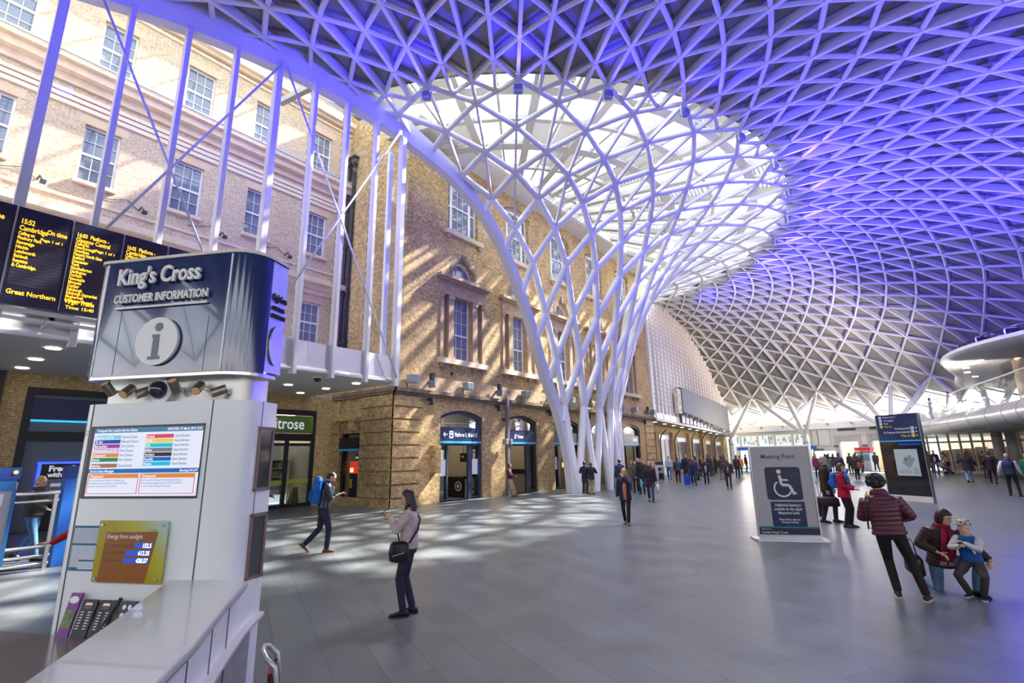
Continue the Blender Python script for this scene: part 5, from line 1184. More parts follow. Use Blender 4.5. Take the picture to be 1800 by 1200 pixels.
o = MB().tube([rp(SO[19], 39.5), pc(37.5, 39.3, 4.3)], .09, 8).build('red_post', mat('dark_red', (.16, .04, .07), .5), kind='structure'); tag(o, 'dark red post above the balcony', 'post')

# ================================================================== map totem
t = empty('map_totem', (-.415, 25.91, 0), math.atan2(-.94, 1.37), 'tall dark map totem with a navy Underground direction panel', 'totem')
Wd, Ht = 1.66, 3.42; h = Wd/2
MB().box(-h, h, 0, .12, 0, .22).build('plinth', mat('totem_plinth', (.62, .61, .58), .5), t, local=True); MB().box(-h, h, .0, .11, .22, 2.32).build('glass_body', mat('totem_black', (.012, .010, .016), .07, spec=.8), t, local=True)
MB().box(-h, h, -.01, .12, 2.36, Ht).build('navy_head', mat('totem_navy', (.016, .03, .10), .12, spec=.8), t, local=True); MB().box(-h-.01, h+.01, -.02, .13, 2.32, 2.37).build('cyan_strip', M_cyan, t, local=True)
MB().box(-h-.03, -h, -.01, .12, 0, Ht).build('steel_edge', M_stainless, t, local=True); MB().box(h, h+.03, -.01, .12, 0, Ht).build('steel_edge', M_stainless, t, local=True)
MB().box(-.32, .58, -.012, 0, .98, 2.02).build('map_sheet', mat('map_paper', (.42, .50, .49), .4), t, local=True)
m = MB(); AA, UU = (1, 0, 0), (0, 0, 1)
m.cur = 0; m.prism([(-.12, -.05), (.15, -.28), (.42, .08), (.2, .22)], (.05, -.014, 1.55), AA, UU, .001); m.cur = 1; m.prism([(0, 0), (.1, -.08), (.16, .02), (.07, .1)], (.02, -.0155, 1.62), AA, UU, .001); m.prism([(0, 0), (.08, -.05), (.12, .05)], (.2, -.0155, 1.75), AA, UU, .001)
m.cur = 2
for q in range(5): m.box(-.22+.1*q, -.15+.1*q, -.0145, -.012, 1.08, 1.2)
m.box(.35, .52, -.0145, -.012, 1.04, 1.3); m.build('map_print', [mat('map_grey', (.24, .28, .29), .5), mat('map_green', (.10, .20, .12), .5), mat('map_line', (.32, .38, .38), .5)], t, local=True)
m = MB(); m.cur = 0
for q, (tx, cc) in enumerate((('Underground', 0), ('St. Pancras International', 0), ('Way out', 1))):
    z = 2.80-.145*q; m.cur = cc; put_text(m, tx, .12, (h-.36, -.014, z), AA, UU, bold=.002, align='RIGHT', sx=.9); m.box(h-.32, h-.2, -.015, -.012, z-.02, z+.1); m.prism([(0, 0), (.07, .04), (0, .08)], (h-.14, -.015, z), AA, UU, .002)
for q, (tx, cc) in enumerate((('Platforms 0-11', 0), ('Left luggage', 0), ('Taxis', 0), ('Way out', 1))):
    z = 3.28-.125*q; m.cur = cc; m.box(-h+.12, -h+.24, -.015, -.012, z-.02, z+.08); put_text(m, tx, .1, (-h+.3, -.014, z), AA, UU, bold=.001, sx=.9)
m.build('lettering', [mat('dim_white', (.55, .58, .66), .5), mat('way_yellow', (.65, .50, .05), .5)], t, local=True)
MB().box(-.1, h-.06, -.013, 0, 2.16, 2.26).build('blue_bar', mat('bar_blue', (.01, .06, .30), .2), t, local=True)
# ================================================================== Meeting Point sign
t = empty('meeting_sign', (-2.60, 13.73, 0), math.atan2(.55, 1.17), 'grey Meeting Point sign with a white wheelchair symbol', 'sign')
Wd = 1.30; h = Wd/2
MB().box(-h, h, .0, .06, .10, 2.14).build('panel', mat('sign_lightgrey', (.44, .43, .43), .4), t, local=True)
MB().box(-h-.03, -h, -.015, .075, .06, 2.15).build('post', M_stainless, t, local=True); MB().box(h, h+.03, -.015, .075, .06, 2.15).build('post', M_stainless, t, local=True); MB().box(-h-.03, h+.03, -.01, .07, 2.14, 2.17).build('top_rail', M_stainless, t, local=True)
MB().loft([[(-h-.1, -.28, 0), (h+.1, -.28, 0), (h+.16, -.1, 0), (h+.16, .3, 0), (-h-.16, .3, 0), (-h-.16, -.1, 0)], [(-h-.1, -.27, .03), (h+.1, -.27, .03), (h+.15, -.1, .03), (h+.15, .29, .03), (-h-.15, .29, .03), (-h-.15, -.1, .03)]]).build('base_plate', M_brushed, t, local=True)
MB().box(-h, h, -.03, .09, .03, .12).build('foot_rail', M_stainless, t, local=True)
M_sn = mat('sign_darknavy', (.018, .02, .055), .4)
def rr2(u0, u1, z0, z1, r, n=5): return [(x, z) for x, z in rrect(u0, u1, z0, z1, (r, r, r, r), n)]
MB().prism(rr2(-.38, .40, .90, 1.66, .07), (0, 0, 0), AA, UU, .006).build('symbol_panel', M_sn, t, local=True)
m = MB(); Y_ = -.007
m.prism([(-.07+.052*math.cos(2*PI*k/20), 1.555+.052*math.sin(2*PI*k/20)) for k in range(20)], (0, Y_, 0), AA, UU, .002)
def stroke(P_, w_):
    for (a, b_), (c, d_) in zip(P_, P_[1:]): m.bar((a, Y_-.002, b_), (c, Y_-.002, d_), w_, .004, (0, 1, 0))
stroke([(-.065, 1.47), (-.04, 1.25), (.13, 1.235), (.22, 1.03)], .062); stroke([(-.05, 1.365), (.11, 1.355)], .04); stroke([(.205, 1.045), (.265, 1.06)], .045)
stroke([(-.02+.185*math.cos(R(a)), 1.165+.185*math.sin(R(a))) for a in range(128, 352, 14)], .036)
m.build('wheelchair_symbol', M_letter, t, local=True)
MB().prism(rr2(-.33, .41, .30, .86, .03), (0, 0, 0), AA, UU, .006).build('message_panel', M_sn if 0 else mat('message_navy', (.012, .025, .09), .4), t, local=True)
m = MB()
for q, (tx, sz) in enumerate((('Additional Seating is', .088), ('available on the upper', .088), ('Mezzanine Level', .088))): put_text(m, tx, sz, (.04, -.008, .755-.088*q), AA, UU, bold=.0015, align='CENTER', sx=.78)
for q, tx in enumerate(("Please follow signs to", "'Dining & Seating'")): put_text(m, tx, .062, (.04, -.008, .44-.06*q), AA, UU, bold=.001, align='CENTER', sx=.85)
put_text(m, 'Welcome to', .048, (-h+.05, -.008, .225), AA, UU, sx=.9); put_text(m, "London King's Cross", .075, (-h+.05, -.008, .145), AA, UU, bold=.001, sx=.9)
m.build('message_lettering', M_letter, t, local=True)
m = MB(); put_text(m, 'Meeting Point', .15, (-.05, -.004, 1.86), AA, UU, bold=.001, align='CENTER', sx=.9); m.build('title_lettering', mat('title_dark', (.03, .03, .06), .5), t, local=True)
MB().box(-h, h, -.004, 0, .115, .265).build('footer', M_sn, t, local=True); MB().box(-h, h, -.005, 0, .265, .30).build('teal_strip', mat('teal_strip', (.01, .20, .28), .4), t, local=True)
# lamps of the rig on the oval canopy and along the balcony, aimed up at the roof
for loc, to, w, s in (((3.6, 36.3, 8.1), (3, 30, 15), 7000, 130), ((4.7, 34.4, 8.1), (6, 24, 14.5), 9500, 130), ((6, 32.9, 8.1), (10, 30, 12), 6500, 130), ((9, 18, 8.1), (2, 20, 15.5), 9000, 130)):
    spot('blue_uplight', loc, to, w, s, BLUE)
for loc, to, w in (((2.0, 45, 4.7), (-6, 54, 11), 3000), ((3.4, 37, 4.7), (0, 52, 11), 3500), ((-1, 52, 4.7), (-12, 50, 12), 2000)):
    spot('white_uplight', loc, to, w, 130, (1, .90, .78))
for y in (2, 7): spot('beam_blue', (-10.5, y, 14.2), (-15.4, y+2, 14.8), 900, 110, BLUE)
for y in (0, 6): spot('mullion_blue', (-9.5, y, 11.5), (-15.3, y+3, 12), 900, 80, BLUE)
for k, a in enumerate((6.5, 10, 13.5, 17, 20.5, 24, 27.5, 31)):
    q = pc(RW-.62, a, 4.72); t = empty('beam_lamp', q, R(-a), 'small uplight on the white far beam, %s from the left' % nth[k], 'lamp', 'small uplights on the far beam')
    MB().box(-.12, .12, -.14, .0, -.02, .2).build('lamp_head', M_grey, t, local=True, bevel=.02); MB().box(-.03, .03, -.02, .14, -.1, .02).build('arm', M_grey, t, local=True)
    spot('beam_uplight', pc(RW-.9, a, 4.98), pc(31, a, 12), 1300, 125, (1, .92, .82))
# ================================================================== people
def cl(col, rough=.75, var=.12, scale=14, spec=.3):
    return mat('cloth_%d_%d_%d_%d' % (*(int(c*1000) for c in col), int(rough*100)), col, rough, var=var, scale=scale, spec=spec)
SKIN = {'fair': (.62, .36, .26), 'tan': (.50, .28, .18), 'asian': (.60, .36, .235), 'brown': (.22, .11, .065)}
def skinmat(k): return mat('skin_'+k, SKIN[k], .5, spec=.35)
HAIRC = {'black': (.012, .010, .012), 'dark': (.025, .014, .012), 'brown': (.07, .035, .018), 'grey': (.24, .22, .20), 'blond': (.48, .30, .12), 'fairhair': (.42, .25, .10), 'maroon': (.030, .010, .014)}
def hairmat(k): return mat('hair_'+k, HAIRC[k], .45, var=.3, scale=40)
def ik(a, b, l1, l2, pole):
    d = b-a; L = d.length; mx = (l1+l2)*.999
    if L > mx: b = a+d*(mx/L); d = b-a; L = mx
    x = (l1*l1-l2*l2+L*L)/(2*L); h = math.sqrt(max(0, l1*l1-x*x)); u = d.normalized(); p = pole-u*pole.dot(u)
    if p.length < 1e-4: p = V((0, 1, 0))
    return a+u*x+p.normalized()*h, b
def seg(mb, pts, rad, n=12, flat=None):
    """tapered limb through pts with radii; round ends"""
    P_ = [V(p) for p in pts]; d0 = (P_[0]-P_[1]).normalized(); d1 = (P_[-1]-P_[-2]).normalized()
    P_ = [P_[0]+d0*rad[0]*.75, P_[0]+d0*rad[0]*.45] + P_ + [P_[-1]+d1*rad[-1]*.45, P_[-1]+d1*rad[-1]*.75]
    r_ = [rad[0]*.35, rad[0]*.8] + list(rad) + [rad[-1]*.8, rad[-1]*.35]
    return mb.tube(P_, r_, n)
def ell(mb, secs, side, fwd, n=18):
    """loft of ellipses (centre, half width along side, half depth along fwd, squareness)"""
    out = []
    for c, a, b in secs:
        out.append([c+side*(a*math.copysign(abs(math.cos(t))**.85, math.cos(t)))+fwd*(b*math.copysign(abs(math.sin(t))**.9, math.sin(t))) for t in (2*PI*k/n for k in range(n))])
    return mb.loft(out)
def rot_ax(v, ax, deg): return Matrix.Rotation(R(deg), 3, ax) @ v
def remesh(o, vox, it=3, fac=.5):
    m = o.modifiers.new('remesh', 'REMESH'); m.mode = 'VOXEL'; m.voxel_size = vox; m.use_smooth_shade = True
    if it: s = o.modifiers.new('smooth', 'SMOOTH'); s.factor = fac; s.iterations = it
    return o
def hand(mb, w, d, up, side, curl=30, s=1.0, fing=True, spread=1.0, thumb=1):
    """palm, four bent fingers and a thumb; w wrist, d pointing direction, up back of the hand, side towards the thumb"""
    d = d.normalized(); up = (up-d*up.dot(d)).normalized(); side = d.cross(up)*(1 if d.cross(up).dot(side) > 0 else -1)
    ell(mb, [(w-d*.02*s, .024*s, .018*s), (w+d*.02*s, .030*s, .018*s), (w+d*.055*s, .038*s, .016*s), (w+d*.085*s, .036*s, .013*s), (w+d*.095*s, .028*s, .009*s)], side, up, 10)
    if not fing:
        ell(mb, [(w+d*.08*s, .034*s, .013*s), (w+d*.13*s-up*.015*s, .030*s, .011*s), (w+d*.155*s-up*.04*s, .022*s, .009*s)], side, up, 8)
        seg(mb, [w+d*.03*s+side*.03*s, w+d*.075*s+side*.052*s-up*.01*s], [.011*s, .009*s], 6); return
    for q, (o_, L, r_) in enumerate(((.028, .070, .0088), (.010, .078, .0092), (-.009, .072, .0088), (-.027, .056, .0078))):
        b = w+d*(.085-.004*abs(q-1))*s+side*o_*s; dd = (d+side*o_*1.2*spread).normalized(); pts = [b-dd*.012*s, b]; c = curl*(1+.12*q)
        for j, fl_ in enumerate((.45, .32, .25)):
            dd = rot_ax(dd, side, c*(.7 if j == 0 else 1)*(1 if (Matrix.Rotation(R(10), 3, side) @ d).dot(up) < d.dot(up) else -1)); pts.append(pts[-1]+dd*L*fl_*s)
        seg(mb, pts, [r_*s]*(len(pts)-1)+[r_*.8*s], 8)
    t0 = w+d*.022*s+side*.022*s; t1 = w+d*.05*s+side*.05*s-up*.008*s; t2 = w+d*.085*s+side*.056*s-up*.022*s
    seg(mb, [t0, t1, t2], [.0125*s, .0105*s, .0085*s], 8)
PN = [0]
def person(loc, heading, H, label, skin='fair', hair='dark', style='short', top=(.05, .05, .06), legs=(.03, .035, .06), shoe=(.02, .02, .022), hem=.82, bulk=1.0,
           feet=None, hands=None, lean=0, side_lean=0, ph=.93, head_yaw=0, head_pitch=0, near=False, quilt=0, sleeve=None, collar=.05, toprough=.75, legw=1.0, poles=None, hoodless=True,
           sleeves=True, open_front=None, knees=None, twist=0, glasses=False, group=None, hand_dir=None, curl=28, nofoot=False, sole=None, cat='person', scale_head=1.0, topspec=.3, hemw=1.0):
    s = H/1.72; PN[0] += 1
    root_loc = V((loc[0], loc[1], loc[2] if len(loc) > 2 else 0)); rz = -R(heading)
    Z = V((0, 0, 1)); X = V((1, 0, 0)); Y = V((0, 1, 0)); UP = (Matrix.Rotation(R(-lean), 3, X) @ (Matrix.Rotation(R(side_lean), 3, Y) @ Z)).normalized()
    tw = Matrix.Rotation(R(twist), 3, UP); RX = (X-UP*X.dot(UP)).normalized(); RX = tw @ RX; FW = UP.cross(RX)
    P = V((0, 0, ph*s)); neck = P+UP*.53*s; sh = P+UP*.475*s
    feet = feet or [(-.10, .02, 0, -8), (.10, -.02, 0, 8)]; hands = hands or [(-.27, .06, .80), (.27, .06, .80)]
    body = MB()
    # legs
    hips = [P+V((-.088*s, 0, -.02*s)), P+V((.088*s, 0, -.02*s))]; LG = []
    for k in (0, 1):
        f = feet[k]; ank = V((f[0]*s, f[1]*s, (f[2]+.085)*s)); pole = V(knees[k]) if knees else V((.12*(-1, 1)[k], 1, 0))
        kn, ank = ik(hips[k], ank, .425*s, .42*s, pole); LG.append((hips[k], kn, ank, f))
        seg(body, [hips[k], hips[k].lerp(kn, .5), kn, kn.lerp(ank, .3), ank], [.085*s, .072*s, .05*s, .054*s, .034*s])
        fh = R(f[3]) if len(f) > 3 else 0; fp = R(f[4]) if len(f) > 4 else 0
        fd = V((math.sin(fh)*math.cos(fp), math.cos(fh)*math.cos(fp), -math.sin(fp)))
        seg(body, [ank+V((0, 0, -.02*s)), ank+fd*.08*s+V((0, 0, -.05*s*math.cos(fp)))], [.036*s, .028*s], 8)
    # torso, neck, head
    ell(body, [(P+UP*-.08*s, .13*s, .09*s), (P, .158*s, .105*s), (P+UP*.14*s, .135*s, .09*s), (P+UP*.34*s, .155*s, .105*s), (P+UP*.44*s, .17*s, .085*s), (P+UP*.50*s, .10*s, .07*s), (P+UP*.53*s, .06*s, .058*s)], RX, FW)
    HM = Matrix.Rotation(R(head_yaw), 3, UP).to_3x3() @ Matrix.Identity(3)
    hx = Matrix.Rotation(-R(head_yaw), 3, UP) @ RX; hf = UP.cross(hx); hf = Matrix.Rotation(-R(head_pitch), 3, hx) @ hf; hu = hx.cross(hf)
    hs = s*scale_head; hc = neck+UP*.065*s+hf*.018*s+hu*.085*hs
    seg(body, [neck-UP*.05*s, neck+UP*.03*s, hc-hu*.05*hs-hf*.01*hs], [.062*s, .053*s, .052*s])
    hm = Matrix((hx, hf, hu)).transposed()
    body.sphere(hc+hu*.025*hs, .1*hs, 18, 12, (.76, .96, .98), hm); body.sphere(hc-hu*.045*hs+hf*.018*hs, .1*hs, 16, 10, (.62, .70, .72), hm); body.sphere(hc-hu*.098*hs+hf*.058*hs, .1*hs, 10, 7, (.26, .22, .18), hm)
    ns = 1 if near else .9
    ell(body, [(hc+hf*.086*hs+hu*.022*hs, .008*hs, .006*hs), (hc+hf*.098*hs-hu*.005*hs, .012*hs, .012*hs), (hc+hf*.104*hs-hu*.028*hs, .017*hs, .015*hs), (hc+hf*.088*hs-hu*.036*hs, .013*hs, .008*hs)], hx, hf, 8)
    for k in (-1, 1): body.sphere(hc+hx*k*.076*hs-hu*.008*hs-hf*.008*hs, .03*hs, 8, 7, (.35, .7, 1.05), hm)
    body.sphere(hc+hf*.077*hs+hu*.036*hs, .03*hs, 10, 6, (1.9, .55, .32), hm)
    # arms
    AR = []
    for k in (0, 1):
        sg = (-1, 1)[k]; S_ = sh+RX*sg*.178*s-UP*.015*s; t = V(hands[k])*s; pole = V(poles[k]) if poles else V((.5*sg, -1, -.6))
        el_, wr = ik(S_, t, .285*s, .255*s, pole); AR.append((S_, el_, wr))
        seg(body, [S_, S_.lerp(el_, .45), el_, el_.lerp(wr, .35), wr], [.053*s, .045*s, .037*s, .038*s, .025*s])
        hd = V(hand_dir[k]) if hand_dir else (wr-el_); fd = hd.normalized(); bk = V((sg, .15, .35)) if abs(fd.z) > .7 else V((0, -.2, 1))
        hand(body, wr, fd, bk, V((-sg*.3, 1, .2)) if abs(fd.z) > .7 else V((-sg, 0, .4)), curl, s*1.03, near)
    ob = body.build('person', skinmat(skin), None, smooth=True, local=True); ob.location = root_loc; ob.rotation_euler = (0, 0, rz)
    remesh(ob, .0075 if near else .016, 2, .4); tag(ob, label, cat, group)
    # trousers
    t = MB(); lw = legw
    ell(t, [(P+UP*-.10*s, .155*s*lw, .11*s), (P+UP*-.02*s, .172*s, .122*s), (P+UP*.06*s, .160*s, .112*s), (P+UP*.12*s, .15*s, .104*s)], RX, FW)
    for h_, kn, ank, f in LG: seg(t, [h_+V((0, 0, .03*s)), h_.lerp(kn, .5), kn, kn.lerp(ank, .5), ank+(kn-ank).normalized()*.015*s], [.098*s, .085*s*lw, .066*s*lw, .062*s*lw, .056*s*lw], 14)
    o = t.build('trousers', cl(legs), ob, smooth=True, local=True); remesh(o, .013 if near else .02, 3)
    # top
    t = MB(); b_ = bulk; hz = (hem/1.0-ph)*s
    prof_ = [(hz, .172*hemw, .128*hemw), (hz*.6+.0, .178*(1+hemw)/2, .132), (.0 if hz < -.03 else .06, .172, .128), (.12, .158, .118), (.24, .168, .124), (.34, .180, .128), (.42, .188, .112), (.475, .165, .095), (.515, .10, .082), (.53+collar, .074, .074)]
    prof_ = [(h if i < 2 else h*s, a, d) for i, (h, a, d) in enumerate(prof_)]; prof_.sort(key=lambda q: q[0])
    secs = []
    if quilt:
        z0, z1 = prof_[0][0], prof_[-1][0]; n = int((z1-z0)/.012)
        for i in range(n+1):
            z = z0+(z1-z0)*i/n; j = 0
            while j < len(prof_)-2 and prof_[j+1][0] < z: j += 1
            u_ = (z-prof_[j][0])/max(1e-5, prof_[j+1][0]-prof_[j][0]); u_ = min(1, max(0, u_)); a = prof_[j][1]*(1-u_)+prof_[j+1][1]*u_; d = prof_[j][2]*(1-u_)+prof_[j+1][2]*u_
            r_ = .013*abs(math.sin(PI*(z-z0)/quilt))**.6; secs.append((P+UP*z, (a*s+r_)*b_, (d*s+r_)*b_))
    else: secs = [(P+UP*z, a*s*b_, d*s*b_) for z, a, d in prof_]
    ell(t, secs, RX, FW, 22)
    sl = t if (sleeve is None) else MB()
    for k in (0, 1):
        if not sleeves: break
        S_, e_, w_ = AR[k]; w2 = w_+(e_-w_).normalized()*.012*s; pts = [S_-UP*.005*s, S_.lerp(e_, .4), e_, e_.lerp(w2, .5), w2]; rd = [.072*s*b_, .066*s*b_, .056*s*b_, .052*s*b_, .042*s*b_]
        if quilt:
            pp, rr = [], []
            for i in range(4):
                L = (pts[i+1]-pts[i]).length; n = max(2, int(L/.012))
                for j in range(n): u_ = j/n; pp.append(pts[i].lerp(pts[i+1], u_)); rr.append(rd[i]*(1-u_)+rd[i+1]*u_)
            acc = 0
            for i in range(len(pp)):
                if i: acc += (pp[i]-pp[i-1]).length
                rr[i] += .010*abs(math.sin(PI*acc/quilt))**.6
            sl.tube(pp, rr, 14)
        else: seg(sl, pts, rd, 14)
    o = t.build('top', cl(top, toprough, spec=topspec), ob, smooth=True, local=True); remesh(o, (.009 if quilt else .012) if near else .02, 1 if quilt else 3)
    if sleeve is not None: o2 = sl.build('sleeves', cl(sleeve, toprough), ob, smooth=True, local=True); remesh(o2, .012 if near else .02, 2)
    if open_front:
        m = MB(); c0 = P+UP*(hz+.03*s); ell(m, [(c0+FW*.045*s, .095*s, .10*s*b_), (P+UP*.1*s+FW*.045*s, .088*s, .088*s*b_), (P+UP*.3*s+FW*.045*s, .09*s, .098*s*b_), (P+UP*.45*s+FW*.03*s, .05*s, .075*s), (P+UP*.5*s+FW*.01*s, .03*s, .06*s)], RX, FW, 16); m.build('shirt_front', cl(open_front), ob, smooth=True, local=True)
    # shoes
    if not nofoot:
        for h_, kn, ank, f in LG:
            fh = R(f[3]) if len(f) > 3 else 0; fp = R(f[4]) if len(f) > 4 else 0
            M_ = Matrix.Rotation(-fh, 3, 'Z') @ Matrix.Rotation(-fp, 3, 'X')
            def q(x, y, z): return ank+M_ @ V((x*s, y*s, (z-.085)*s))
            m = MB(); so = []
            for y, w, z1 in ((-.085, .022, .05), (-.07, .035, .075), (-.02, .040, .10), (.04, .042, .085), (.09, .047, .062), (.14, .044, .05), (.175, .030, .04), (.19, .015, .03)):
                so.append([q(w*math.cos(2*PI*j/10), y, .012+(z1-.012)*(.5+.5*math.sin(2*PI*j/10))) for j in range(10)])
            m.loft(so); sh_ = m.build('shoe', cl(shoe, .5), ob, smooth=True, local=True)
            m = MB(); pl_ = [(-.09, .0), (-.085, .025), (-.07, .038), (-.02, .042), (.04, .045), (.09, .050), (.14, .046), (.178, .032), (.195, .0)]
            out = [(w, y) for y, w in pl_]+[(-w, y) for y, w in pl_[::-1][1:-1]]
            m.loft([[q(x, y, 0) for x, y in out], [q(x, y, .02) for x, y in out]]); m.build('sole', cl(sole or (.015, .015, .015)), sh_, local=True)
    # hair and face
    if style:
        m = MB(); hm2 = hm
        def sp(c, r, sc_, n=16, k=10): m.sphere(c, r, n, k, sc_, hm2)
        if style in ('short', 'long', 'bob', 'bun', 'straight'):
            sp(hc+hu*.045*hs-hf*.014*hs, .1*hs, (.83, .98, .92)); sp(hc-hf*.035*hs-hu*.005*hs, .1*hs, (.80, .78, .95))
            if style in ('long', 'straight'):
                L = .52 if style == 'straight' else .30; wd = .115 if style == 'straight' else .10
                ell(m, [(hc+hu*.05*hs-hf*.03*hs, .078*hs, .07*hs), (hc-hu*.03*hs-hf*.05*hs, .088*hs, .062*hs), (hc-hu*.14*hs-hf*.062*hs-UP*.0, wd*hs, .058*hs), (hc-UP*(.24)*hs-hf*.085*hs, wd*1.06*hs, .052*hs), (hc-UP*L*hs-hf*.10*hs, wd*.95*hs, .04*hs), (hc-UP*(L+.05)*hs-hf*.10*hs, wd*.7*hs, .02*hs)], hx, hf)
                for k in (-1, 1): seg(m, [hc+hx*k*.07*hs+hu*.02*hs, hc+hx*k*.082*hs-hu*.08*hs+hf*.01*hs, hc+hx*k*.085*hs-UP*.2*hs+hf*.02*hs, hc+hx*k*.075*hs-UP*.29*hs+hf*.035*hs], [.022*hs, .026*hs, .022*hs, .012*hs], 8)
            if style == 'bob': ell(m, [(hc+hu*.06*hs-hf*.02*hs, .085*hs, .09*hs), (hc-hu*.02*hs-hf*.035*hs, .096*hs, .080*hs), (hc-hu*.085*hs-hf*.035*hs, .092*hs, .070*hs), (hc-hu*.11*hs-hf*.03*hs, .075*hs, .05*hs)], hx, hf); 
            if style in ('bob', 'bun'): sp(hc+hu*.075*hs+hf*.055*hs, .05*hs, (1.25, .75, .55), 10, 7)
            if style == 'bun': sp(hc-hf*.11*hs+hu*.06*hs, .045*hs, (1, 1, 1))
        elif style == 'bald':
            for k in (-1, 1): sp(hc+hx*k*.052*hs-hf*.03*hs, .05*hs, (.55, 1.2, .9))
            sp(hc-hf*.065*hs-hu*.01*hs, .055*hs, (1.2, .7, .9))
        elif style == 'crop': sp(hc+hu*.036*hs-hf*.012*hs, .1*hs, (.79, .95, .92)); sp(hc-hf*.03*hs, .1*hs, (.775, .76, .80))
        elif style == 'curly':
            rnd = random.Random(PN[0]); sp(hc+hu*.03*hs-hf*.02*hs, .1*hs, (1.0, 1.0, 1.02))
            for _ in range(110):
                a, b2 = rnd.uniform(0, 2*PI), rnd.uniform(-.55, 1); rr_ = math.sqrt(max(0, 1-b2*b2)); dv = hx*math.cos(a)*rr_*1.02+hf*math.sin(a)*rr_+hu*b2
                if dv.dot(hf) > .45 and b2 < .35: continue
                sp(hc+hu*.03*hs-hf*.022*hs+dv*.098*hs, rnd.uniform(.018, .030)*hs, (1, 1, 1), 7, 5)
        if m.v:
            o = m.build('hair', hairmat(hair), ob, smooth=True, local=True)
            if style != 'curly': remesh(o, .010 if near else .016, 2, .4)
    if near or H > 0:
        for k in (-1, 1):
            MB().sphere(hc+hx*k*.032*hs+hf*.084*hs+hu*.014*hs, .011*hs, 8, 6, (1.25, .6, .7), hm).build('eye', mat('eye_dark', (.02, .013, .012), .2), ob, smooth=True, local=True)
            MB().bar(hc+hx*k*.018*hs+hf*.095*hs+hu*.036*hs, hc+hx*k*.05*hs+hf*.083*hs+hu*.038*hs, .006*hs, .007*hs).build('eyebrow', hairmat(hair), ob, local=True)
        MB().sphere(hc+hf*.087*hs-hu*.062*hs, .02*hs, 8, 6, (1.15, .42, .38), hm).build('lips', mat('lip', (.42, .13, .11), .5), ob, smooth=True, local=True)
    if glasses:
        m = MB()
        for k in (-1, 1):
            c = hc+hx*k*.034*hs+hf*.099*hs+hu*.012*hs; m.tube([c+hx*.026*hs*math.cos(2*PI*j/14)+hu*.02*hs*math.sin(2*PI*j/14) for j in range(15)], .003*hs, 5); m.bar(c+hx*k*.026*hs, hc+hx*k*.078*hs+hu*.012*hs, .004*hs, .004*hs)
        m.build('spectacles', M_black, ob, local=True)
    info = dict(ob=ob, P=P, UP=UP, RX=RX, FW=FW, neck=neck, sh=sh, AR=AR, LG=LG, hc=hc, hx=hx, hf=hf, hu=hu, hm=hm, s=s, hs=hs, loc=root_loc, rz=rz)
    return info
def W_(i, p): return Matrix.Translation(i['loc']) @ Matrix.Rotation(i['rz'], 4, 'Z') @ V(p)
def item(i, name, lab, cat, parts, group=None):
    """a separate thing carried by person i; parts = [(part name, MB in the person's frame, material, smooth, voxel)]"""
    ob = None
    if len(parts) == 1:
        n, m, mt, sm, vx = parts[0]; o = m.build(name, mt, None, smooth=sm, local=True); o.location = i['loc']; o.rotation_euler = (0, 0, i['rz'])
        if vx: remesh(o, vx, 2)
        return tag(o, lab, cat, group)
    ob = empty(name, i['loc'], i['rz'], lab, cat, group)
    for n, m, mt, sm, vx in parts:
        o = m.build(n, mt, ob, smooth=sm, local=True)
        if vx: remesh(o, vx, 2)
    return ob
def backpack(i, col, lab, h=.46, w=.15, d=.10, dz=.18, strap=True):
    s, P, U, X_, F = i['s'], i['P'], i['UP'], i['RX'], i['FW']; m = MB(); b = P+U*(dz*s)-F*(.125*s+d*.62)
    ell(m, [(b, w*.8, d*.6), (b+U*.04, w, d), (b+U*h*.5, w, d*1.02), (b+U*h*.85, w*.92, d*.85), (b+U*h, w*.6, d*.5)], X_, F, 16)
    pk_ = MB(); ell(pk_, [(b+U*.05-F*d*.9, w*.6, .02), (b+U*.08-F*d*.95, w*.75, .045), (b+U*h*.42-F*d*.95, w*.75, .045), (b+U*h*.48-F*d*.9, w*.6, .02)], X_, F, 12)
    st_ = MB()
    for k in (-1, 1): st_.tube([b+U*h*.85+X_*k*.09*s+F*d*.8, i['sh']+U*.035*s+X_*k*.10*s, i['sh']+X_*k*.105*s+F*.13*s-U*.03*s, P+U*.24*s+X_*k*.14*s+F*.125*s, P+U*.16*s+X_*k*.17*s+F*.0, b+U*.08+X_*k*w*.8+F*d*.5], .016, 6)
    c2 = tuple(x*.8 for x in col); return item(i, 'backpack', lab, 'backpack', [('pack', m, cl(col, .6, .25, 8), True, .014), ('pocket', pk_, cl(c2, .6), True, 0), ('strap', st_, cl(c2, .6) if strap else M_black, True, 0)])
def handbag(i, c, sz, col, lab, cat='bag', name='handbag', handle=.16, rough=.5, strap_from=None):
    m = MB(); c = V(c); X_, F = i['RX'], i['FW']; U = V((0, 0, 1)); ell(m, [(c-U*sz[2]/2, sz[0]*.42, sz[1]*.42), (c-U*sz[2]*.4, sz[0]*.5, sz[1]*.5), (c+U*sz[2]*.3, sz[0]*.47, sz[1]*.45), (c+U*sz[2]*.5, sz[0]*.40, sz[1]*.25)], F, X_, 14)
    h_ = MB(); h_.tube([c+U*sz[2]*.45+F*sz[0]*.3, c+U*(sz[2]*.5+handle*.8)+F*sz[0]*.2, c+U*(sz[2]*.5+handle), c+U*(sz[2]*.5+handle*.8)-F*sz[0]*.2, c+U*sz[2]*.45-F*sz[0]*.3], .009, 6)
    return item(i, name, lab, cat, [('bag_body', m, cl(col, rough), True, 0), ('handle', h_, cl(tuple(x*.6 for x in col), rough), True, 0)])
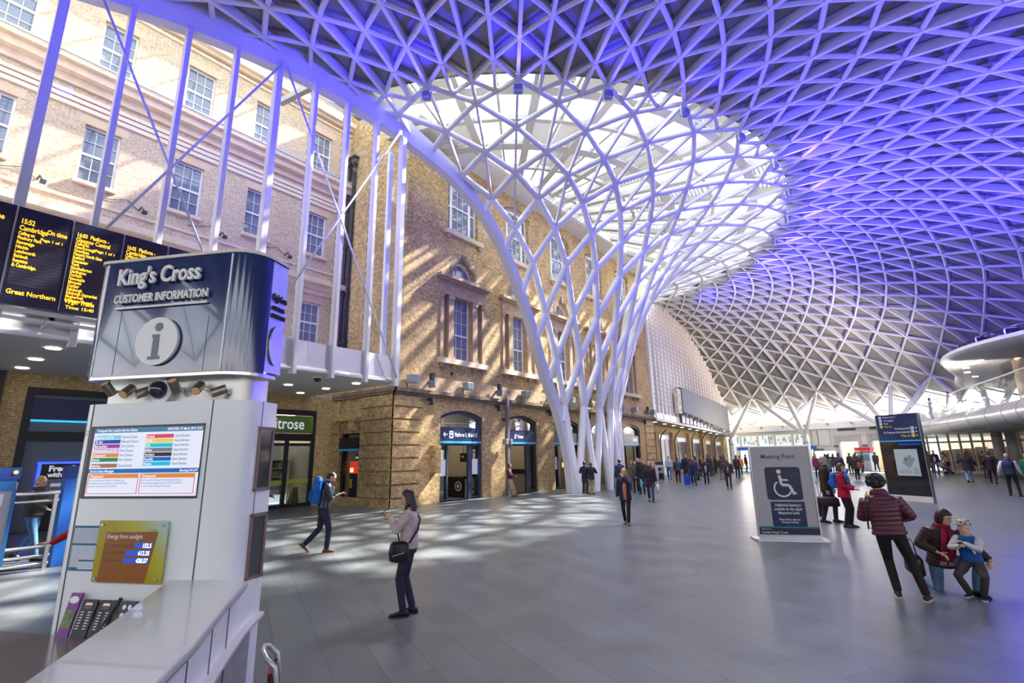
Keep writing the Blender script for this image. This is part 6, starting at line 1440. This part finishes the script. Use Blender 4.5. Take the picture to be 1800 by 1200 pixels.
def suitcase(loc, rz, h, w, d, col, lab, handle_to=None):
    t = empty('suitcase', loc, rz, lab, 'suitcase'); MB().loft([[(x, y, z) for x, y in rrect(-w/2, w/2, -d/2, d/2, (.04,)*4, 4)] for z in (.06, .09, h-.05, h)]).build('shell', cl(col, .5), t, local=True, bevel=.015)
    m = MB(); 
    for k in (-1, 1): m.tube([(k*.09, d/2-.03, h-.02), (k*.09, d/2-.03+(handle_to or 0)*.3, h+.42)], .009, 6)
    m.tube([(-.1, d/2-.03+(handle_to or 0)*.3, h+.42), (.1, d/2-.03+(handle_to or 0)*.3, h+.42)], .014, 6); m.build('handle', M_dark, t, local=True)
    for a in (-1, 1):
        for b in (-1, 1): MB().tube([(a*(w/2-.05)-.012, b*(d/2-.04), .035), (a*(w/2-.05)+.012, b*(d/2-.04), .035)], .035, 10).build('wheel', M_black, t, local=True)
    for q in range(3): MB().box(-w/2+.05+q*(w-.1)/2-.006, -w/2+.05+q*(w-.1)/2+.006, -d/2-.006, -d/2+.01, .12, h-.08).build('rib', cl(tuple(x*.7 for x in col), .5), t, local=True)
    return t
def phone(i, c, d, u, lab):
    c, d, u = V(c), V(d).normalized(), V(u).normalized(); n = d.cross(u).normalized(); m = Matrix((d, n, d.cross(n) if False else n.cross(d))).transposed()
    b = MB().obox(c, (.075, .15, .009), m); b2 = MB().obox(c+m @ V((0, 0, .0052)), (.068, .13, .001), m)
    return item(i, 'phone', lab, 'phone', [('case', b, M_black, False, 0), ('screen', b2, mat('phone_screen', (.25, .28, .33), .1), False, 0)])
def scarf(i, col, lab=None, hang=0, col2=None):
    m = MB(); n, U, X_, F, s = i['neck'], i['UP'], i['RX'], i['FW'], i['s']
    m.tube([n+U*.01*s+X_*.082*s*math.cos(2*PI*k/16)+F*.08*s*math.sin(2*PI*k/16) for k in range(17)], .034*s, 8)
    if hang:
        for k in (-1, 1): ell(m, [(n+F*.10*s+X_*k*.03*s, .03*s, .02*s), (n-U*.14*s+F*.155*s+X_*k*.055*s, .045*s, .016*s), (n-U*hang*.6*s+F*.165*s+X_*k*.06*s, .05*s, .014*s), (n-U*hang*s+F*.16*s+X_*k*.06*s, .05*s, .012*s)], X_, F, 10)
    return m.build('scarf', cl(col, .8, .45 if col2 else .15, 25), i['ob'], smooth=True, local=True)
WALK = [(-.09, .24, 0, -4), (.09, -.22, .04, 4, 28)]
WALK2 = [(-.09, -.24, .05, -4, 30), (.09, .22, 0, 4)]
SWING = [(-.25, -.10, .84), (.25, .20, .86)]
# ---- the woman with long hair, near the centre
a = person((-5.64, 4.80), -132, 1.60, 'woman with long dark hair, beige sweater and dark jeans standing with a phone', 'asian', 'maroon', 'straight', (.50, .40, .38), (.022, .022, .045), (.018, .012, .014), hem=.90, bulk=1.06,
           feet=[(-.085, .05, 0, -6), (.085, -.06, 0, 10)], hands=[(-.05, .27, 1.32), (.07, .30, 1.30)], near=True, head_pitch=14, poles=[(-.6, .1, -1), (.6, .1, -1)], hand_dir=[(.3, .6, .75), (-.3, .6, .7)], curl=34, legw=.93, collar=.02, hemw=.95)
phone(a, (.01, .36*.93, 1.43*.93), (1, 0, 0), (0, .55, .8), 'dark phone in the hands of the long haired woman')
m = MB(); s = a['s']; m.tube([a['sh']+V((.07, -.06, .05)), a['sh']+V((.0, -.145, -.1)), a['P']+V((-.12, -.13, .22)), a['P']+V((-.19, -.03, .06))], .013, 6).tube([a['sh']+V((.07, -.06, .05)), a['sh']+V((.05, .1, -.02)), a['P']+V((-.08, .15, .2)), a['P']+V((-.18, .10, .06))], .013, 6)
bb = MB(); c = a['P']+V((-.205, .10, -.04)); ell(bb, [(c+V((0, 0, -.13)), .07, .05), (c+V((0, 0, -.11)), .13, .075), (c+V((0, 0, .0)), .14, .085), (c+V((0, 0, .10)), .12, .07), (c+V((0, 0, .13)), .08, .04)], V((0, 1, 0)), V((1, 0, 0)), 14)
zz = MB().bar(c+V((-.085, -.08, .0)), c+V((-.088, .07, -.04)), .012, .012)
item(a, 'shoulder_bag', 'black crossbody bag of the long haired woman', 'bag', [('bag_body', bb, cl((.012, .011, .013), .4, .3, 10), True, .012), ('strap', m, M_black, True, 0), ('zip', zz, M_stainless, False, 0)])
# ---- man with the blue backpack
a = person((-10.75, 6.62), 27, 1.76, 'man in black leather jacket walking while looking at his phone', 'fair', 'dark', 'crop', (.012, .012, .015), (.018, .02, .038), (.17, .06, .025), hem=.93, bulk=1.06,
           feet=[(-.09, -.34, .10, -6, 42), (.09, .10, 0, 4)], hands=[(-.08, .30, 1.20), (.10, .32, 1.22)], near=True, head_pitch=30, lean=5, poles=[(-.6, -.5, -1), (.6, -.5, -1)], hand_dir=[(.35, .8, .3), (-.3, .85, .3)], curl=36, toprough=.32, topspec=.6, collar=.06, sole=(.3, .22, .15))
backpack(a, (.005, .10, .42), 'tall bright blue rucksack on the man in black leather jacket', h=.60, w=.165, d=.12, dz=.08)
phone(a, (.01, .40*1.02, 1.27*1.02), (1, 0, 0), (0, .75, .6), 'phone held by the man with the blue rucksack')
# ---- coral top
a = person((-6.95, 14.16), 160, 1.60, 'blonde woman in coral top and open navy jacket with a hand at her mouth', 'fair', 'blond', 'long', (.020, .024, .06), (.02, .014, .018), (.14, .065, .03), hem=.74, bulk=1.05, feet=[(-.06, .10, 0, -10), (.07, -.14, .02, 8, 15)],
           hands=[(.01, .24, 1.46), (.27, .02, .82)], near=True, poles=[(-.6, .5, -1), (.5, -1, -.6)], open_front=(.75, .20, .13), hand_dir=[(.4, .1, .85), (0, .1, -1)], legw=.92, collar=.02, hemw=1.08)
# ---- woman in dark coat
a = person((-9.15, 21.07), 155, 1.70, 'long haired woman in knee length dark duffel coat walking with a white bag', 'fair', 'brown', 'long', (.022, .014, .022), (.03, .045, .10), (.02, .014, .016), hem=.62, bulk=1.1, feet=[(-.08, .20, 0, 0), (.06, -.25, .06, 0, 32)], hands=[(-.28, .02, .82), (.32, .06, .80)], hemw=1.08, collar=.06)
mm = MB()
for z in (1.30, 1.18, 1.06, .95):
    for k in (-1, 1): mm.tube([a['P']+V((k*.06, .148, z-.93)), a['P']+V((k*.03, .152, z-.93))], .010, 6)
mm.build('toggles', mat('toggle', (.02, .02, .03), .3), a['ob'], local=True)
handbag(a, (-.30, .05, .56), (.40, .16, .36), (.52, .51, .50), 'white and black bag carried by the woman in the duffel coat', handle=.13)
m = MB().box(.34, .40, -.26, -.02, .62, .92); item(a, 'carrier_bag', 'turquoise carrier bag beside the woman in the duffel coat', 'bag', [('bag', m, mat('bag_turquoise', (.10, .50, .58), .5), False, 0)])
# ---- leaning man
a = person((-16.42, 20.50), 68, 1.62, 'man in maroon sweater and khaki trousers leaning on the drainpipe', 'tan', 'black', 'short', (.10, .018, .04), (.38, .27, .15), (.16, .08, .03), hem=.90, bulk=1.04, lean=-5, feet=[(-.08, .28, 0, 0), (.08, .18, 0, 6)], hands=[(-.04, .24, 1.10), (.06, .28, 1.08)], head_pitch=16, poles=[(-.7, -.4, -1), (.7, -.4, -1)])
# ---- couple by the funnel
a = person((-13.92, 23.72), -10, 1.66, 'person in long navy jacket standing behind a companion by the white funnel legs', 'fair', 'black', 'short', (.018, .018, .055), (.02, .018, .03), hem=.66, hands=[(-.2, .2, 1.1), (.2, .22, 1.15)], hemw=1.05)
a = person((-13.42, 23.52), -22, 1.62, 'man in navy jacket and beige trousers reading a paper by the funnel legs', 'tan', 'dark', 'crop', (.016, .014, .030), (.40, .30, .20), (.015, .014, .02), hem=.80, bulk=1.1, head_pitch=18, lean=6, hands=[(-.08, .33, 1.18), (.16, .34, 1.20)], poles=[(-.7, -.2, -1), (.7, -.2, -1)])
item(a, 'newspaper', 'pale folded paper held by the man in beige trousers', 'paper', [('paper', MB().obox((.06, .40, 1.22), (.34, .02, .24), Matrix.Rotation(.5, 3, 'X')), M_paper, False, 0)])
# ---- near right: woman in burgundy puffer jacket, seen from behind
a = person((-.47, 9.36), -3, 1.68, 'curly haired woman in burgundy quilted jacket seen from behind', 'asian', 'black', 'curly', (.085, .012, .026), (.012, .009, .010), (.03, .012, .014), hem=.86, bulk=1.17, ph=.90, side_lean=-5, feet=[(-.02, .02, 0, -6), (.30, -.03, 0, 14)], hands=[(-.11, .24, 1.08), (.15, .24, 1.06)], near=True, quilt=.062, toprough=.42, poles=[(-.9, -.25, -.8), (.9, -.25, -.8)], hemw=1.05, collar=.075, legw=.98, scale_head=1.08, sole=(.55, .42, .40), topspec=.5)
item(a, 'bag_strap', 'black and yellow bag strap over the left shoulder of the burgundy jacket', 'strap', [('strap', MB().tube([a['sh']+V((-.15, .10, -.10)), a['sh']+V((-.155, .04, .075)), a['sh']+V((-.165, -.09, .03)), a['sh']+V((-.20, -.155, -.12)), a['P']+V((-.235, -.10, .12)), a['P']+V((-.24, .02, .02))], .012, 6), M_black, True, 0), ('yellow_end', MB().tube([a['sh']+V((-.158, -.05, .068)), a['sh']+V((-.167, -.10, .02))], .016, 6), mat('strap_yellow', (.75, .48, .03), .5), True, 0)])
# ---- kneeling mother and child
kl = (0.06, 10.18)
a = person(kl, 152, 1.62, 'woman kneeling in brown jacket with a long red scarf beside a small boy', 'asian', 'dark', 'bob', (.040, .020, .020), (.10, .17, .28), (.02, .02, .02), hem=.36, bulk=1.06, ph=.44, lean=8, side_lean=-6, feet=[(-.24, .30, 0, -14), (.09, -.42, .03, 0, 70)], knees=[(-.25, .6, 1), (.05, 1, -.7)],
           hands=[(-.48, .40, .46), (.16, .26, .60)], near=True, head_yaw=-34, head_pitch=10, poles=[(-.9, .3, -.5), (.9, -.2, -.6)], quilt=.055, collar=.03, hand_dir=[(.5, .6, -.2), (-.5, .5, -.3)])
scarf(a, (.26, .006, .035), hang=.50)
m = MB(); n_ = a['neck']; s = a['s']
for k, z in ((-1, .22), (-1, .26), (1, .36), (1, .41)): m.bar(n_-a['UP']*z*s+a['FW']*.181*s+a['RX']*(k*.06-.045)*s, n_-a['UP']*z*s+a['FW']*.181*s+a['RX']*(k*.06+.045)*s, .016, .010)
for k in (-1, 1):
    for j in range(5): m.bar(n_-a['UP']*.5*s+a['FW']*.16*s+a['RX']*(k*.06-.04+.02*j)*s, n_-a['UP']*.56*s+a['FW']*.16*s+a['RX']*(k*.06-.04+.02*j)*s, .006, .006)
m.build('scarf_stripes', cl((.62, .48, .46)), a['ob'], local=True)
handbag(a, (.34, -.06, .36), (.36, .20, .28), (.014, .013, .016), 'glossy black handbag at the kneeling woman side', handle=.2, rough=.3)
b2 = person((0.40, 10.00), 196, 1.14, 'small boy in blue vest with white sleeves and a checked cap', 'asian', 'black', None, (.012, .07, .28), (.050, .042, .042), (.012, .02, .06), hem=.70, bulk=1.15, ph=.70, feet=[(-.12, .20, 0, -14), (.12, .12, 0, 14)], knees=[(-.5, 1, 0), (.4, 1, 0)], hands=[(.00, .30, 1.10), (.09, .33, 1.03)], near=True, head_yaw=40, sleeve=(.55, .55, .54), poles=[(-.9, -.1, -.7), (.9, -.1, -.7)], hand_dir=[(.6, .4, .5), (-.6, .4, .4)], curl=48, legw=1.2, scale_head=1.28, sole=(.6, .6, .62), collar=.03)
scarf(b2, (.34, .34, .36), col2=1)
m = MB(); hc, hx, hf, hu, hs = b2['hc'], b2['hx'], b2['hf'], b2['hu'], b2['hs']
ell(m, [(hc+hu*.035*hs, .086*hs, .104*hs), (hc+hu*.075*hs, .085*hs, .100*hs), (hc+hu*.112*hs, .065*hs, .078*hs), (hc+hu*.128*hs, .03*hs, .04*hs)], hx, hf); ell(m, [(hc+hf*.06*hs+hu*.045*hs, .07*hs, .012*hs), (hc+hf*.12*hs+hu*.050*hs, .066*hs, .010*hs), (hc+hf*.165*hs+hu*.048*hs, .04*hs, .008*hs)], hx, hu)
def check_mat():
    m_, t_, b_ = nodes('check_cap'); tcn = N(t_, 'TexCoord'); ck = N(t_, 'TexVoronoi'); ck.inputs['Scale'].default_value = 38; cr_ = N(t_, 'ValToRGB'); cr_.color_ramp.elements[0].position = .35; cr_.color_ramp.elements[1].position = .5; cr_.color_ramp.elements[0].color = (.03, .03, .03, 1); cr_.color_ramp.elements[1].color = (.48, .44, .38, 1)
    t_.links.new(tcn.outputs['Object'], ck.inputs[0]); t_.links.new(ck.outputs[0], cr_.inputs[0]); t_.links.new(cr_.outputs[0], b_.inputs['Base Color']); return m_
m.build('cap', check_mat(), b2['ob'], smooth=True, local=True)
m = MB().obox(b2['P']+V((-.07, .135, .17)), (.022, .01, .085), Matrix.Rotation(.4, 3, 'Y')); m.build('vest_label', M_paper, b2['ob'], local=True)
# ---- older couple right of the sign
a = person((-2.20, 17.6), 92, 1.84, 'grey haired man in dark brown jacket and glasses beside the Meeting Point sign', 'fair', 'grey', 'short', (.040, .026, .014), (.022, .024, .05), (.05, .03, .018), hem=.78, bulk=1.14, near=True, glasses=True, feet=[(-.11, .10, 0, -8), (.12, -.16, 0, 10)], hands=[(-.28, .10, .86), (.27, .05, .84)], open_front=(.30, .28, .28))
handbag(a, (.29, .02, .60), (.62, .20, .26), (.020, .012, .018), 'dark holdall hanging behind the grey haired man', handle=.18, name='holdall')
a = person((-1.70, 16.75), 105, 1.66, 'woman in red jacket with grey scarf and glasses facing right', 'fair', 'brown', 'bob', (.42, .006, .030), (.014, .012, .014), (.035, .02, .015), hem=.80, bulk=1.1, near=True, glasses=True, hands=[(-.04, .28, 1.06), (.10, .30, 1.04)], poles=[(-.7, -.5, -1), (.7, -.5, -1)], hand_dir=[(.6, .5, 0), (-.6, .5, 0)], hemw=1.08)
scarf(a, (.14, .16, .19), hang=.46, col2=1); backpack(a, (.008, .13, .50), 'bright blue backpack on the woman in red jacket', h=.42, w=.16, d=.11, dz=.12)
suitcase((-2.62, 18.4, 0), R(10), .62, .42, .26, (.05, .008, .02), 'dark maroon suitcase half hidden behind the Meeting Point sign', 1)
# ---- right hand group by the gallery
a = person((3.03, 30.28), 12, 1.76, 'man in navy quilted vest with white sleeves seen from behind near the right edge', 'fair', 'grey', 'bald', (.018, .028, .075), (.02, .02, .028), (.015, .015, .018), hem=.86, bulk=1.12, quilt=.07, sleeve=(.55, .58, .63), feet=[(-.14, .12, 0, -14), (.17, -.05, 0, 14)], hands=[(-.34, .05, .90), (.34, .1, .88)], toprough=.5)
a = person((2.32, 40.83), 4, 1.80, 'man in big dark parka and pale jeans walking away toward the gallery', 'fair', 'brown', 'short', (.022, .018, .032), (.16, .26, .40), (.02, .02, .04), hem=.68, bulk=1.32, feet=WALK2, hands=[(-.42, .12, 1.1), (.38, .1, .95)], hemw=1.06)
a = person((3.26, 39.96), 2, 1.78, 'woman in dark knee coat with pale hood walking away toward the gallery', 'fair', 'dark', 'long', (.020, .014, .022), (.014, .014, .02), (.03, .035, .08), hem=.70, bulk=1.24, feet=WALK, hands=[(-.30, .1, 1.0), (.32, .14, 1.02)], hemw=1.1); scarf(a, (.55, .52, .46))
handbag(a, (.36, -.02, 1.08), (.36, .16, .24), (.02, .02, .025), 'dark shoulder bag of the woman with pale hood', handle=.2)
a = person((1.1, 52.07), 178, 1.85, 'man in dark jacket and jeans standing by a pushchair', 'fair', 'brown', 'short', (.03, .026, .026), (.07, .13, .24), hem=.88, bulk=1.2, open_front=(.6, .6, .6)); 
a = person((1.95, 54.3), -60, 1.74, 'woman in beige jacket bending over a pushchair', 'fair', 'dark', 'long', (.42, .34, .30), (.03, .02, .025), hem=.88, lean=20, hands=[(-.2, .45, .95), (.2, .45, .95)])
t = empty('pushchair', (1.62, 52.9, 0), R(-40), 'pale pushchair with blue frame between the couple', 'pushchair')
MB().loft([[(-.24, .25, .35), (.24, .25, .35), (.24, .3, .5), (-.24, .3, .5)], [(-.24, -.35, .6), (.24, -.35, .6), (.24, -.25, .95), (-.24, -.25, .95)]]).build('seat', cl((.60, .58, .56)), t, local=True, bevel=.03); m = MB()
for k in (-1, 1): m.tube([(k*.25, .45, .12), (k*.25, -.1, .6), (k*.25, -.6, 1.02)], .02, 6).tube([(k*.25, -.35, .12), (k*.25, .0, .55)], .02, 6)
m.build('frame', cl((.02, .06, .25)), t, local=True)
for k in (-1, 1):
    for y in (.45, -.35): MB().tube([(k*.25-.02, y, .1), (k*.25+.02, y, .1)], .1, 12).build('wheel', M_black, t, local=True)
a = person((.79, 54.3), 180, 1.78, 'person in long brown trench coat beside the map totem', 'fair', 'dark', 'short', (.20, .12, .085), (.10, .07, .05), hem=.40, bulk=1.05)
a = person((3.9, 32.6), 200, 1.75, 'person in green jacket cut by the right edge of the photo', 'tan', 'black', 'short', (.01, .12, .05), (.02, .03, .05), hem=.85, bulk=1.1)
# ---- blond man at the cash machine, red sleeve behind the desk, person behind the desk on the right
a = person((-15.43, 2.45), 38, 1.76, 'blond man in olive puffer jacket and blue jeans behind the railing', 'fair', 'fairhair', 'short', (.045, .050, .035), (.06, .16, .30), (.03, .03, .04), hem=.90, bulk=1.14, quilt=.075, feet=WALK2, hands=[(-.16, .28, 1.06), (.18, .34, 1.04)], head_pitch=10, near=True)
a = person((-16.2, 3.05), 20, 1.70, 'person in dark leather jacket bending at the cash machine', 'tan', 'black', 'short', (.025, .028, .04), (.05, .05, .06), hem=.86, bulk=1.15, lean=25, hands=[(-.1, .5, 1.0), (.15, .5, 1.0)])
a = person((-8.68, 1.98), -152, 1.62, 'person in red top hidden behind the desk with one hand stretched out', 'fair', 'brown', 'short', (.40, .012, .03), (.03, .03, .05), hem=.86, near=True, lean=8, hands=[(-.2, .1, .85), (.30, .66, .98)], hand_dir=[(0, 0, -1), (.05, 1, .1)], poles=[(-.5, -1, -.6), (.5, -.4, -1)], curl=14)
a = person((-14.2, 6.78), -30, 1.74, 'person in dark blue grey jacket mostly hidden behind the information desk', 'fair', 'dark', 'short', (.055, .065, .085), (.03, .04, .06), hem=.80, bulk=1.15, hands=[(-.27, .06, .85), (.24, .2, 1.05)])
# ---- man on the upper level
a = person((1.55, 53.0, 4.3), -80, 1.72, 'man in navy jacket walking along the balcony', 'fair', 'dark', 'short', (.02, .024, .07), (.03, .03, .04), hem=.85)
# ================================================================== the farther crowd
crowd = [
 # x, y, heading, H, skin, hair, style, top, legs, hem, extra, label
 (-11.69, 23.4, -60, 1.76, 'fair', 'dark', 'crop', (.022, .026, .07), (.025, .03, .06), .78, {}, 'man in navy jacket with his back turned, behind the blonde woman'),
 (-11.15, 24.7, 170, 1.78, 'tan', 'black', 'short', (.02, .02, .028), (.03, .03, .05), .80, {}, 'dark haired man facing the camera, behind the navy jacketed back'),
 (-11.9, 25.6, 165, 1.62, 'fair', 'dark', 'long', (.10, .075, .055), (.02, .016, .02), .75, {}, 'woman in brown patterned coat behind the blonde woman'),
 (-12.75, 27.0, 165, 1.64, 'fair', 'brown', 'long', (.14, .11, .08), (.05, .07, .12), .78, {}, 'woman in tan coat left of the navy sweater man'),
 (-12.37, 27.04, 170, 1.78, 'fair', 'dark', 'short', (.018, .026, .06), (.08, .26, .44), .92, {'feet': WALK}, 'man in navy sweater and bright blue jeans walking'),
 (-15.07, 38.51, 160, 1.78, 'fair', 'brown', 'crop', (.52, .50, .47), (.06, .17, .30), .92, {'feet': WALK}, 'man in white shirt and blue jeans by the far shops'),
 (-13.15, 35.11, -20, 1.70, 'fair', 'dark', 'short', (.05, .08, .12), (.02, .022, .04), .80, {}, 'person in blue denim jacket seen from behind'),
 (-12.3, 35.6, 150, 1.68, 'fair', 'brown', 'bob', (.45, .42, .40), (.04, .035, .04), .80, {}, 'person in white top beside the denim jacket'),
 (-12.0, 33.6, 150, 1.92, 'fair', 'brown', 'short', (.025, .022, .03), (.025, .022, .035), .78, {}, 'tall man in black jacket holding a blue suitcase'),
 (-11.17, 32.49, 160, 1.74, 'asian', 'black', 'short', (.022, .03, .09), (.02, .035, .09), .84, {'feet': WALK}, 'man in navy jacket with red straps walking beside the blue suitcase'),
 (-10.84, 33.9, 165, 1.60, 'asian', 'black', 'long', (.03, .028, .04), (.015, .015, .02), .72, {'open': (.50, .48, .46)}, 'woman in black coat over a pale scarf with a dark bag'),
 (-13.76, 43.8, -20, 1.80, 'fair', 'dark', 'short', (.03, .025, .03), (.03, .025, .03), .84, {}, 'person in dark clothes facing the grey shopfronts'),
 (-15.3, 50.7, 30, 1.62, 'tan', 'black', 'short', (.03, .022, .025), (.02, .02, .02), .80, {}, 'slim person in black near the far ochre piers'),
 (-14.6, 51.2, -30, 1.70, 'tan', 'black', 'short', (.035, .02, .02), (.02, .02, .02), .80, {}, 'person in dark coat beside the slim person in black'),
 (-11.5, 39.69, -20, 1.74, 'fair', 'dark', 'short', (.075, .035, .028), (.17, .13, .10), .84, {}, 'person in brown jacket and khaki trousers seen from behind'),
 (-11.2, 42.6, 10, 1.74, 'fair', 'black', 'short', (.03, .035, .05), (.03, .03, .04), .84, {}, 'person in dark jacket just beyond the brown jacket'),
 (-8.33, 29.81, 165, 1.70, 'tan', 'grey', 'bald', (.045, .030, .042), (.045, .028, .032), .86, {'quilt': .08, 'open': (.55, .40, .28), 'feet': WALK}, 'balding man in dark plum jacket walking toward the camera'),
 (-11.94, 46.51, -15, 1.66, 'fair', 'brown', 'short', (.80, .17, .008), (.04, .035, .06), .74, {'feet': WALK2, 'bulk': 1.3}, 'worker in bright orange jacket walking away'),
 (-13.8, 56.0, 60, 1.70, 'fair', 'dark', 'short', (.09, .015, .03), (.03, .03, .04), .8, {}, 'person in dark red beside the first branching column'),
 (-12.9, 60.5, -10, 1.75, 'fair', 'dark', 'short', (.03, .04, .07), (.03, .03, .05), .8, {'feet': WALK}, 'person in dark blue beyond the orange worker, carrying something yellow'),
 (-5.95, 33.0, -15, 1.76, 'fair', 'black', 'short', (.035, .032, .042), (.02, .02, .028), .60, {}, 'person in long grey coat just right of the Meeting Point sign'),
 (-6.0, 44.6, 150, 1.70, 'fair', 'dark', 'short', (.18, .02, .06), (.03, .025, .03), .8, {}, 'person in crimson top in the far crowd'),
 (-5.45, 45.4, -20, 1.74, 'fair', 'black', 'short', (.03, .028, .04), (.03, .025, .03), .75, {}, 'person in dark coat with a hunched back in the far crowd'),
 (-5.9, 54.0, 20, 1.70, 'fair', 'dark', 'long', (.03, .025, .03), (.03, .03, .04), .8, {}, 'dark haired person behind the grey haired man'),
 (-4.75, 40.6, -10, 1.72, 'fair', 'dark', 'long', (.10, .12, .12), (.03, .03, .04), .72, {}, 'woman in grey green coat seen from behind in the far crowd'),
 (-4.9, 47.8, 160, 1.74, 'fair', 'dark', 'short', (.02, .02, .025), (.03, .03, .035), .8, {}, 'person in black left of the blue and white bag'),
 (-4.3, 42.3, 30, 1.80, 'fair', 'brown', 'short', (.035, .032, .045), (.03, .045, .10), .78, {'feet': WALK, 'bulk': 1.25}, 'big person in dark grey jacket at the middle of the far crowd'),
 (-4.55, 53.0, -40, 1.72, 'fair', 'black', 'short', (.025, .025, .035), (.02, .02, .03), .8, {}, 'person in dark blue under the left far doorway'),
 (-4.05, 52.0, 40, 1.76, 'fair', 'dark', 'short', (.04, .03, .03), (.03, .03, .03), .8, {}, 'person in brownish black under the left far doorway'),
 (-3.95, 55.5, 100, 1.76, 'fair', 'black', 'short', (.025, .03, .05), (.03, .03, .05), .8, {'lean': 14}, 'person stooping to the right in the far crowd'),
 (-3.43, 43.19, 20, 1.70, 'fair', 'brown', 'bob', (.02, .022, .03), (.02, .02, .025), .66, {}, 'woman in black coat carrying a red bag'),
 (-3.0, 58.6, -20, 1.74, 'fair', 'dark', 'short', (.025, .03, .06), (.03, .035, .07), .8, {'feet': WALK}, 'person in navy walking by the white kiosk with red sign'),
 (-6.7, 58.0, 70, 1.70, 'fair', 'dark', 'short', (.03, .03, .05), (.02, .02, .03), .8, {}, 'person in dark jacket below the royal blue sign band'),
 (-8.4, 62.0, -60, 1.72, 'fair', 'brown', 'short', (.07, .06, .06), (.04, .04, .05), .8, {}, 'person in grey at the far entrance'),
 (-14.2, 46.0, 120, 1.70, 'tan', 'black', 'short', (.10, .06, .05), (.03, .03, .04), .8, {}, 'person in reddish brown between the far piers and the queue'),
 (-14.6, 44.3, 60, 1.68, 'fair', 'dark', 'short', (.03, .03, .035), (.03, .03, .04), .8, {}, 'person in black in the queue by the grey shopfronts'),
 (-13.6, 40.2, 100, 1.72, 'fair', 'dark', 'short', (.04, .04, .05), (.03, .03, .04), .8, {}, 'person in charcoal behind the tall man'),
 (-12.9, 38.4, 90, 1.68, 'fair', 'brown', 'short', (.16, .13, .11), (.05, .045, .05), .8, {}, 'person in taupe jacket behind the tall man'),
 (3.5, 46.5, 150, 1.70, 'fair', 'dark', 'short', (.07, .05, .06), (.05, .05, .06), .8, {}, 'person looking out from beside the parka man'),
]
for x, y, hd, H, sk, hr, stl, tp, lg, hm_, ex, lab in crowd:
    a = person((x, y), hd, H, lab, sk, hr, stl, tp, lg, hem=hm_, bulk=ex.get('bulk', 1.1), feet=ex.get('feet'), hands=SWING if 'feet' in ex else [(-.25, .08, .82), (.26, .10, .84)], quilt=ex.get('quilt', 0), open_front=ex.get('open'), lean=ex.get('lean', 2), toprough=.75)
    if 'red bag' in lab: handbag(a, (.30, -.16, .95), (.40, .18, .40), (.48, .05, .02), 'red shoulder bag of the woman in black coat', handle=.18)
    if 'dark bag' in lab: handbag(a, (.32, -.02, .92), (.40, .16, .34), (.03, .032, .05), 'dark blue bag at the side of the woman with pale scarf', handle=.18)
    if 'yellow' in lab: handbag(a, (.30, .1, .62), (.30, .14, .28), (.72, .62, .02), 'yellow bag carried beyond the orange worker', handle=.14)
    if 'red straps' in lab:
        m = MB()
        for k in (-1, 1): m.tube([a['sh']+V((k*.1, .02, .06)), a['sh']+V((k*.11, .13, -.05)), a['P']+V((k*.13, .15, .22))], .025, 6)
        m.build('shoulder_straps', cl((.45, .03, .02)), a['ob'], smooth=True, local=True)
suitcase((-11.45, 32.05, 0), R(20), .58, .38, .24, (.012, .05, .50), 'bright blue wheeled suitcase in front of the tall man', 1)
suitcase((-15.5, 37.9, 0), R(15), .5, .36, .24, (.02, .02, .028), 'black suitcase beside the man in white shirt', 1)
t = empty('advert_stand', (-15.9, 38.6, 0), R(30), 'white freestanding notice stand by the end of the brick block', 'stand')
MB().box(-.35, .35, -.18, .18, 0, 1.1).build('cabinet', mat('stand_white', (.66, .65, .63), .5), t, local=True, bevel=.02); MB().box(-.12, .12, -.19, -.18, .65, .9).box(-.08, .08, -.19, -.18, .35, .55).build('print', M_dark, t, local=True); MB().box(-.3, .3, -.12, .12, 1.1, 1.35).build('top_rack', M_dark, t, local=True)
m = MB(); o = m.tube([(-4.0, 41.6, .35), (-3.8, 41.5, .75)], .12, 8).build('carrier_bag', mat('bag_bluewhite', (.10, .25, .55), .5, var=.6, scale=6)); tag(o, 'blue and white carrier bag beside the big grey jacket', 'bag')
